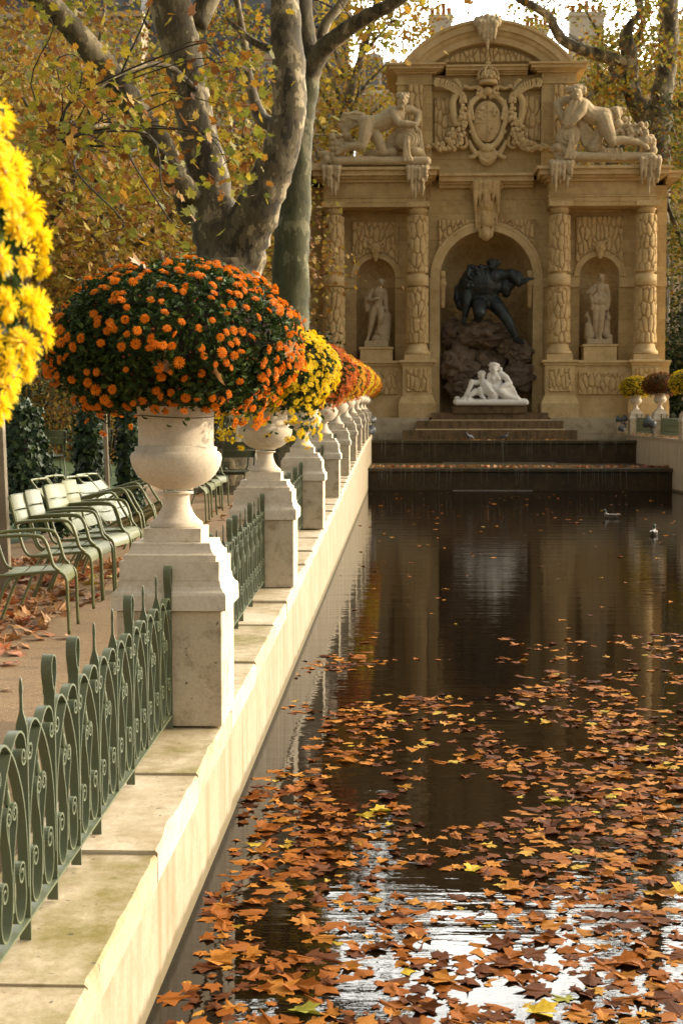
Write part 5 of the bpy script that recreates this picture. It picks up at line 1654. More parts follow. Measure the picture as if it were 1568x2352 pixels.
class Fig:
    """a carved figure laid out in survey pixels: limbs are chains of (x, y, depth offset, radius px)"""
    def __init__(s, x0, y0, sc, Y):
        s.f, s.r = survey(x0, y0, sc); s.Y = Y; s.mb = MB()
    def P(s, x, y, d=0):
        p = s.f(x, y, s.Y); return Vector((p.x, s.Y + d, p.z))
    def R(s, r): return s.r(r, s.Y)
    def limb(s, *q, seg=12):
        s.mb.chain([(s.P(a, b, d), s.R(r)) for a, b, d, r in q], seg); return s
    def ell(s, x, y, d, rx, rz, ry=None, ang=0):
        ry = (rx + rz) / 2 if ry is None else ry
        s.mb.ell(s.P(x, y, d), s.R(rx), s.R(ry), s.R(rz), 14, 10, Euler((0, ang, 0)) if ang else None); return s
    def head(s, x, y, d, r, tilt=0, look=0, hair=True, seed=0):
        """skull, jaw, nose, brow, ears, hair"""
        s.ell(x, y, d, r * .80, r, r * .95, tilt)
        fx = x + look * r * .5; fd = d - s.R(r) * .80
        s.ell(x + look * r * .25, y + r * .45, d - s.R(r * .25), r * .58, r * .62, r * .62, tilt)
        s.limb((fx, y + r * .02, fd, r * .13), (fx + look * r * .1, y + r * .32, fd - s.R(r * .18), r * .17))
        s.ell(fx, y - r * .1, fd + s.R(r * .05), r * .5, r * .10, r * .14)
        s.ell(fx, y + r * .60, fd + s.R(r * .08), r * .26, r * .09, r * .14)
        for q in (-1, 1):
            s.ell(fx + q * r * .3, y + r * .08, fd + s.R(r * .04), r * .13, r * .10, r * .10); s.ell(x + q * r * .82, y + r * .1, d + s.R(r * .05), r * .12, r * .24, r * .2)
        if hair:
            rr = random.Random(seed)
            for _ in range(22):
                a = rr.uniform(0, 2 * math.pi); e = rr.uniform(.1, 1)
                s.ell(x + r * .85 * math.cos(a) * math.cos(e * 1.2), y - r * .25 - r * .75 * math.sin(e * 1.4), d + s.R(r) * .75 * math.sin(a) * math.cos(e), r * .24, r * .24, r * .24)
        return s
    def hand(s, x, y, d, r, dx, dy, dd=0):
        """palm and five curled fingers pointing along (dx, dy)"""
        L = math.hypot(dx, dy) or 1; ux, uy = dx / L, dy / L
        s.limb((x, y, d, r * .62), (x + ux * r * 1.2, y + uy * r * 1.2, d, r * .60))
        for i, (o, l) in enumerate(((-.62, 1.0), (-.22, 1.2), (.20, 1.15), (.58, .9))):
            bx, by = x + ux * r * 1.3 - uy * r * o, y + uy * r * 1.3 + ux * r * o
            mx, my = bx + ux * r * l * .7, by + uy * r * l * .7
            s.limb((bx, by, d, r * .24), (mx, my, d - s.R(r * .1) + dd, r * .21), (mx + ux * r * l * .5, my + uy * r * l * .5, d + s.R(r * .4) + dd, r * .17), seg=8)
        s.limb((x + uy * r * .5, y - ux * r * .5, d, r * .26), (x + uy * r * 1.0 + ux * r * .7, y - ux * r * 1.0 + uy * r * .7, d - s.R(r * .2), r * .2), seg=8)
        return s
    def folds(s, pts, n, spread, r, d=0, seed=0):
        rr = random.Random(seed)
        for i in range(n):
            t = (i / max(1, n - 1) - .5) * spread
            q = [(a + t * px + rr.uniform(-4, 4), b + t * py + rr.uniform(-4, 4), d + rr.uniform(-.03, .03), r * rr.uniform(.7, 1.15) * w) for (a, b, px, py, w) in pts]
            s.limb(*q, seg=8)
        return s
    def make(s, name, mat, label, vox=.02, sm=2, cat='statue'):
        o = remeshed(s.mb, name, mat, None, vox, sm)
        # origin at the base
        zs = [v.co for v in o.data.vertices]; c = Vector((sum(v.x for v in zs) / len(zs), s.Y, min(v.z for v in zs)))
        o.data.transform(Matrix.Translation(-c)); o.location = c
        tag(o, label, cat); return o

YG = 54.0
# reclining river god, left, over his urn
F = Fig(760, 180, 4.356, YG)
F.head(1078, 335, -.35, 64, .1, -.1, True, 1)
for i in range(14):
    F.ell(1020 + (i % 7) * 18, 268 + (i // 7) * 26, -.35, 22, 22)
F.ell(1060, 405, -.42, 30, 30)
F.limb((1050, 425, -.2, 42), (1000, 460, -.1, 66)).limb((1005, 480, -.1, 92), (930, 520, -.05, 96), (850, 560, 0, 92), (770, 570, 0, 92), (690, 560, .05, 92), (660, 545, .1, 78))
F.limb((960, 430, .1, 70), (880, 490, .15, 72), (760, 530, .2, 70))
F.limb((965, 450, -.25, 55), (985, 520, -.35, 50), (1035, 590, -.45, 42), (1110, 595, -.5, 38), (1200, 600, -.5, 27)).hand(1205, 610, -.5, 30, 20, 70)
F.limb((1090, 410, .0, 50), (1150, 405, .05, 48), (1238, 440, .1, 40), (1242, 500, .05, 38), (1222, 575, -.1, 27)).hand(1222, 585, -.15, 28, -10, 60)
F.limb((690, 570, -.2, 88), (665, 700, -.35, 72), (635, 825, -.4, 56), (610, 835, -.4, 54), (500, 835, -.35, 44), (400, 880, -.3, 30), (360, 905, -.32, 24))
F.limb((720, 600, .1, 80), (800, 730, -.1, 62), (862, 880, -.15, 52), (760, 890, .05, 45), (680, 885, .2, 36))
F.folds([(640, 500, 1, 0, 1.2), (560, 490, 0, 1, 1.0), (480, 520, 0, 1, 1.0), (430, 600, .5, .5, .9), (470, 680, .5, .6, .9), (540, 780, 1, 0, .9)], 9, 150, 24, .25, 2)
F.folds([(640, 480, 0, 1, 1), (540, 470, 0, 1, 1), (440, 460, .4, .5, .9), (410, 520, .5, 0, .7)], 5, 60, 24, .2, 5)
F.folds([(1090, 420, .6, 0, .8), (1080, 560, .6, 0, .9), (980, 700, 1, 0, 1), (910, 820, 1, .3, 1), (900, 890, 1, .3, .9)], 6, 90, 22, .1, 3)
F.ell(390, 765, .1, 92, 98, 90)
rr = random.Random(4)
for _ in range(40): F.ell(390 + rr.uniform(-90, 90), 770 + rr.uniform(-80, 90), -.12 - rr.random() * .1, rr.uniform(16, 36), rr.uniform(16, 36))
F.ell(1115, 745, .25, 120, 118, 170).ell(1020, 760, .3, 60, 110)
p = F.P(1128, 750, -.25); 
for rad, y0, y1 in ((122, 0, .08), (98, -.05, .06), (66, -.10, .06)):
    pr = [(F.R(rad), y0), (F.R(rad), y1)]; mm = MB(); mm.lathe(pr, 28)
    F.mb.add([(p.x + v[0], p.y + v[2], p.z + v[1]) for v in mm.v], mm.f, True)
F.folds([(1120, 735, .5, 0, 1), (1112, 800, .6, 0, 1), (1115, 900, .8, 0, 1), (1125, 985, 1.2, 0, 1.1)], 4, 60, 20, -.42, 7)
F.folds([(1240, 640, .4, 0, 1), (1260, 760, .6, 0, 1), (1270, 900, 1, 0, 1)], 4, 60, 20, .05, 8)
F.ell(950, 880, 0, 70, 60).ell(1210, 880, -.1, 90, 60)
for x in range(350, 1340, 70): F.limb((x, 975, .0, 58), (min(1320, x + 80), 972, .02, 58)); F.limb((x, 985, -.28, 46), (min(1320, x + 80), 985, -.28, 46))
for _ in range(24): F.ell(rr.uniform(195, 350), rr.uniform(880, 1025), rr.uniform(-.25, .3), rr.uniform(30, 60), rr.uniform(26, 50))
F.make('river_god_statue', M['statue'], 'reclining nude stone figure leaning over an urn on the left cornice', .018, 1)

# reclining bearded river god, right
F = Fig(1350, 180, 4.392, YG)
F.head(382, 270, -.35, 76, 0, -.1, True, 2)
for i in range(18): F.ell(300 + (i % 9) * 21, 205 + (i // 9) * 34 - (20 if 2 < i % 9 < 7 else 0), -.3, 28, 28)
F.folds([(365, 350, 1, 0, 1), (335, 430, 1, 0, 1.1), (300, 520, .8, 0, .9), (262, 590, .5, 0, .6)], 6, 90, 24, -.42, 2)
F.limb((420, 330, -.1, 60), (460, 400, -.05, 104), (530, 470, 0, 98), (610, 490, 0, 96), (690, 490, .02, 100), (720, 500, .05, 88))
F.limb((470, 350, .1, 72), (560, 430, .15, 70), (690, 440, .15, 60))
F.limb((455, 380, -.25, 62), (440, 450, -.35, 54), (380, 530, -.45, 42), (330, 590, -.45, 30)).hand(325, 590, -.45, 32, -30, 15)
F.limb((340, 310, .05, 55), (280, 300, .1, 50), (190, 345, .1, 46), (200, 420, .0, 42), (240, 510, -.1, 30)).hand(240, 520, -.15, 30, 10, 50)
F.limb((690, 540, -.15, 92), (725, 660, -.3, 78), (775, 790, -.4, 54)).limb((775, 785, -.4, 50), (880, 770, -.35, 48), (980, 775, -.32, 42), (1090, 800, -.3, 30), (1150, 850, -.32, 30))
F.limb((700, 560, .15, 80), (620, 760, .0, 58), (570, 850, -.1, 48), (680, 850, .1, 40))
F.folds([(480, 620, 0, 1, 1), (560, 720, .2, 1, 1), (660, 780, .2, .8, .9)], 6, 120, 24, .0, 3)
F.folds([(440, 560, .6, 0, .9), (470, 700, .7, 0, 1), (500, 800, .7, 0, .9)], 4, 70, 24, -.05, 4)
F.ell(300, 720, .25, 130, 122, 170)
p = F.P(300, 715, -.25)
for rad, y0, y1 in ((128, 0, .08), (102, -.05, .06), (62, -.10, .06)):
    pr = [(F.R(rad), y0), (F.R(rad), y1)]; mm = MB(); mm.lathe(pr, 28)
    F.mb.add([(p.x + v[0], p.y + v[2], p.z + v[1]) for v in mm.v], mm.f, True)
F.folds([(320, 720, .5, 0, 1), (325, 790, .6, 0, 1), (320, 860, .9, 0, 1), (300, 960, 1.4, 0, 1.2)], 4, 60, 19, -.42, 7)
F.ell(840, 430, .2, 72, 66).limb((760, 410, .15, 20), (830, 395, .15, 24), (930, 400, .15, 22)).limb((830, 420, 0, 34), (850, 500, -.05, 30))
F.ell(850, 585, -.05, 60, 62).ell(930, 520, .1, 40, 40).ell(980, 510, .1, 22, 34)
for i in range(3):
    q = spline([(800 + 15 * i, 720), (830 + 12 * i, 665 - 6 * i), (880, 655 + 10 * i), (905 - 8 * i, 720), (850, 745)], 5)
    F.limb(*[(a[0], a[1], -.2 + .05 * i, 20) for a in q], seg=8)
F.limb((890, 620, .1, 60), (1000, 640, .1, 85), (1080, 650, .1, 78))
rr = random.Random(6)
for _ in range(60): F.ell(1040 + rr.uniform(-90, 130), 660 + rr.uniform(-90, 130), rr.uniform(-.28, -.05), rr.uniform(16, 42), rr.uniform(16, 42))
for _ in range(26): F.ell(1190 + rr.uniform(-60, 45), 780 + rr.uniform(-90, 110), rr.uniform(-.2, .3), rr.uniform(35, 60), rr.uniform(30, 60))
for x in range(350, 1150, 70): F.limb((x, 935, .0, 56), (x + 80, 935, .02, 56)); F.limb((x, 945, -.28, 44), (x + 80, 945, -.28, 44))
F.folds([(780, 870, 1, 0, 1), (800, 980, 1.1, 0, 1)], 7, 180, 16, -.36, 9)
for _ in range(14): F.ell(240 + rr.uniform(-100, 110), 900 + rr.uniform(-60, 60), rr.uniform(-.3, .1), rr.uniform(40, 60), rr.uniform(36, 56))
F.make('river_god_statue', M['statue'], 'reclining bearded stone river god with fruit and urn on the right cornice', .018, 1)

# bronze giant crouching on the rocks
F = Fig(1080, 600, 5.227, 55.2)
F.head(780, 345, -.35, 72, -.15, .15, True, 3)
for i in range(10): F.ell(735 + i * 14, 300 + 10 * (i % 3), -.2, 34, 34)
F.limb((760, 400, -.25, 62), (720, 470, -.2, 100))
F.limb((620, 520, -.1, 165), (700, 560, -.1, 160), (720, 690, -.05, 135), (700, 790, 0, 118))
F.ell(670, 730, .05, 200, 150, 170).ell(650, 570, .0, 265, 240, 210).ell(540, 640, .05, 215, 235, 180).ell(760, 470, -.1, 150, 120, 140).ell(800, 560, -.05, 140, 130, 130)
F.limb((500, 500, -.1, 118), (560, 600, -.05, 130), (640, 720, 0, 130)).ell(780, 500, -.25, 115, 110).ell(830, 610, -.1, 95, 110)
F.folds([(600, 400, 1, .3, 1), (590, 500, 1, .4, 1.1), (610, 620, .9, .3, .9)], 9, 260, 36, -.38, 2)
rr = random.Random(9)
for _ in range(50): F.ell(600 + rr.uniform(-150, 170), 490 + rr.uniform(-130, 140), -.42 - rr.random() * .12, rr.uniform(16, 34), rr.uniform(20, 40))
F.limb((480, 500, -.15, 92), (455, 620, -.2, 80), (450, 740, -.3, 66), (440, 860, -.35, 60), (425, 980, -.4, 42)).hand(420, 990, -.4, 46, -12, 70)
F.limb((430, 560, .05, 60), (345, 640, .1, 55), (330, 760, .1, 55), (370, 860, .05, 60), (400, 900, 0, 40)).ell(325, 770, 0, 42, 48)
F.limb((860, 470, -.2, 92), (960, 470, -.3, 72), (1030, 460, -.4, 62)).limb((1020, 450, -.4, 62), (1080, 520, -.5, 56), (1115, 585, -.5, 48)).hand(1110, 570, -.55, 46, 60, -10)
F.limb((1120, 590, -.55, 34), (1190, 570, -.6, 26), (1230, 530, -.6, 24), (1310, 528, -.62, 11)).limb((1040, 440, -.35, 40), (1110, 460, -.45, 38), (1160, 510, -.5, 22))
F.limb((960, 560, -.2, 70), (955, 640, -.2, 82), (960, 700, -.2, 60)).ell(1010, 600, -.25, 70, 60)
F.limb((640, 810, -.1, 105), (605, 880, -.5, 96), (600, 970, -.75, 84)).limb((600, 980, -.75, 80), (600, 1020, -.2, 62), (620, 1030, .3, 45))
F.limb((600, 840, -.4, 50), (680, 830, -.35, 46), (740, 880, -.3, 30))
F.limb((770, 790, -.05, 108), (860, 900, -.3, 92), (960, 1050, -.5, 70), (1010, 1140, -.5, 64), (1060, 1250, -.45, 46), (1075, 1310, -.45, 40), (1120, 1340, -.65, 38), (1165, 1355, -.85, 26))
F.make('bronze_giant_statue', M['bronze'], 'dark bronze giant crouching over the edge of the rocks in the central niche', .022, 2)

# the rocks
fR, rR = survey(1080, 600, 5.227)
for (x, y, rx, rz, d, sd_, lab) in ((650, 1230, 360, 190, 55.3, 1, 'topmost pinkish boulder under the bronze giant'),
                                    (300, 1230, 190, 200, 55.7, 2, 'boulder at the upper left of the rock heap'),
                                    (1150, 1470, 190, 150, 55.1, 3, 'pale angular boulder on the right under the bronze foot'),
                                    (1140, 1790, 220, 220, 55.2, 4, 'lower right boulder beside the white marble lovers'),
                                    (350, 1640, 260, 240, 55.3, 5, 'large brown boulder at the lower left of the heap'),
                                    (720, 1650, 330, 330, 56.0, 6, 'dark boulder deep in the middle of the heap'),
                                    (980, 1400, 130, 130, 55.25, 7, 'small boulder wedged below the topmost one on its right'),
                                    (420, 1940, 260, 170, 55.4, 8, 'lowest left boulder in the shadow behind the marble')):
    c = fR(x, y, d)
    me = rock_mesh((0, 0, 0), rR(rx, d), rR((rx + rz) / 2, d) * .8, rR(rz, d), sd_, .36, 5)
    o = link('boulder', me, M['rock']); o.location = (c.x, d + .1, c.z)
    tag(o, lab, 'rock', 'boulders in the central niche')

# white marble lovers
F = Fig(1080, 600, 5.227, 53.75)
rr = random.Random(12)
for x in range(320, 1210, 60):
    F.limb((x, 2118, .1, 48), (x + 50, 2118, .1, 48)).limb((x, 2126, -.3, 40), (x + 50, 2126, -.3, 40)).limb((x, 2130, .5, 34), (x + 50, 2130, .5, 34))
for _ in range(40): F.ell(rr.uniform(320, 1180), rr.uniform(2070, 2110), rr.uniform(-.35, .3), rr.uniform(20, 42), rr.uniform(16, 30))
# lying youth
F.head(645, 1775, .05, 58, .2, .2, True, 5)
F.limb((655, 1825, .05, 32), (680, 1880, 0, 66), (720, 1940, -.08, 74), (770, 1995, -.15, 70), (800, 2040, -.2, 62))
F.limb((640, 1860, .1, 40), (570, 1865, .08, 36), (510, 1860, .0, 34)).limb((515, 1855, 0, 36), (490, 1930, -.05, 32), (430, 2040, -.1, 22)).hand(425, 2045, -.1, 20, -30, 20)
F.limb((720, 1985, .0, 55), (610, 1990, -.08, 46), (560, 1985, -.12, 44), (480, 2040, -.2, 30)).limb((620, 1960, -.15, 42), (640, 2040, -.22, 26), (680, 2075, -.25, 18))
F.limb((700, 1890, -.15, 34), (760, 1980, -.3, 30), (800, 2010, -.32, 22)).hand(805, 2015, -.32, 20, 30, 30)
# woman bending over him
F.head(800, 1680, -.02, 70, .1, .1, True, 6); F.ell(890, 1690, .08, 30, 32); F.ell(845, 1640, .05, 40, 34)
F.limb((810, 1740, .05, 36), (830, 1800, .08, 84), (840, 1870, .1, 74), (880, 1940, .1, 80), (930, 1970, .1, 84))
F.limb((900, 1760, .0, 48), (960, 1800, -.05, 42), (1010, 1880, -.12, 36), (950, 1895, -.22, 32), (890, 1930, -.28, 24)).hand(890, 1930, -.28, 20, -30, 15)
F.limb((760, 1770, .05, 44), (735, 1850, .0, 36), (760, 1940, -.1, 28))
F.ell(790, 1815, -.1, 34, 34).ell(860, 1815, -.1, 34, 34)
F.limb((800, 1950, -.12, 64), (870, 1975, -.2, 62), (960, 2040, -.25, 48), (1080, 2080, -.25, 38), (1190, 2130, -.25, 22))
F.limb((930, 1970, 0, 84), (1010, 1960, .05, 74), (1050, 2030, .05, 58), (1120, 2090, -.05, 40))
F.folds([(990, 1910, 1, .2, 1), (1030, 1990, 1, .2, 1), (1060, 2080, 1, .2, 1)], 6, 110, 16, -.12, 3)
F.make('marble_lovers_statue', M['marble'], 'white marble pair of lovers reclining below the dark rocks', .014, 1)

# niche statues on their blocks
F = Fig(860, 560, 6.918, 55.0)
F.head(640, 1020, -.12, 62, .1, .35, True, 7)
F.limb((615, 1085, -.05, 42), (590, 1160, 0, 70)).limb((600, 1180, 0, 104), (590, 1280, 0, 92), (580, 1370, 0, 82), (575, 1440, 0, 92))
F.limb((490, 1165, 0, 50), (440, 1240, 0, 46), (420, 1330, -.05, 40), (480, 1330, -.2, 34), (545, 1305, -.28, 26)).hand(550, 1300, -.28, 26, 40, 0)
F.limb((420, 1290, .05, 40), (400, 1430, .05, 46), (395, 1500, .05, 34)).folds([(400, 1270, 1, 0, 1), (400, 1400, 1, 0, 1), (410, 1500, 1, 0, .8)], 4, 60, 24, .0, 2)
F.limb((690, 1165, 0, 50), (712, 1260, .02, 42), (716, 1370, 0, 36), (735, 1480, -.05, 26)).hand(735, 1490, -.05, 26, 10, 40)
F.limb((525, 1470, -.02, 74), (495, 1600, -.06, 62), (470, 1735, -.08, 46), (445, 1840, -.02, 42), (420, 1960, .0, 27), (400, 2015, -.12, 26))
F.limb((625, 1470, -.02, 74), (635, 1590, -.16, 60), (630, 1650, -.2, 48), (610, 1760, -.1, 40), (600, 1880, -.1, 28), (615, 1900, -.2, 24))
F.limb((710, 1590, .15, 105), (690, 1750, .15, 120), (660, 1900, .1, 140), (640, 1990, .1, 140)).ell(560, 1990, -.05, 90, 70).ell(720, 1990, -.05, 70, 60)
X0, X1 = F.P(350, 2080).x, F.P(765, 2080).x; z0, z1 = F.P(500, 2138).z, F.P(500, 2030).z
F.mb.box(X0, X1, 54.72, 55.45, z0, z1)
F.make('faun_statue', M['niche_statue'], 'grey stone youth leaning on a stump in the left niche', .018, 1)
F2 = Fig(1400, 560, 5.107, 55.0)
F2.head(520, 692, -.1, 44, .1, .1, True, 8)
F2.limb((520, 735, -.03, 28), (515, 790, 0, 58)).limb((512, 820, 0, 76), (505, 880, 0, 62), (500, 920, 0, 60), (498, 980, 0, 82))
F2.ell(485, 825, -.12, 30, 30).ell(545, 825, -.12, 30, 30)
F2.limb((440, 800, 0, 36), (400, 840, 0, 32), (352, 880, -.05, 28), (390, 885, -.15, 24), (425, 860, -.2, 18)).hand(425, 860, -.2, 17, 10, -20)
F2.limb((585, 800, 0, 36), (605, 880, .02, 30), (615, 960, 0, 25), (612, 1040, -.05, 17)).hand(612, 1045, -.05, 17, 0, 30)
F2.folds([(500, 900, .7, 0, 1), (500, 980, 1.2, 0, 1.1), (495, 1090, 1.25, 0, 1)], 9, 150, 22, -.10, 3)
F2.folds([(480, 920, 1.3, -.2, 1), (500, 1010, 1.3, .1, 1)], 6, 150, 22, -.16, 4)
F2.limb((455, 1080, -.02, 54), (450, 1230, -.05, 38), (455, 1330, 0, 33), (468, 1440, 0, 20), (470, 1465, -.1, 22))
F2.limb((525, 1080, -.04, 54), (518, 1230, -.12, 38), (508, 1330, -.1, 34), (500, 1440, -.1, 20), (500, 1470, -.24, 22))
F2.limb((365, 1300, .1, 52), (375, 1430, .1, 70)).ell(345, 1160, .1, 30, 40).limb((350, 1130, .1, 18), (380, 1250, .1, 26), (370, 1330, .1, 40))
F2.limb((600, 1130, .1, 30), (590, 1250, .08, 44), (580, 1400, .06, 60)).ell(610, 1200, -.02, 30, 36).ell(620, 1440, -.05, 46, 40)
X0b, X1b = F2.P(330, 1500).x, F2.P(652, 1500).x; z0b, z1b = F2.P(500, 1541).z, F2.P(500, 1472).z
F2.mb.box(X0b, X1b, 54.72, 55.45, z0b, z1b)
F2.make('huntress_statue', M['niche_statue'], 'grey stone huntress in a short tunic in the right niche', .018, 1)
for (Fg, x0, x1, zt, lab) in ((F, 280, 838, z0, 'plain stone block under the youth in the left niche'), (F2, 282, 700, z0b, 'plain stone block under the huntress in the right niche')):
    m = MB(); a, b = Fg.P(x0, 2200 if Fg is F else 1600).x, Fg.P(x1, 2200 if Fg is F else 1600).x
    m.box(a, b, 54.60, 55.55, zPod + .012, zt - .09, .01); m.box(a - .04, b + .04, 54.56, 55.59, zt - .088, zt - .004, .01)
    tag(m.build('statue_block', M['facp']), lab, 'plinth')
# ------------------------------------------------------------------ trees
NR = np.random.default_rng(21)
PL = [plane_leaf(.22, .18, .92, .06, 5), plane_leaf(-.1, .25, .85, .06, 6)]
def limb_mesh(mb, pts, seg=14, n=7, rough=.07, seed=0):
    """knobbly tapering limb through (x, y, z, r)"""
    q = spline([tuple(p) for p in pts], n)
    base = len(mb.v)
    mb.tube([(a[0], a[1], a[2]) for a in q], [a[3] for a in q], seg)
    for i in range(base, len(mb.v)):
        j = (i - base) // seg; j = min(j, len(q) - 1)
        c = Vector(q[j][:3]); d = Vector(mb.v[i]) - c
        k = 1 + rough * 2.2 * noise.noise(Vector(mb.v[i]) * (1.1 / max(.12, q[j][3])) * .55 + Vector((seed, 0, 0))) + rough * noise.noise(Vector(mb.v[i]) * 5)
        mb.v[i] = tuple(c + d * k)
    return q
def pxl(pts, Y):
    """limb points measured in survey px (x, y, radius px, depth offset)"""
    out = []
    for p in pts:
        d = Y + (p[3] if len(p) > 3 else 0); w = at(p[0], p[1], d)
        out.append((w.x, w.y, w.z, p[2] * d / FPX))
    return out
def crown_mesh(clumps, per, size, mat, name, root, spread=.55, seed=0, droop=.25, tmpl=0):
    r = np.random.default_rng(seed)
    P = []
    for c in clumps:
        k = max(4, int(per * r.uniform(.5, 1.4)))
        q = r.normal(size=(k, 3)) * spread * r.uniform(.7, 1.3) * np.array([1, 1, .62])
        q[:, 2] -= np.hypot(q[:, 0], q[:, 1]) * droop
        P.append(np.asarray(c)[None, :] + q)
    P = np.concatenate(P); n = len(P)
    up = np.tile([.1, -.35, .75], (n, 1))
    v, f = PL[tmpl]
    me = scatter_mesh(name, v, f, P, rand_rot(n, r, up, .75), size * r.uniform(.65, 1.25, n))
    return link(name, me, mat, root, True)
def twigs(clumps, anchors, name, root, seed=0, r0=.02):
    r = random.Random(seed); mb = MB()
    A = np.array([a[:3] for a in anchors])
    for c in clumps:
        c = np.asarray(c); d = np.linalg.norm(A - c, axis=1); i = int(np.argmin(d + np.maximum(0, c[2] - A[:, 2]) * -.2))
        a = A[i]; L = np.linalg.norm(c - a)
        if L > 6.5: continue
        m1 = a + (c - a) * .35 + np.array([r.uniform(-.12, .12), r.uniform(-.12, .12), .06]) * L; m2 = a + (c - a) * .75 + np.array([r.uniform(-.1, .1), r.uniform(-.1, .1), .08]) * L
        q = spline([tuple(a), tuple(m1), tuple(m2), tuple(c), tuple(c + np.array([r.uniform(-.2, .2), 0, -.12]))], 4)
        k0 = min(.022, r0 * .3 + .003 * L)
        mb.tube(q, [k0 * (1 - .85 * k / len(q)) for k in range(len(q))], 5)
    o = mb.build(name, M['twig'], root, True); o['kind'] = 'stuff'; return o
def boxclumps(n, boxes, seed):
    """clump centres inside survey boxes (x0, x1, y0, y1, Ya, Yb, weight)"""
    r = random.Random(seed); out = []; W = [b[6] for b in boxes]
    for _ in range(n):
        b = r.choices(boxes, W)[0]
        out.append(tuple(at(r.uniform(b[0], b[1]), r.uniform(b[2], b[3]), r.uniform(b[4], b[5]))))
    return out

# --- big plane tree, several stems, left
Y1 = 22.5
root = empty('plane_tree', tuple(at(522, 1090, Y1).xy) + (zg(Y1),)); tag(root, 'big mottled plane tree with two thick forking stems behind the orange flowers', 'tree')
mb = MB(); anch = []
b0 = at(525, 1080, Y1)
anch += limb_mesh(mb, [(b0.x, b0.y, zg(Y1) - .2, .62), (b0.x, b0.y, zg(Y1) + .35, .50)] + pxl([(522, 900, 62), (520, 760, 62), (518, 660, 66), (516, 600, 68)], Y1), 20, seed=1)
anch += limb_mesh(mb, pxl([(514, 640, 62), (502, 560, 57), (480, 430, 49), (454, 300, 44), (428, 160, 43), (398, 40, 46), (378, -80, 46), (345, -400, 45), (330, -900, 25)], Y1), 18, seed=2)
anch += limb_mesh(mb, pxl([(524, 650, 64), (548, 575, 62), (590, 480, 52, -.3), (636, 370, 43, -.5), (662, 270, 38, -.5), (664, 160, 36, -.4), (655, 40, 34, -.3), (650, -120, 32), (660, -500, 24), (690, -900, 12)], Y1), 18, seed=3)
mb.build('trunk', M['bark'], root, True)
mb = MB()
anch += limb_mesh(mb, pxl([(452, 500, 34, .1), (405, 400, 30, -.3), (345, 300, 31, -.7), (270, 190, 29, -1.0), (180, 80, 27, -1.3), (90, -10, 26, -1.5), (-20, -120, 22, -1.8), (-200, -380, 14, -2)], Y1), 14, seed=4)
anch += limb_mesh(mb, pxl([(450, 60, 26, .3), (500, -60, 26, .4), (560, -300, 20, .5), (600, -700, 10, .6)], Y1), 12, seed=5)
anch += limb_mesh(mb, pxl([(470, 470, 30), (425, 430, 26, -.4), (388, 398, 24, -.7)], Y1), 12, seed=6)
anch += limb_mesh(mb, pxl([(645, 290, 14, -.3), (600, 270, 16, .4), (575, 190, 10, .7), (560, 90, 8, .8), (540, -20, 7, .9)], Y1), 10, seed=7)
anch += limb_mesh(mb, pxl([(450, 205, 8, -.4), (380, 150, 7, -1.0), (300, 160, 5, -1.5), (230, 200, 3.5, -2), (200, 240, 2.5, -2.2)], Y1), 8, seed=8)
anch += limb_mesh(mb, pxl([(400, 380, 8, -.6), (320, 300, 6, -1.3), (220, 290, 4.5, -2), (140, 330, 3, -2.4)], Y1), 8, seed=9)
anch += limb_mesh(mb, pxl([(660, 120, 8, -.4), (590, 100, 9, .4), (540, 60, 6, .8), (520, 40, 4, .8)], Y1), 8, seed=10)
mb.build('branch', M['bark'], root, True)
cl = boxclumps(58, [(70, 300, 120, 330, 17, 21, 1.6), (120, 420, 250, 520, 15.5, 20, 2.6), (440, 580, 20, 420, 17, 21, 1.6), (-150, 120, 0, 200, 16, 22, 1)], 1) + boxclumps(120, [(-500, 640, -900, -60, 16, 30, 1), (300, 800, -1000, -160, 18, 30, .5)], 2)
crown_mesh(cl[:58], 15, .15, M['plane_leaf'], 'crown', root, .34, 3)
o = crown_mesh(cl[58:], 40, .18, M['plane_leaf'], 'crown', root, .75, 4)
twigs(cl[:58:2] + cl[58::3], anch, 'twigs', root, 5)

# --- second plane tree, mossy lower trunk
Y2 = 27.5
root = empty('plane_tree', tuple(at(668, 1060, Y2).xy) + (zg(Y2),)); tag(root, 'straight plane tree with green mossy trunk and a dark branch arching right', 'tree')
mb = MB(); anch = []
b0 = at(666, 1060, Y2)
anch += limb_mesh(mb, [(b0.x, b0.y, zg(Y2) - .2, .46)] + pxl([(666, 900, 45), (666, 760, 43), (668, 600, 42), (676, 450, 38), (688, 300, 32), (702, 200, 30), (706, 120, 31)], Y2), 18, seed=11)
mb.build('trunk', M['bark_green'], root, True)
mb = MB()
anch += limb_mesh(mb, pxl([(704, 170, 28), (700, 80, 25), (690, 0, 24), (684, -150, 22), (680, -500, 15)], Y2), 12, seed=12)
anch += limb_mesh(mb, pxl([(706, 180, 26), (735, 120, 22, -.2), (775, 85, 20, -.4), (830, 45, 17, -.6), (905, 5, 15, -.8), (990, -60, 12, -1), (1050, -160, 8, -1.2)], Y2), 12, seed=13)
anch += limb_mesh(mb, pxl([(740, 130, 14, .2), (745, 60, 12, .4), (800, -20, 10, .6), (860, -200, 8, .8)], Y2), 10, seed=14)
anch += limb_mesh(mb, pxl([(702, 130, 16), (703, 95, 15), (701, 78, 15)], Y2), 10, seed=15)
mb.build('branch', M['bark'], root, True)
cl = boxclumps(14, [(740, 900, -60, 60, 28, 34, 1), (560, 700, 0, 300, 29, 34, 1)], 6) + boxclumps(80, [(560, 960, -900, -130, 24, 36, 1)], 7)
crown_mesh(cl, 26, .20, M['gold_leaf'], 'crown', root, .6, 6); twigs(cl, anch, 'twigs', root, 7)

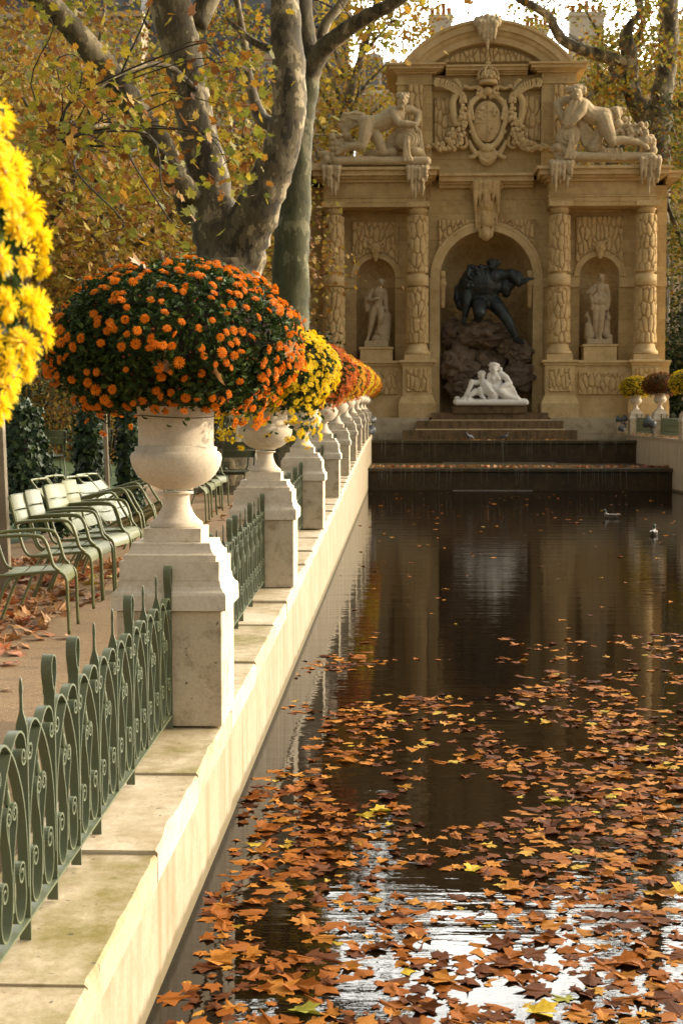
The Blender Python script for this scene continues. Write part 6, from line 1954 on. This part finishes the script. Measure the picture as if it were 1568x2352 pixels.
# --- trees behind, one by one: (x px, depth, crown z, crown radius, crown half height, leaf material, leaves, trunk radius, label)
def back_tree(px, Y, zc, rad, hh, mat, n, tr, lab, seed, lean=0, leaf=.175, gaps=.5, grp='autumn trees around the fountain'):
    r = random.Random(seed); b = at(px, 985, Y)
    root = empty('plane_tree', (b.x, Y, zg(Y))); tag(root, lab, 'tree', grp)
    mb = MB(); anch = []
    zt = zc - hh * .25
    anch += limb_mesh(mb, [(b.x, Y, zg(Y) - .3, tr * 1.25), (b.x + lean * .2, Y, zg(Y) + 1.5, tr), (b.x + lean * .6, Y, (zg(Y) + zt) * .55, tr * .9), (b.x + lean, Y, zt, tr * .72)], 10, 4, seed=seed)
    for k in range(6):
        a = r.uniform(0, 2 * math.pi); L = rad * r.uniform(.55, .95); z0 = zt - r.uniform(0, .35) * hh; zz = zc + hh * r.uniform(-.2, .8)
        anch += limb_mesh(mb, [(b.x + lean, Y, z0, tr * .5), (b.x + lean + L * .4 * math.cos(a), Y + L * .4 * math.sin(a), z0 + (zz - z0) * .45, tr * .36), (b.x + lean + L * math.cos(a), Y + L * math.sin(a), zz, tr * .10)], 7, 4, seed=seed + k)
    mb.build('trunk', M['bark'], root, True)
    cl = []
    while len(cl) < n // 40:
        p = Vector((r.uniform(-1, 1), r.uniform(-1, 1), r.uniform(-1, 1)))
        if p.length > 1 or p.length < .25: continue
        if noise.noise(p * 2.1 + Vector((seed * 1.3, 0, 0))) < -.02 - gaps * .1: continue
        cl.append((b.x + lean + p.x * rad, Y + p.y * rad, zc + p.z * hh))
    crown_mesh(cl, 76, leaf, mat, 'crown', root, rad * .16, seed)
    twigs(cl[::3], anch, 'twigs', root, seed, .03)
BT = [(60, 36, 7.5, 4.2, 4.5, 'brown_leaf', 4200, .28, 'brown-leaved tree at the far left behind the yellow flowers'),
      (250, 38, 7.8, 4.0, 4.8, 'gold_leaf', 4200, .26, 'golden tree left of the thick forked stems'),
      (420, 44, 6.4, 4.6, 4.6, 'brown_leaf', 4600, .30, 'russet tree directly behind the forked stems'),
      (150, 52, 11.0, 6.0, 8.0, 'plane_leaf', 6400, .32, 'tall mixed yellow and brown tree at far left in the distance'),
      (350, 56, 12.0, 5.5, 8.0, 'plane_leaf', 6400, .30, 'distant golden tree between the left stems'),
      (535, 52, 10.5, 2.5, 7.0, 'plane_leaf', 4400, .30, 'yellow-brown tree seen between the forked stem and the mossy trunk'),
      (742, 64, 13.0, 4.4, 6.0, 'gold_leaf', 4200, .42, 'golden tree with a bare leaning trunk left of the pediment'),
      (890, 70, 17.0, 4.2, 5.5, 'gold_leaf', 3600, .36, 'golden tree behind the left shoulder of the pediment'),
      (-20, 46, 11.0, 5.0, 7.0, 'brown_leaf', 5600, .30, 'brown tree cut off by the upper left edge'),
      (1395, 76, 17.5, 4.6, 5.5, 'gold_leaf', 4600, .36, 'golden tree behind the right shoulder of the pediment'),
      (1520, 80, 20.0, 5.0, 6.0, 'gold_leaf', 4600, .36, 'golden tree in front of the tall white house at upper right'),
      (1640, 60, 9.5, 5.0, 7.5, 'olive_leaf', 5600, .36, 'olive and gold tree right of the fountain'),
      (1590, 68, 16.0, 4.0, 7.0, 'plane_leaf', 3000, .34, 'thin-leaved tree at the right edge behind the fountain')]
for i, (px, Y, zc, rad, hh, mt, n, tr, lab) in enumerate(BT):
    back_tree(px, Y, zc, rad, hh, M[mt], n, tr, lab, 100 + i * 7, lean=(.9 if i == 6 else 0))

# --- golden crowns seen left and right of the pediment, clump by clump
for (bx, pxs, Y_, mt, n_, lab, sd_) in (([(735, 900, -10, 320, 60, 66, 2), (880, 1010, -20, 110, 60, 66, 1)], 800, 63, 'gold_leaf', 64, 'orange-gold tree filling the gap between mossy trunk and pediment', 51),
                                    ([(1345, 1570, 60, 330, 66, 72, 2), (1180, 1290, -20, 70, 66, 72, .35), (1420, 1570, -30, 120, 66, 72, 1)], 1420, 69, 'plane_leaf', 66, 'orange-gold tree behind the right-hand river god', 52)):
    b = at(pxs, 985, Y_); root = empty('plane_tree', (b.x, Y_, zg(Y_))); tag(root, lab, 'tree', 'autumn trees around the fountain')
    mb = MB(); an = limb_mesh(mb, [(b.x, Y_, zg(Y_) - .2, .34)] + pxl([(pxs, 600, 14), (pxs - 20, 330, 12), (pxs + 20, 160, 9), (pxs + 60, 30, 6), (pxs + 70, -80, 3)], Y_), 10, seed=sd_)
    for q in range(7):
        e = bx[0]; an += limb_mesh(mb, pxl([(pxs - 10, 420 - 40 * q, 7), (pxs + (30 if q % 2 else -40), 330 - 40 * q, 5), (pxs + (90 if q % 2 else -80), 270 - 42 * q, 2)], Y_), 6, 4, seed=q)
    mb.build('trunk', M['bark'], root, True)
    cl = boxclumps(n_, bx, sd_); crown_mesh(cl, 62, .185, M[mt], 'crown', root, .52, sd_); twigs(cl, an, 'twigs', root, sd_, .03)
# --- plane tree behind the right end of the fountain, drawn limb by limb
Y3 = 60.5
root = empty('plane_tree', tuple(at(1500, 985, Y3).xy) + (zg(Y3),)); tag(root, 'forked plane tree rising behind the right-hand river god', 'tree', 'autumn trees around the fountain')
mb = MB(); b0 = at(1498, 985, Y3); anch = []
anch += limb_mesh(mb, [(b0.x, Y3, zg(Y3) - .2, .75), (b0.x, Y3, zg(Y3) + 4, .62)] + pxl([(1500, 400, 36), (1500, 310, 38), (1505, 262, 40)], Y3), 14, seed=31)
anch += limb_mesh(mb, pxl([(1496, 290, 30), (1468, 250, 23), (1447, 200, 19), (1446, 130, 18), (1437, 95, 16), (1445, 60, 10), (1470, 20, 8), (1440, -60, 7), (1400, -200, 5)], Y3), 12, seed=32)
anch += limb_mesh(mb, pxl([(1508, 280, 32), (1520, 210, 24), (1532, 130, 22), (1535, 40, 22), (1530, -60, 20), (1540, -300, 14), (1560, -700, 7)], Y3), 12, seed=33)
anch += limb_mesh(mb, pxl([(1440, 150, 15), (1390, 130, 14, -.4), (1340, 115, 13, -.7), (1290, 90, 12, -1), (1260, 40, 10, -1.2), (1225, 15, 9, -1.4), (1180, -10, 8, -1.6), (1120, -70, 5, -1.8)], Y3), 10, seed=34)
anch += limb_mesh(mb, pxl([(1435, 165, 9), (1390, 190, 8, -.6), (1350, 225, 6, -1), (1330, 260, 4, -1.2)], Y3), 8, seed=35)
anch += limb_mesh(mb, pxl([(1525, 255, 12), (1570, 235, 11, -.5), (1640, 210, 8, -1)], Y3), 8, seed=36)
mb.build('trunk', M['bark'], root, True)
cl = boxclumps(70, [(1190, 1300, -20, 60, 58, 62, .4), (1330, 1440, 150, 290, 59, 63, 1.2), (1380, 1570, -20, 130, 58, 63, 1.5), (1500, 1600, 300, 560, 59, 64, 1.8), (1260, 1420, -30, 120, 60, 64, .7)], 8) + boxclumps(60, [(1230, 1700, -700, -60, 56, 66, 1)], 9)
crown_mesh(cl, 60, .19, M['plane_leaf'], 'crown', root, .60, 36); twigs(cl, anch, 'twigs', root, 37, .03)

# --- shrubs and laurels
def shrub(px, py, Y, rx, hz, mat, n, leaf, lab, seed, name='shrub', zb=None):
    r = np.random.default_rng(seed); b = at(px, py, Y); z0 = zg(Y) if zb is None else zb
    root = empty(name, (b.x, Y, z0)); tag(root, lab, 'bush')
    d = r.normal(size=(n, 3)); d /= np.linalg.norm(d, axis=1)[:, None]; d[:, 2] = np.abs(d[:, 2])
    rad = (1 - .35 * r.random(n) ** 1.5)[:, None]
    q = np.array([noise.noise(Vector(a) * 2.2 + Vector((seed, 0, 0))) for a in d])[:, None]
    P = d * rad * (1 + .35 * q) * np.array([rx, rx * .7, hz])
    v, f = oval_leaf()
    me = scatter_mesh('foliage', v, f, P, rand_rot(n, r, d + np.array([0, 0, .4]), .7), leaf * r.uniform(.6, 1.2, n)); link('foliage', me, mat, root)
    st = MB()
    for k in range(9):
        a = 2 * math.pi * k / 9; st.tube([(.08 * math.cos(a), .08 * math.sin(a), -.05), (rx * .3 * math.cos(a), rx * .25 * math.sin(a), hz * .45), (rx * .6 * math.cos(a), rx * .4 * math.sin(a), hz * .8)], [.04, .03, .01], 5)
    st.build('stems', M['twig'], root)
for a in [(60, 900, 33, 2.6, 3.4, 'olive_leaf', 4200, .13, 'dull olive bush at the left edge behind the ivy', 1), (250, 900, 30, 2.2, 2.8, 'brown_leaf', 3800, .12, 'brownish bush under the trees behind the orange flowers', 2),
          (420, 900, 34, 2.6, 3.2, 'brown_leaf', 3800, .13, 'bare brown bush behind the left half of the orange dome', 3), (60, 900, 31, 1.8, 2.6, 'laurel_leaf', 2600, .12, 'dark green bush directly behind the yellow flowers', 4),
          (330, 900, 36, 1.8, 2.2, 'laurel_leaf', 2400, .12, 'dark green bush above the middle ivy', 5), (590, 930, 40, 2.4, 3.0, 'olive_leaf', 3200, .14, 'olive bush low between the two plane trunks', 6),
          (710, 930, 44, 1.5, 4.0, 'laurel_leaf', 2600, .14, 'dark bush between the mossy trunk and the fountain', 7),
          (1600, 900, 62, 4.2, 7.0, 'laurel_leaf', 6500, .24, 'tall dark laurel right of the fountain', 8), (1570, 900, 57.6, 1.9, 4.3, 'laurel_leaf', 3200, .20, 'glossy laurel just above the dark red flowers', 9),
          (1680, 900, 57, 3.2, 4.2, 'laurel_leaf', 4200, .20, 'dark hedge bush at the right edge behind the wire fence', 10)]:
    shrub(a[0], a[1], a[2], a[3], a[4], M[a[5]], *a[6:])
# low clipped hedge far left under the trees
def ivy(pts, lab, seed, n):
    """ivy climbing a rope or a trunk: pts (x px, y px, depth, radius m)"""
    r = np.random.default_rng(seed); q = spline([tuple(at(a, b, d)) + (w,) for a, b, d, w in pts], 8); q = np.array(q)
    root = empty('ivy', (q[-1][0], q[-1][1], zg(q[-1][1]))); tag(root, lab, 'ivy')
    i = r.integers(0, len(q), n); a = r.uniform(0, 2 * math.pi, n); rad = q[i, 3] * (.55 + .5 * r.random(n))
    N = np.stack([np.cos(a), np.sin(a), np.zeros(n)], 1); P = q[i, :3] + N * rad[:, None] + r.normal(size=(n, 3)) * .03; P[:, 2] += r.uniform(-.08, .08, n)
    v, f = ivy_leaf(); R = rand_rot(n, r, N + np.array([0, 0, .35]), .4)
    # leaf tips hang down
    me = scatter_mesh('leaves', v, f, P, R, .075 * r.uniform(.6, 1.3, n)); link('leaves', me, M['ivy_leaf'], root, True)
    st = MB()
    for k in range(5):
        st.tube([(b[0] + .4 * b[3] * math.cos(k * 1.3 + j * .3), b[1] + .4 * b[3] * math.sin(k * 1.3 + j * .3), b[2]) for j, b in enumerate(q[::3])], .022, 5)
    st.tube([tuple(b[:3]) for b in q], [b[3] * .55 for b in q], 8)
    st.build('stems', M['twig'], root, True)
ivy([(40, 930, 15.8, .12), (48, 990, 15.6, .17), (60, 1060, 15.4, .22), (72, 1120, 15.3, .25), (78, 1200, 15.2, .25)], 'dark ivy clump at the left edge behind the chair backs', 1, 2600)
ivy([(78, 950, 15.7, .06), (92, 1030, 15.5, .08), (116, 1090, 15.4, .10), (136, 1150, 15.3, .11), (146, 1220, 15.3, .12)], 'slanting strand of ivy left of the wooden stake', 4, 1100)
ivy([(212, 930, 16.6, .12), (208, 1000, 16.5, .15), (206, 1070, 16.4, .17), (208, 1150, 16.3, .18), (210, 1230, 16.2, .18)], 'middle ivy column beside the grey wooden stake', 2, 2600)
ivy([(296, 920, 17.2, .13), (298, 1000, 17.0, .15), (300, 1070, 16.9, .16), (302, 1180, 16.8, .17), (302, 1230, 16.8, .17)], 'right ivy column touching the large urn', 3, 2600)
ivy([(515, 925, 22.6, .10), (508, 970, 22.4, .16), (500, 1030, 22.2, .2), (500, 1090, 22.1, .22)], 'ivy at the foot of the plane tree right of the large urn', 5, 1000)
for i, (x, y0, y1, Y, w, lab) in enumerate([(248, 950, 1240, 15.6, .022, 'thin grey wooden stake between the two ivy columns'), (8, 945, 1300, 11.5, .045, 'grey wooden stake at the left edge behind the chairs')]):
    a = at(x - 3, y0, Y); b = at(x + 4, 1200, Y)
    m = MB(); m.box(-w, w, -w, w, -.05, a.z - zg(Y), .004); o = m.build('wooden_stake', M['wood']); o.location = (b.x, Y, zg(Y)); o.rotation_euler = (0, -.03, 0)
    tag(o, lab, 'stake')

# --- houses far behind
def house_mats():
    d = {}
    d['cream'] = stone('cream_house_stone', (.52, .44, .32), (.60, .52, .40), (.34, .27, .18), .4, .25, courses=(1.4, .5))
    d['white'] = stone('white_house_render', (.66, .62, .53), (.72, .68, .60), (.45, .40, .32), .4, .25)
    d['slate'] = stone('grey_slate', (.085, .09, .105), (.13, .14, .155), (.06, .06, .07), .4, .8, rough=.5, courses=(.4, .25))
    d['pot'] = stone('terracotta', (.42, .14, .06), (.50, .20, .09), (.25, .10, .05), .5, 1)
    m, nt, b = _mat('window_glass'); b.inputs['Base Color'].default_value = (.10, .125, .15, 1); b.inputs['Roughness'].default_value = .06; b.inputs['Specular IOR Level'].default_value = .8
    n = _n(nt, 'ShaderNodeTexNoise', Scale=.7); nt.links.new(world_pos(nt), n.inputs['Vector']); r = ramp(nt, n.outputs['Fac'], [(.35, (.05, .06, .08)), (.65, (.20, .22, .25))]); nt.links.new(r.outputs[0], b.inputs['Base Color'])
    d['glass'] = m
    d['frame'] = paint('white_window_paint', (.62, .60, .54), .5); d['iron'] = paint('black_balcony_iron', (.02, .02, .022), .5)
    return d
HM = house_mats()
def house(px0, px1, Y, zeave, wall, lab, floors, bays, roof=4.0, seed=0):
    r = random.Random(seed); z0 = zg(Y) - .1
    x0, x1 = at(px0, 700, Y).x, at(px1, 700, Y).x
    root = empty('town_house', ((x0 + x1) / 2, Y, z0)); tag(root, lab, 'building', 'town houses behind the gardens')
    def B(n, mb, m): return mb.build(n, HM[m], root, True)
    fh = (zeave - z0) / floors; bw = (x1 - x0) / bays; ww, wh = min(1.15, bw * .5), fh * .64
    mb = MB(); mb.box(x0, x1, Y + .35, Y + 12, z0, zeave)
    for f in range(floors):
        zb = z0 + f * fh; zt = zb + fh; zw0 = zb + fh * .12; zw1 = zw0 + wh
        mb.box(x0, x1, Y, Y + .34, zw1, zt - .002); mb.box(x0, x1, Y, Y + .34, zb, zw0 - .002)
        for b in range(bays + 1):
            a = x0 + b * bw - (bw - ww) / 2; c = a + (bw - ww)
            mb.box(max(x0, a), min(x1, c), Y, Y + .34, zw0, zw1 - .002)
        mb.box(x0, x1, Y - .12, Y - .003, zt - .28, zt - .10)
    B('wall', mb, wall)
    co = MB(); co.box(x0 - .2, x1 + .2, Y - .55, Y + .4, zeave + .002, zeave + .32); co.box(x0 - .1, x1 + .1, Y - .3, Y - .125, zeave - .4, zeave)
    for k in range(int((x1 - x0) / .6)): co.box(x0 + k * .6 + .1, x0 + k * .6 + .38, Y - .5, Y - .3, zeave - .3, zeave)
    B('cornice', co, wall)
    wm = MB(); wm.box(-ww / 2 + .002, -ww / 2 + .09, 0, .08, 0, wh); wm.box(ww / 2 - .09, ww / 2 - .002, 0, .08, 0, wh); wm.box(-.04, .04, 0, .075, .08, wh - .08); wm.box(-ww / 2 + .09, ww / 2 - .09, 0, .078, wh - .09, wh); wm.box(-ww / 2 + .09, ww / 2 - .09, 0, .078, 0, .08)
    for q in (.33, .66): wm.box(-ww / 2 + .09, ww / 2 - .09, .01, .06, wh * q - .025, wh * q + .025)
    wme = wm.mesh('window'); pm = MB(); pm.box(-ww / 2 + .09, ww / 2 - .09, .03, .05, .08, wh - .09); pme = pm.mesh('pane')
    wme.materials.append(HM['frame']); pme.materials.append(HM['glass'])
    for f in range(floors):
        for b in range(bays):
            o = bpy.data.objects.new('window', wme); COL.objects.link(o); o.parent = root; o.matrix_parent_inverse = world_of(root).inverted()
            o.location = (x0 + (b + .5) * bw, Y + .2, z0 + f * fh + fh * .12)
            p = bpy.data.objects.new('pane', pme); COL.objects.link(p); p.parent = o
    for f in (floors - 1, floors - 4):
        if f < 1: continue
        bl = MB(); z = z0 + f * fh + .05; bl.box(x0 + .2, x1 - .2, Y - .85, Y - .125, z - .16, z)
        B('balcony_slab', bl, wall)
        bi = MB(); bi.box(x0 + .25, x1 - .25, Y - .82, Y - .78, z + .98, z + 1.02); bi.box(x0 + .25, x1 - .25, Y - .82, Y - .78, z + .06, z + .09)
        x = x0 + .3
        while x < x1 - .3: bi.box(x, x + .02, Y - .81, Y - .79, z + .09, z + .98); bi.tube([(x + .02, Y - .8, z + .2), (x + .12, Y - .8, z + .5), (x + .03, Y - .8, z + .85)], .012, 4); x += .16
        B('balcony_railing', bi, 'iron')
    rf = MB(); zr = zeave + .33
    rf.prism([(Y - .2, zr), (Y + 1.1, zr + roof * .8), (Y + 2.2, zr + roof), (Y + 10.5, zr + roof), (Y + 11.6, zr)], 'x', x0, x1); ro = B('roof', rf, 'slate')
    for b in range(bays):
        if b % 2 == seed % 2 and bays > 3: continue
        xd = x0 + (b + .5) * bw; dm = MB(); dm.box(xd - .62, xd + .62, Y + .0, Y + 1.6, zr + .3, zr + 2.1); dm.prism([(xd - .72, zr + 2.102), (xd + .72, zr + 2.102), (xd + .5, zr + 2.4), (xd, zr + 2.52), (xd - .5, zr + 2.4)], 'y', Y - .12, Y + 1.8)
        d = B('dormer', dm, wall); gm = MB(); gm.box(xd - .42, xd + .42, Y - .035, Y - .004, zr + .45, zr + 1.9); g = gm.build('pane', HM['glass'], d, True)
    return root, x0, x1, zr + roof
def chimney(root, px, py, Y, w, h, pots, wall='white'):
    p = at(px, py, Y); mb = MB(); mb.box(p.x - w / 2, p.x + w / 2, Y, Y + 1.1, p.z - h, p.z); mb.box(p.x - w / 2 - .12, p.x + w / 2 + .12, Y - .12, Y + 1.22, p.z - .25, p.z + .02)
    c = mb.build('chimney', HM[wall], root, True)
    for i in range(pots):
        x = p.x + (i - (pots - 1) / 2) * (w * .8 / max(1, pots - 1) if pots > 1 else 0)
        k = MB(); hh = .55 + .3 * ((i * 7) % 3) / 2; k.lathe([(.15, 0), (.13, hh - .1), (.17, hh - .08), (.15, hh)], 10, (x, Y + .5, p.z + .022)); k.build('chimney_pot', HM['pot'], c, True)
r1 = house(-420, 330, 88, 27.5, 'cream', 'cream stone town house glimpsed at the upper left through the leaves', 6, 9, 4, 1)[0]
r2 = house(345, 800, 90, 23.0, 'cream', 'cream town house with slate roof glimpsed between the two plane trunks', 6, 6, 7, 2)[0]
r3 = house(815, 1130, 94, 24.0, 'white', 'pale house behind the pediment with a chimney on its left', 7, 4, 2.5, 3)[0]
r4 = house(1150, 1345, 96, 19.5, 'cream', 'house with steep grey roof behind the right shoulder of the pediment', 6, 3, 5.5, 4)[0]
r5 = house(1350, 1530, 93, 22.5, 'white', 'tall white house with dormer and terracotta pots at upper right', 7, 3, 3.0, 5)[0]
r6 = house(1545, 1900, 95, 20.5, 'cream', 'cream house with iron balcony at the right edge behind the trees', 6, 5, 4.5, 6)[0]
chimney(r3, 1012, 34, 94.5, 1.4, 5, 4); chimney(r4, 1232, 60, 97, 1.5, 6, 5); chimney(r5, 1348, 28, 94, 2.2, 5, 5); chimney(r2, 655, 20, 92, 1.6, 4, 4, 'cream'); chimney(r6, 1545, 60, 96, 1.6, 5, 4)

# ------------------------------------------------------------------ small things
def duck(loc, rz, lab):
    root = empty('duck', loc, rz); root.scale = (.8, .8, .8); tag(root, lab, 'duck', 'ducks swimming near the cascade')
    b = MB(); b.ell((0, 0, .045), .085, .18, .075); b.ell((0, -.10, .06), .07, .10, .06); b.chain([((0, -.17, .08), .05), ((0, -.25, .11), .02)]); b.ell((0, .12, .06), .075, .09, .075)
    b.chain([((0, .15, .09), .042), ((0, .175, .16), .032), ((0, .19, .21), .036)]); b.ell((0, .20, .215), .036, .05, .037); b.cap((0, .24, .205), (0, .29, .198), .016, .012)
    for s in (-1, 1): b.ell((s * .07, -.03, .075), .022, .14, .045)
    m, nt, p = _mat('duck_plumage')
    sp = nt.nodes.new('ShaderNodeSeparateXYZ'); nt.links.new(coords(nt), sp.inputs[0])
    rz_ = ramp(nt, sp.outputs[2], [(.02, (.16, .14, .12)), (.10, (.07, .05, .035)), (.135, (.35, .33, .28)), (.15, (.012, .035, .022))]); nt.links.new(rz_.outputs[0], p.inputs['Base Color']); p.inputs['Roughness'].default_value = .6
    o = remeshed(b, 'body', m, root, .009, 2)
    k = MB(); k.cap((0, .245, .205), (0, .295, .196), .017, .013, 8, 3); k.build('bill', M['p_gold'], root)
d = at(1403, 1186, 31.2); duck((d.x, 31.2, -.012), 1.2, 'duck swimming farther from the camera near the cascade')
d = at(1500, 1226, 26.2); duck((d.x, 26.2, -.012), -.25, 'duck swimming nearer the camera at the right')
def pigeon(loc, rz, lab):
    root = empty('pigeon', loc, rz); tag(root, lab, 'pigeon', 'pigeons on the cascade ledge')
    b = MB(); b.ell((0, 0, .14), .065, .13, .07, rot=Euler((.35, 0, 0))); b.chain([((0, -.10, .11), .04), ((0, -.24, .07), .02)]); b.chain([((0, .09, .19), .04), ((0, .12, .245), .028), ((0, .125, .27), .032)]); b.cap((0, .15, .27), (0, .18, .262), .01, .006)
    for s in (-1, 1): b.ell((s * .055, -.02, .145), .02, .12, .05); b.cap((s * .03, .0, .09), (s * .03, .01, .01), .01, .008); b.cap((s * .03, .01, .012), (s * .03, .05, .008), .009, .006)
    remeshed(b, 'body', paint('pigeon_plumage', (.09, .10, .12), .6), root, .009, 1)
d = at(1076, 1008, 51.9); pigeon((d.x, 51.7, zw1 + .002), 2.2, 'grey pigeon on the cascade ledge, left of its mate')
d = at(1156, 1006, 51.9); pigeon((d.x, 51.7, zw1 + .002), -1.9, 'grey pigeon on the cascade ledge, right of its mate')
def floodlight(p, aim, s, lab, arm):
    root = empty('floodlight', p); tag(root, lab, 'floodlight', 'floodlights aimed at the fountain')
    e = Vector(aim).to_track_quat('Z', 'Y').to_matrix().to_4x4()
    b = MB(); b.lathe([(s * .5, -s * .9), (s * .62, -s * .7), (s * .66, 0), (s, s * .5), (s, s * .7), (s * .9, s * .7)], 16)
    b.v = [tuple(e @ Vector(v)) for v in b.v]; b.build('housing', M['lamp_metal'], root)
    g = MB(); g.lathe([(s * .88, s * .60), (s * .88, s * .64)], 16); g.v = [tuple(e @ Vector(v)) for v in g.v]; g.build('lens', M['lamp_glass'], root)
    k = MB(); k.tube([(0, 0, 0), (arm[0] * .5, arm[1] * .5, arm[2] * .5 - .05), arm], .025, 6); k.ell(arm, .05, .05, .05); k.build('bracket', M['lamp_metal'], root)
YF = 50.5
for (x, y, Yd, aim, s, lab, arm) in ((854, 965, 49.6, (.5, 1, .3), .14, 'upper dark floodlight at the far end of the left wall', (-.35, 0, -.15)), (849, 990, 47, (.6, 1, .5), .17, 'lower shiny floodlight at the far end of the left wall', (-.35, 0, .05)),
                                     (1421, 963, 53.2, (-.9, .5, .2), .13, 'left one of the paired floodlights on the right-hand wall', (.25, 0, -.2)), (1431, 962, 53.2, (.6, .6, .2), .13, 'right one of the paired floodlights on the right-hand wall', (.08, 0, -.2)),
                                     (1427, 985, 52.8, (-.6, .6, .5), .12, 'lower floodlight under the paired ones on the right-hand wall', (.15, 0, .1)), (1492, 972, 48.0, (-.8, .6, .4), .22, 'large dark floodlight fixed at the fence of the right-hand wall', (.1, .1, -.3))):
    floodlight(tuple(at(x, y, Yd)), aim, s, lab, arm)
# looped wire fence behind the right wall
root = empty('wire_fence', (RPED_X + 3.2, 55.5, zg(55.5))); tag(root, 'low hooped wire fence before the dark laurel at the right edge', 'fence')
m = MB()
for i in range(16):
    x = -2.2 + i * .33
    m.tube([(x, 0, -.1)] + [(x + .33 - .33 * math.cos(math.pi * k / 8), 0, .95 + .28 * math.sin(math.pi * k / 8)) for k in range(9)] + [(x + .66, 0, -.1)], .012, 5)
for z in (.25, .7): m.tube([(-2.2, .02, z), (3.5, .02, z)], .010, 5)
m.build('hoops', M['chair_dark'], root)
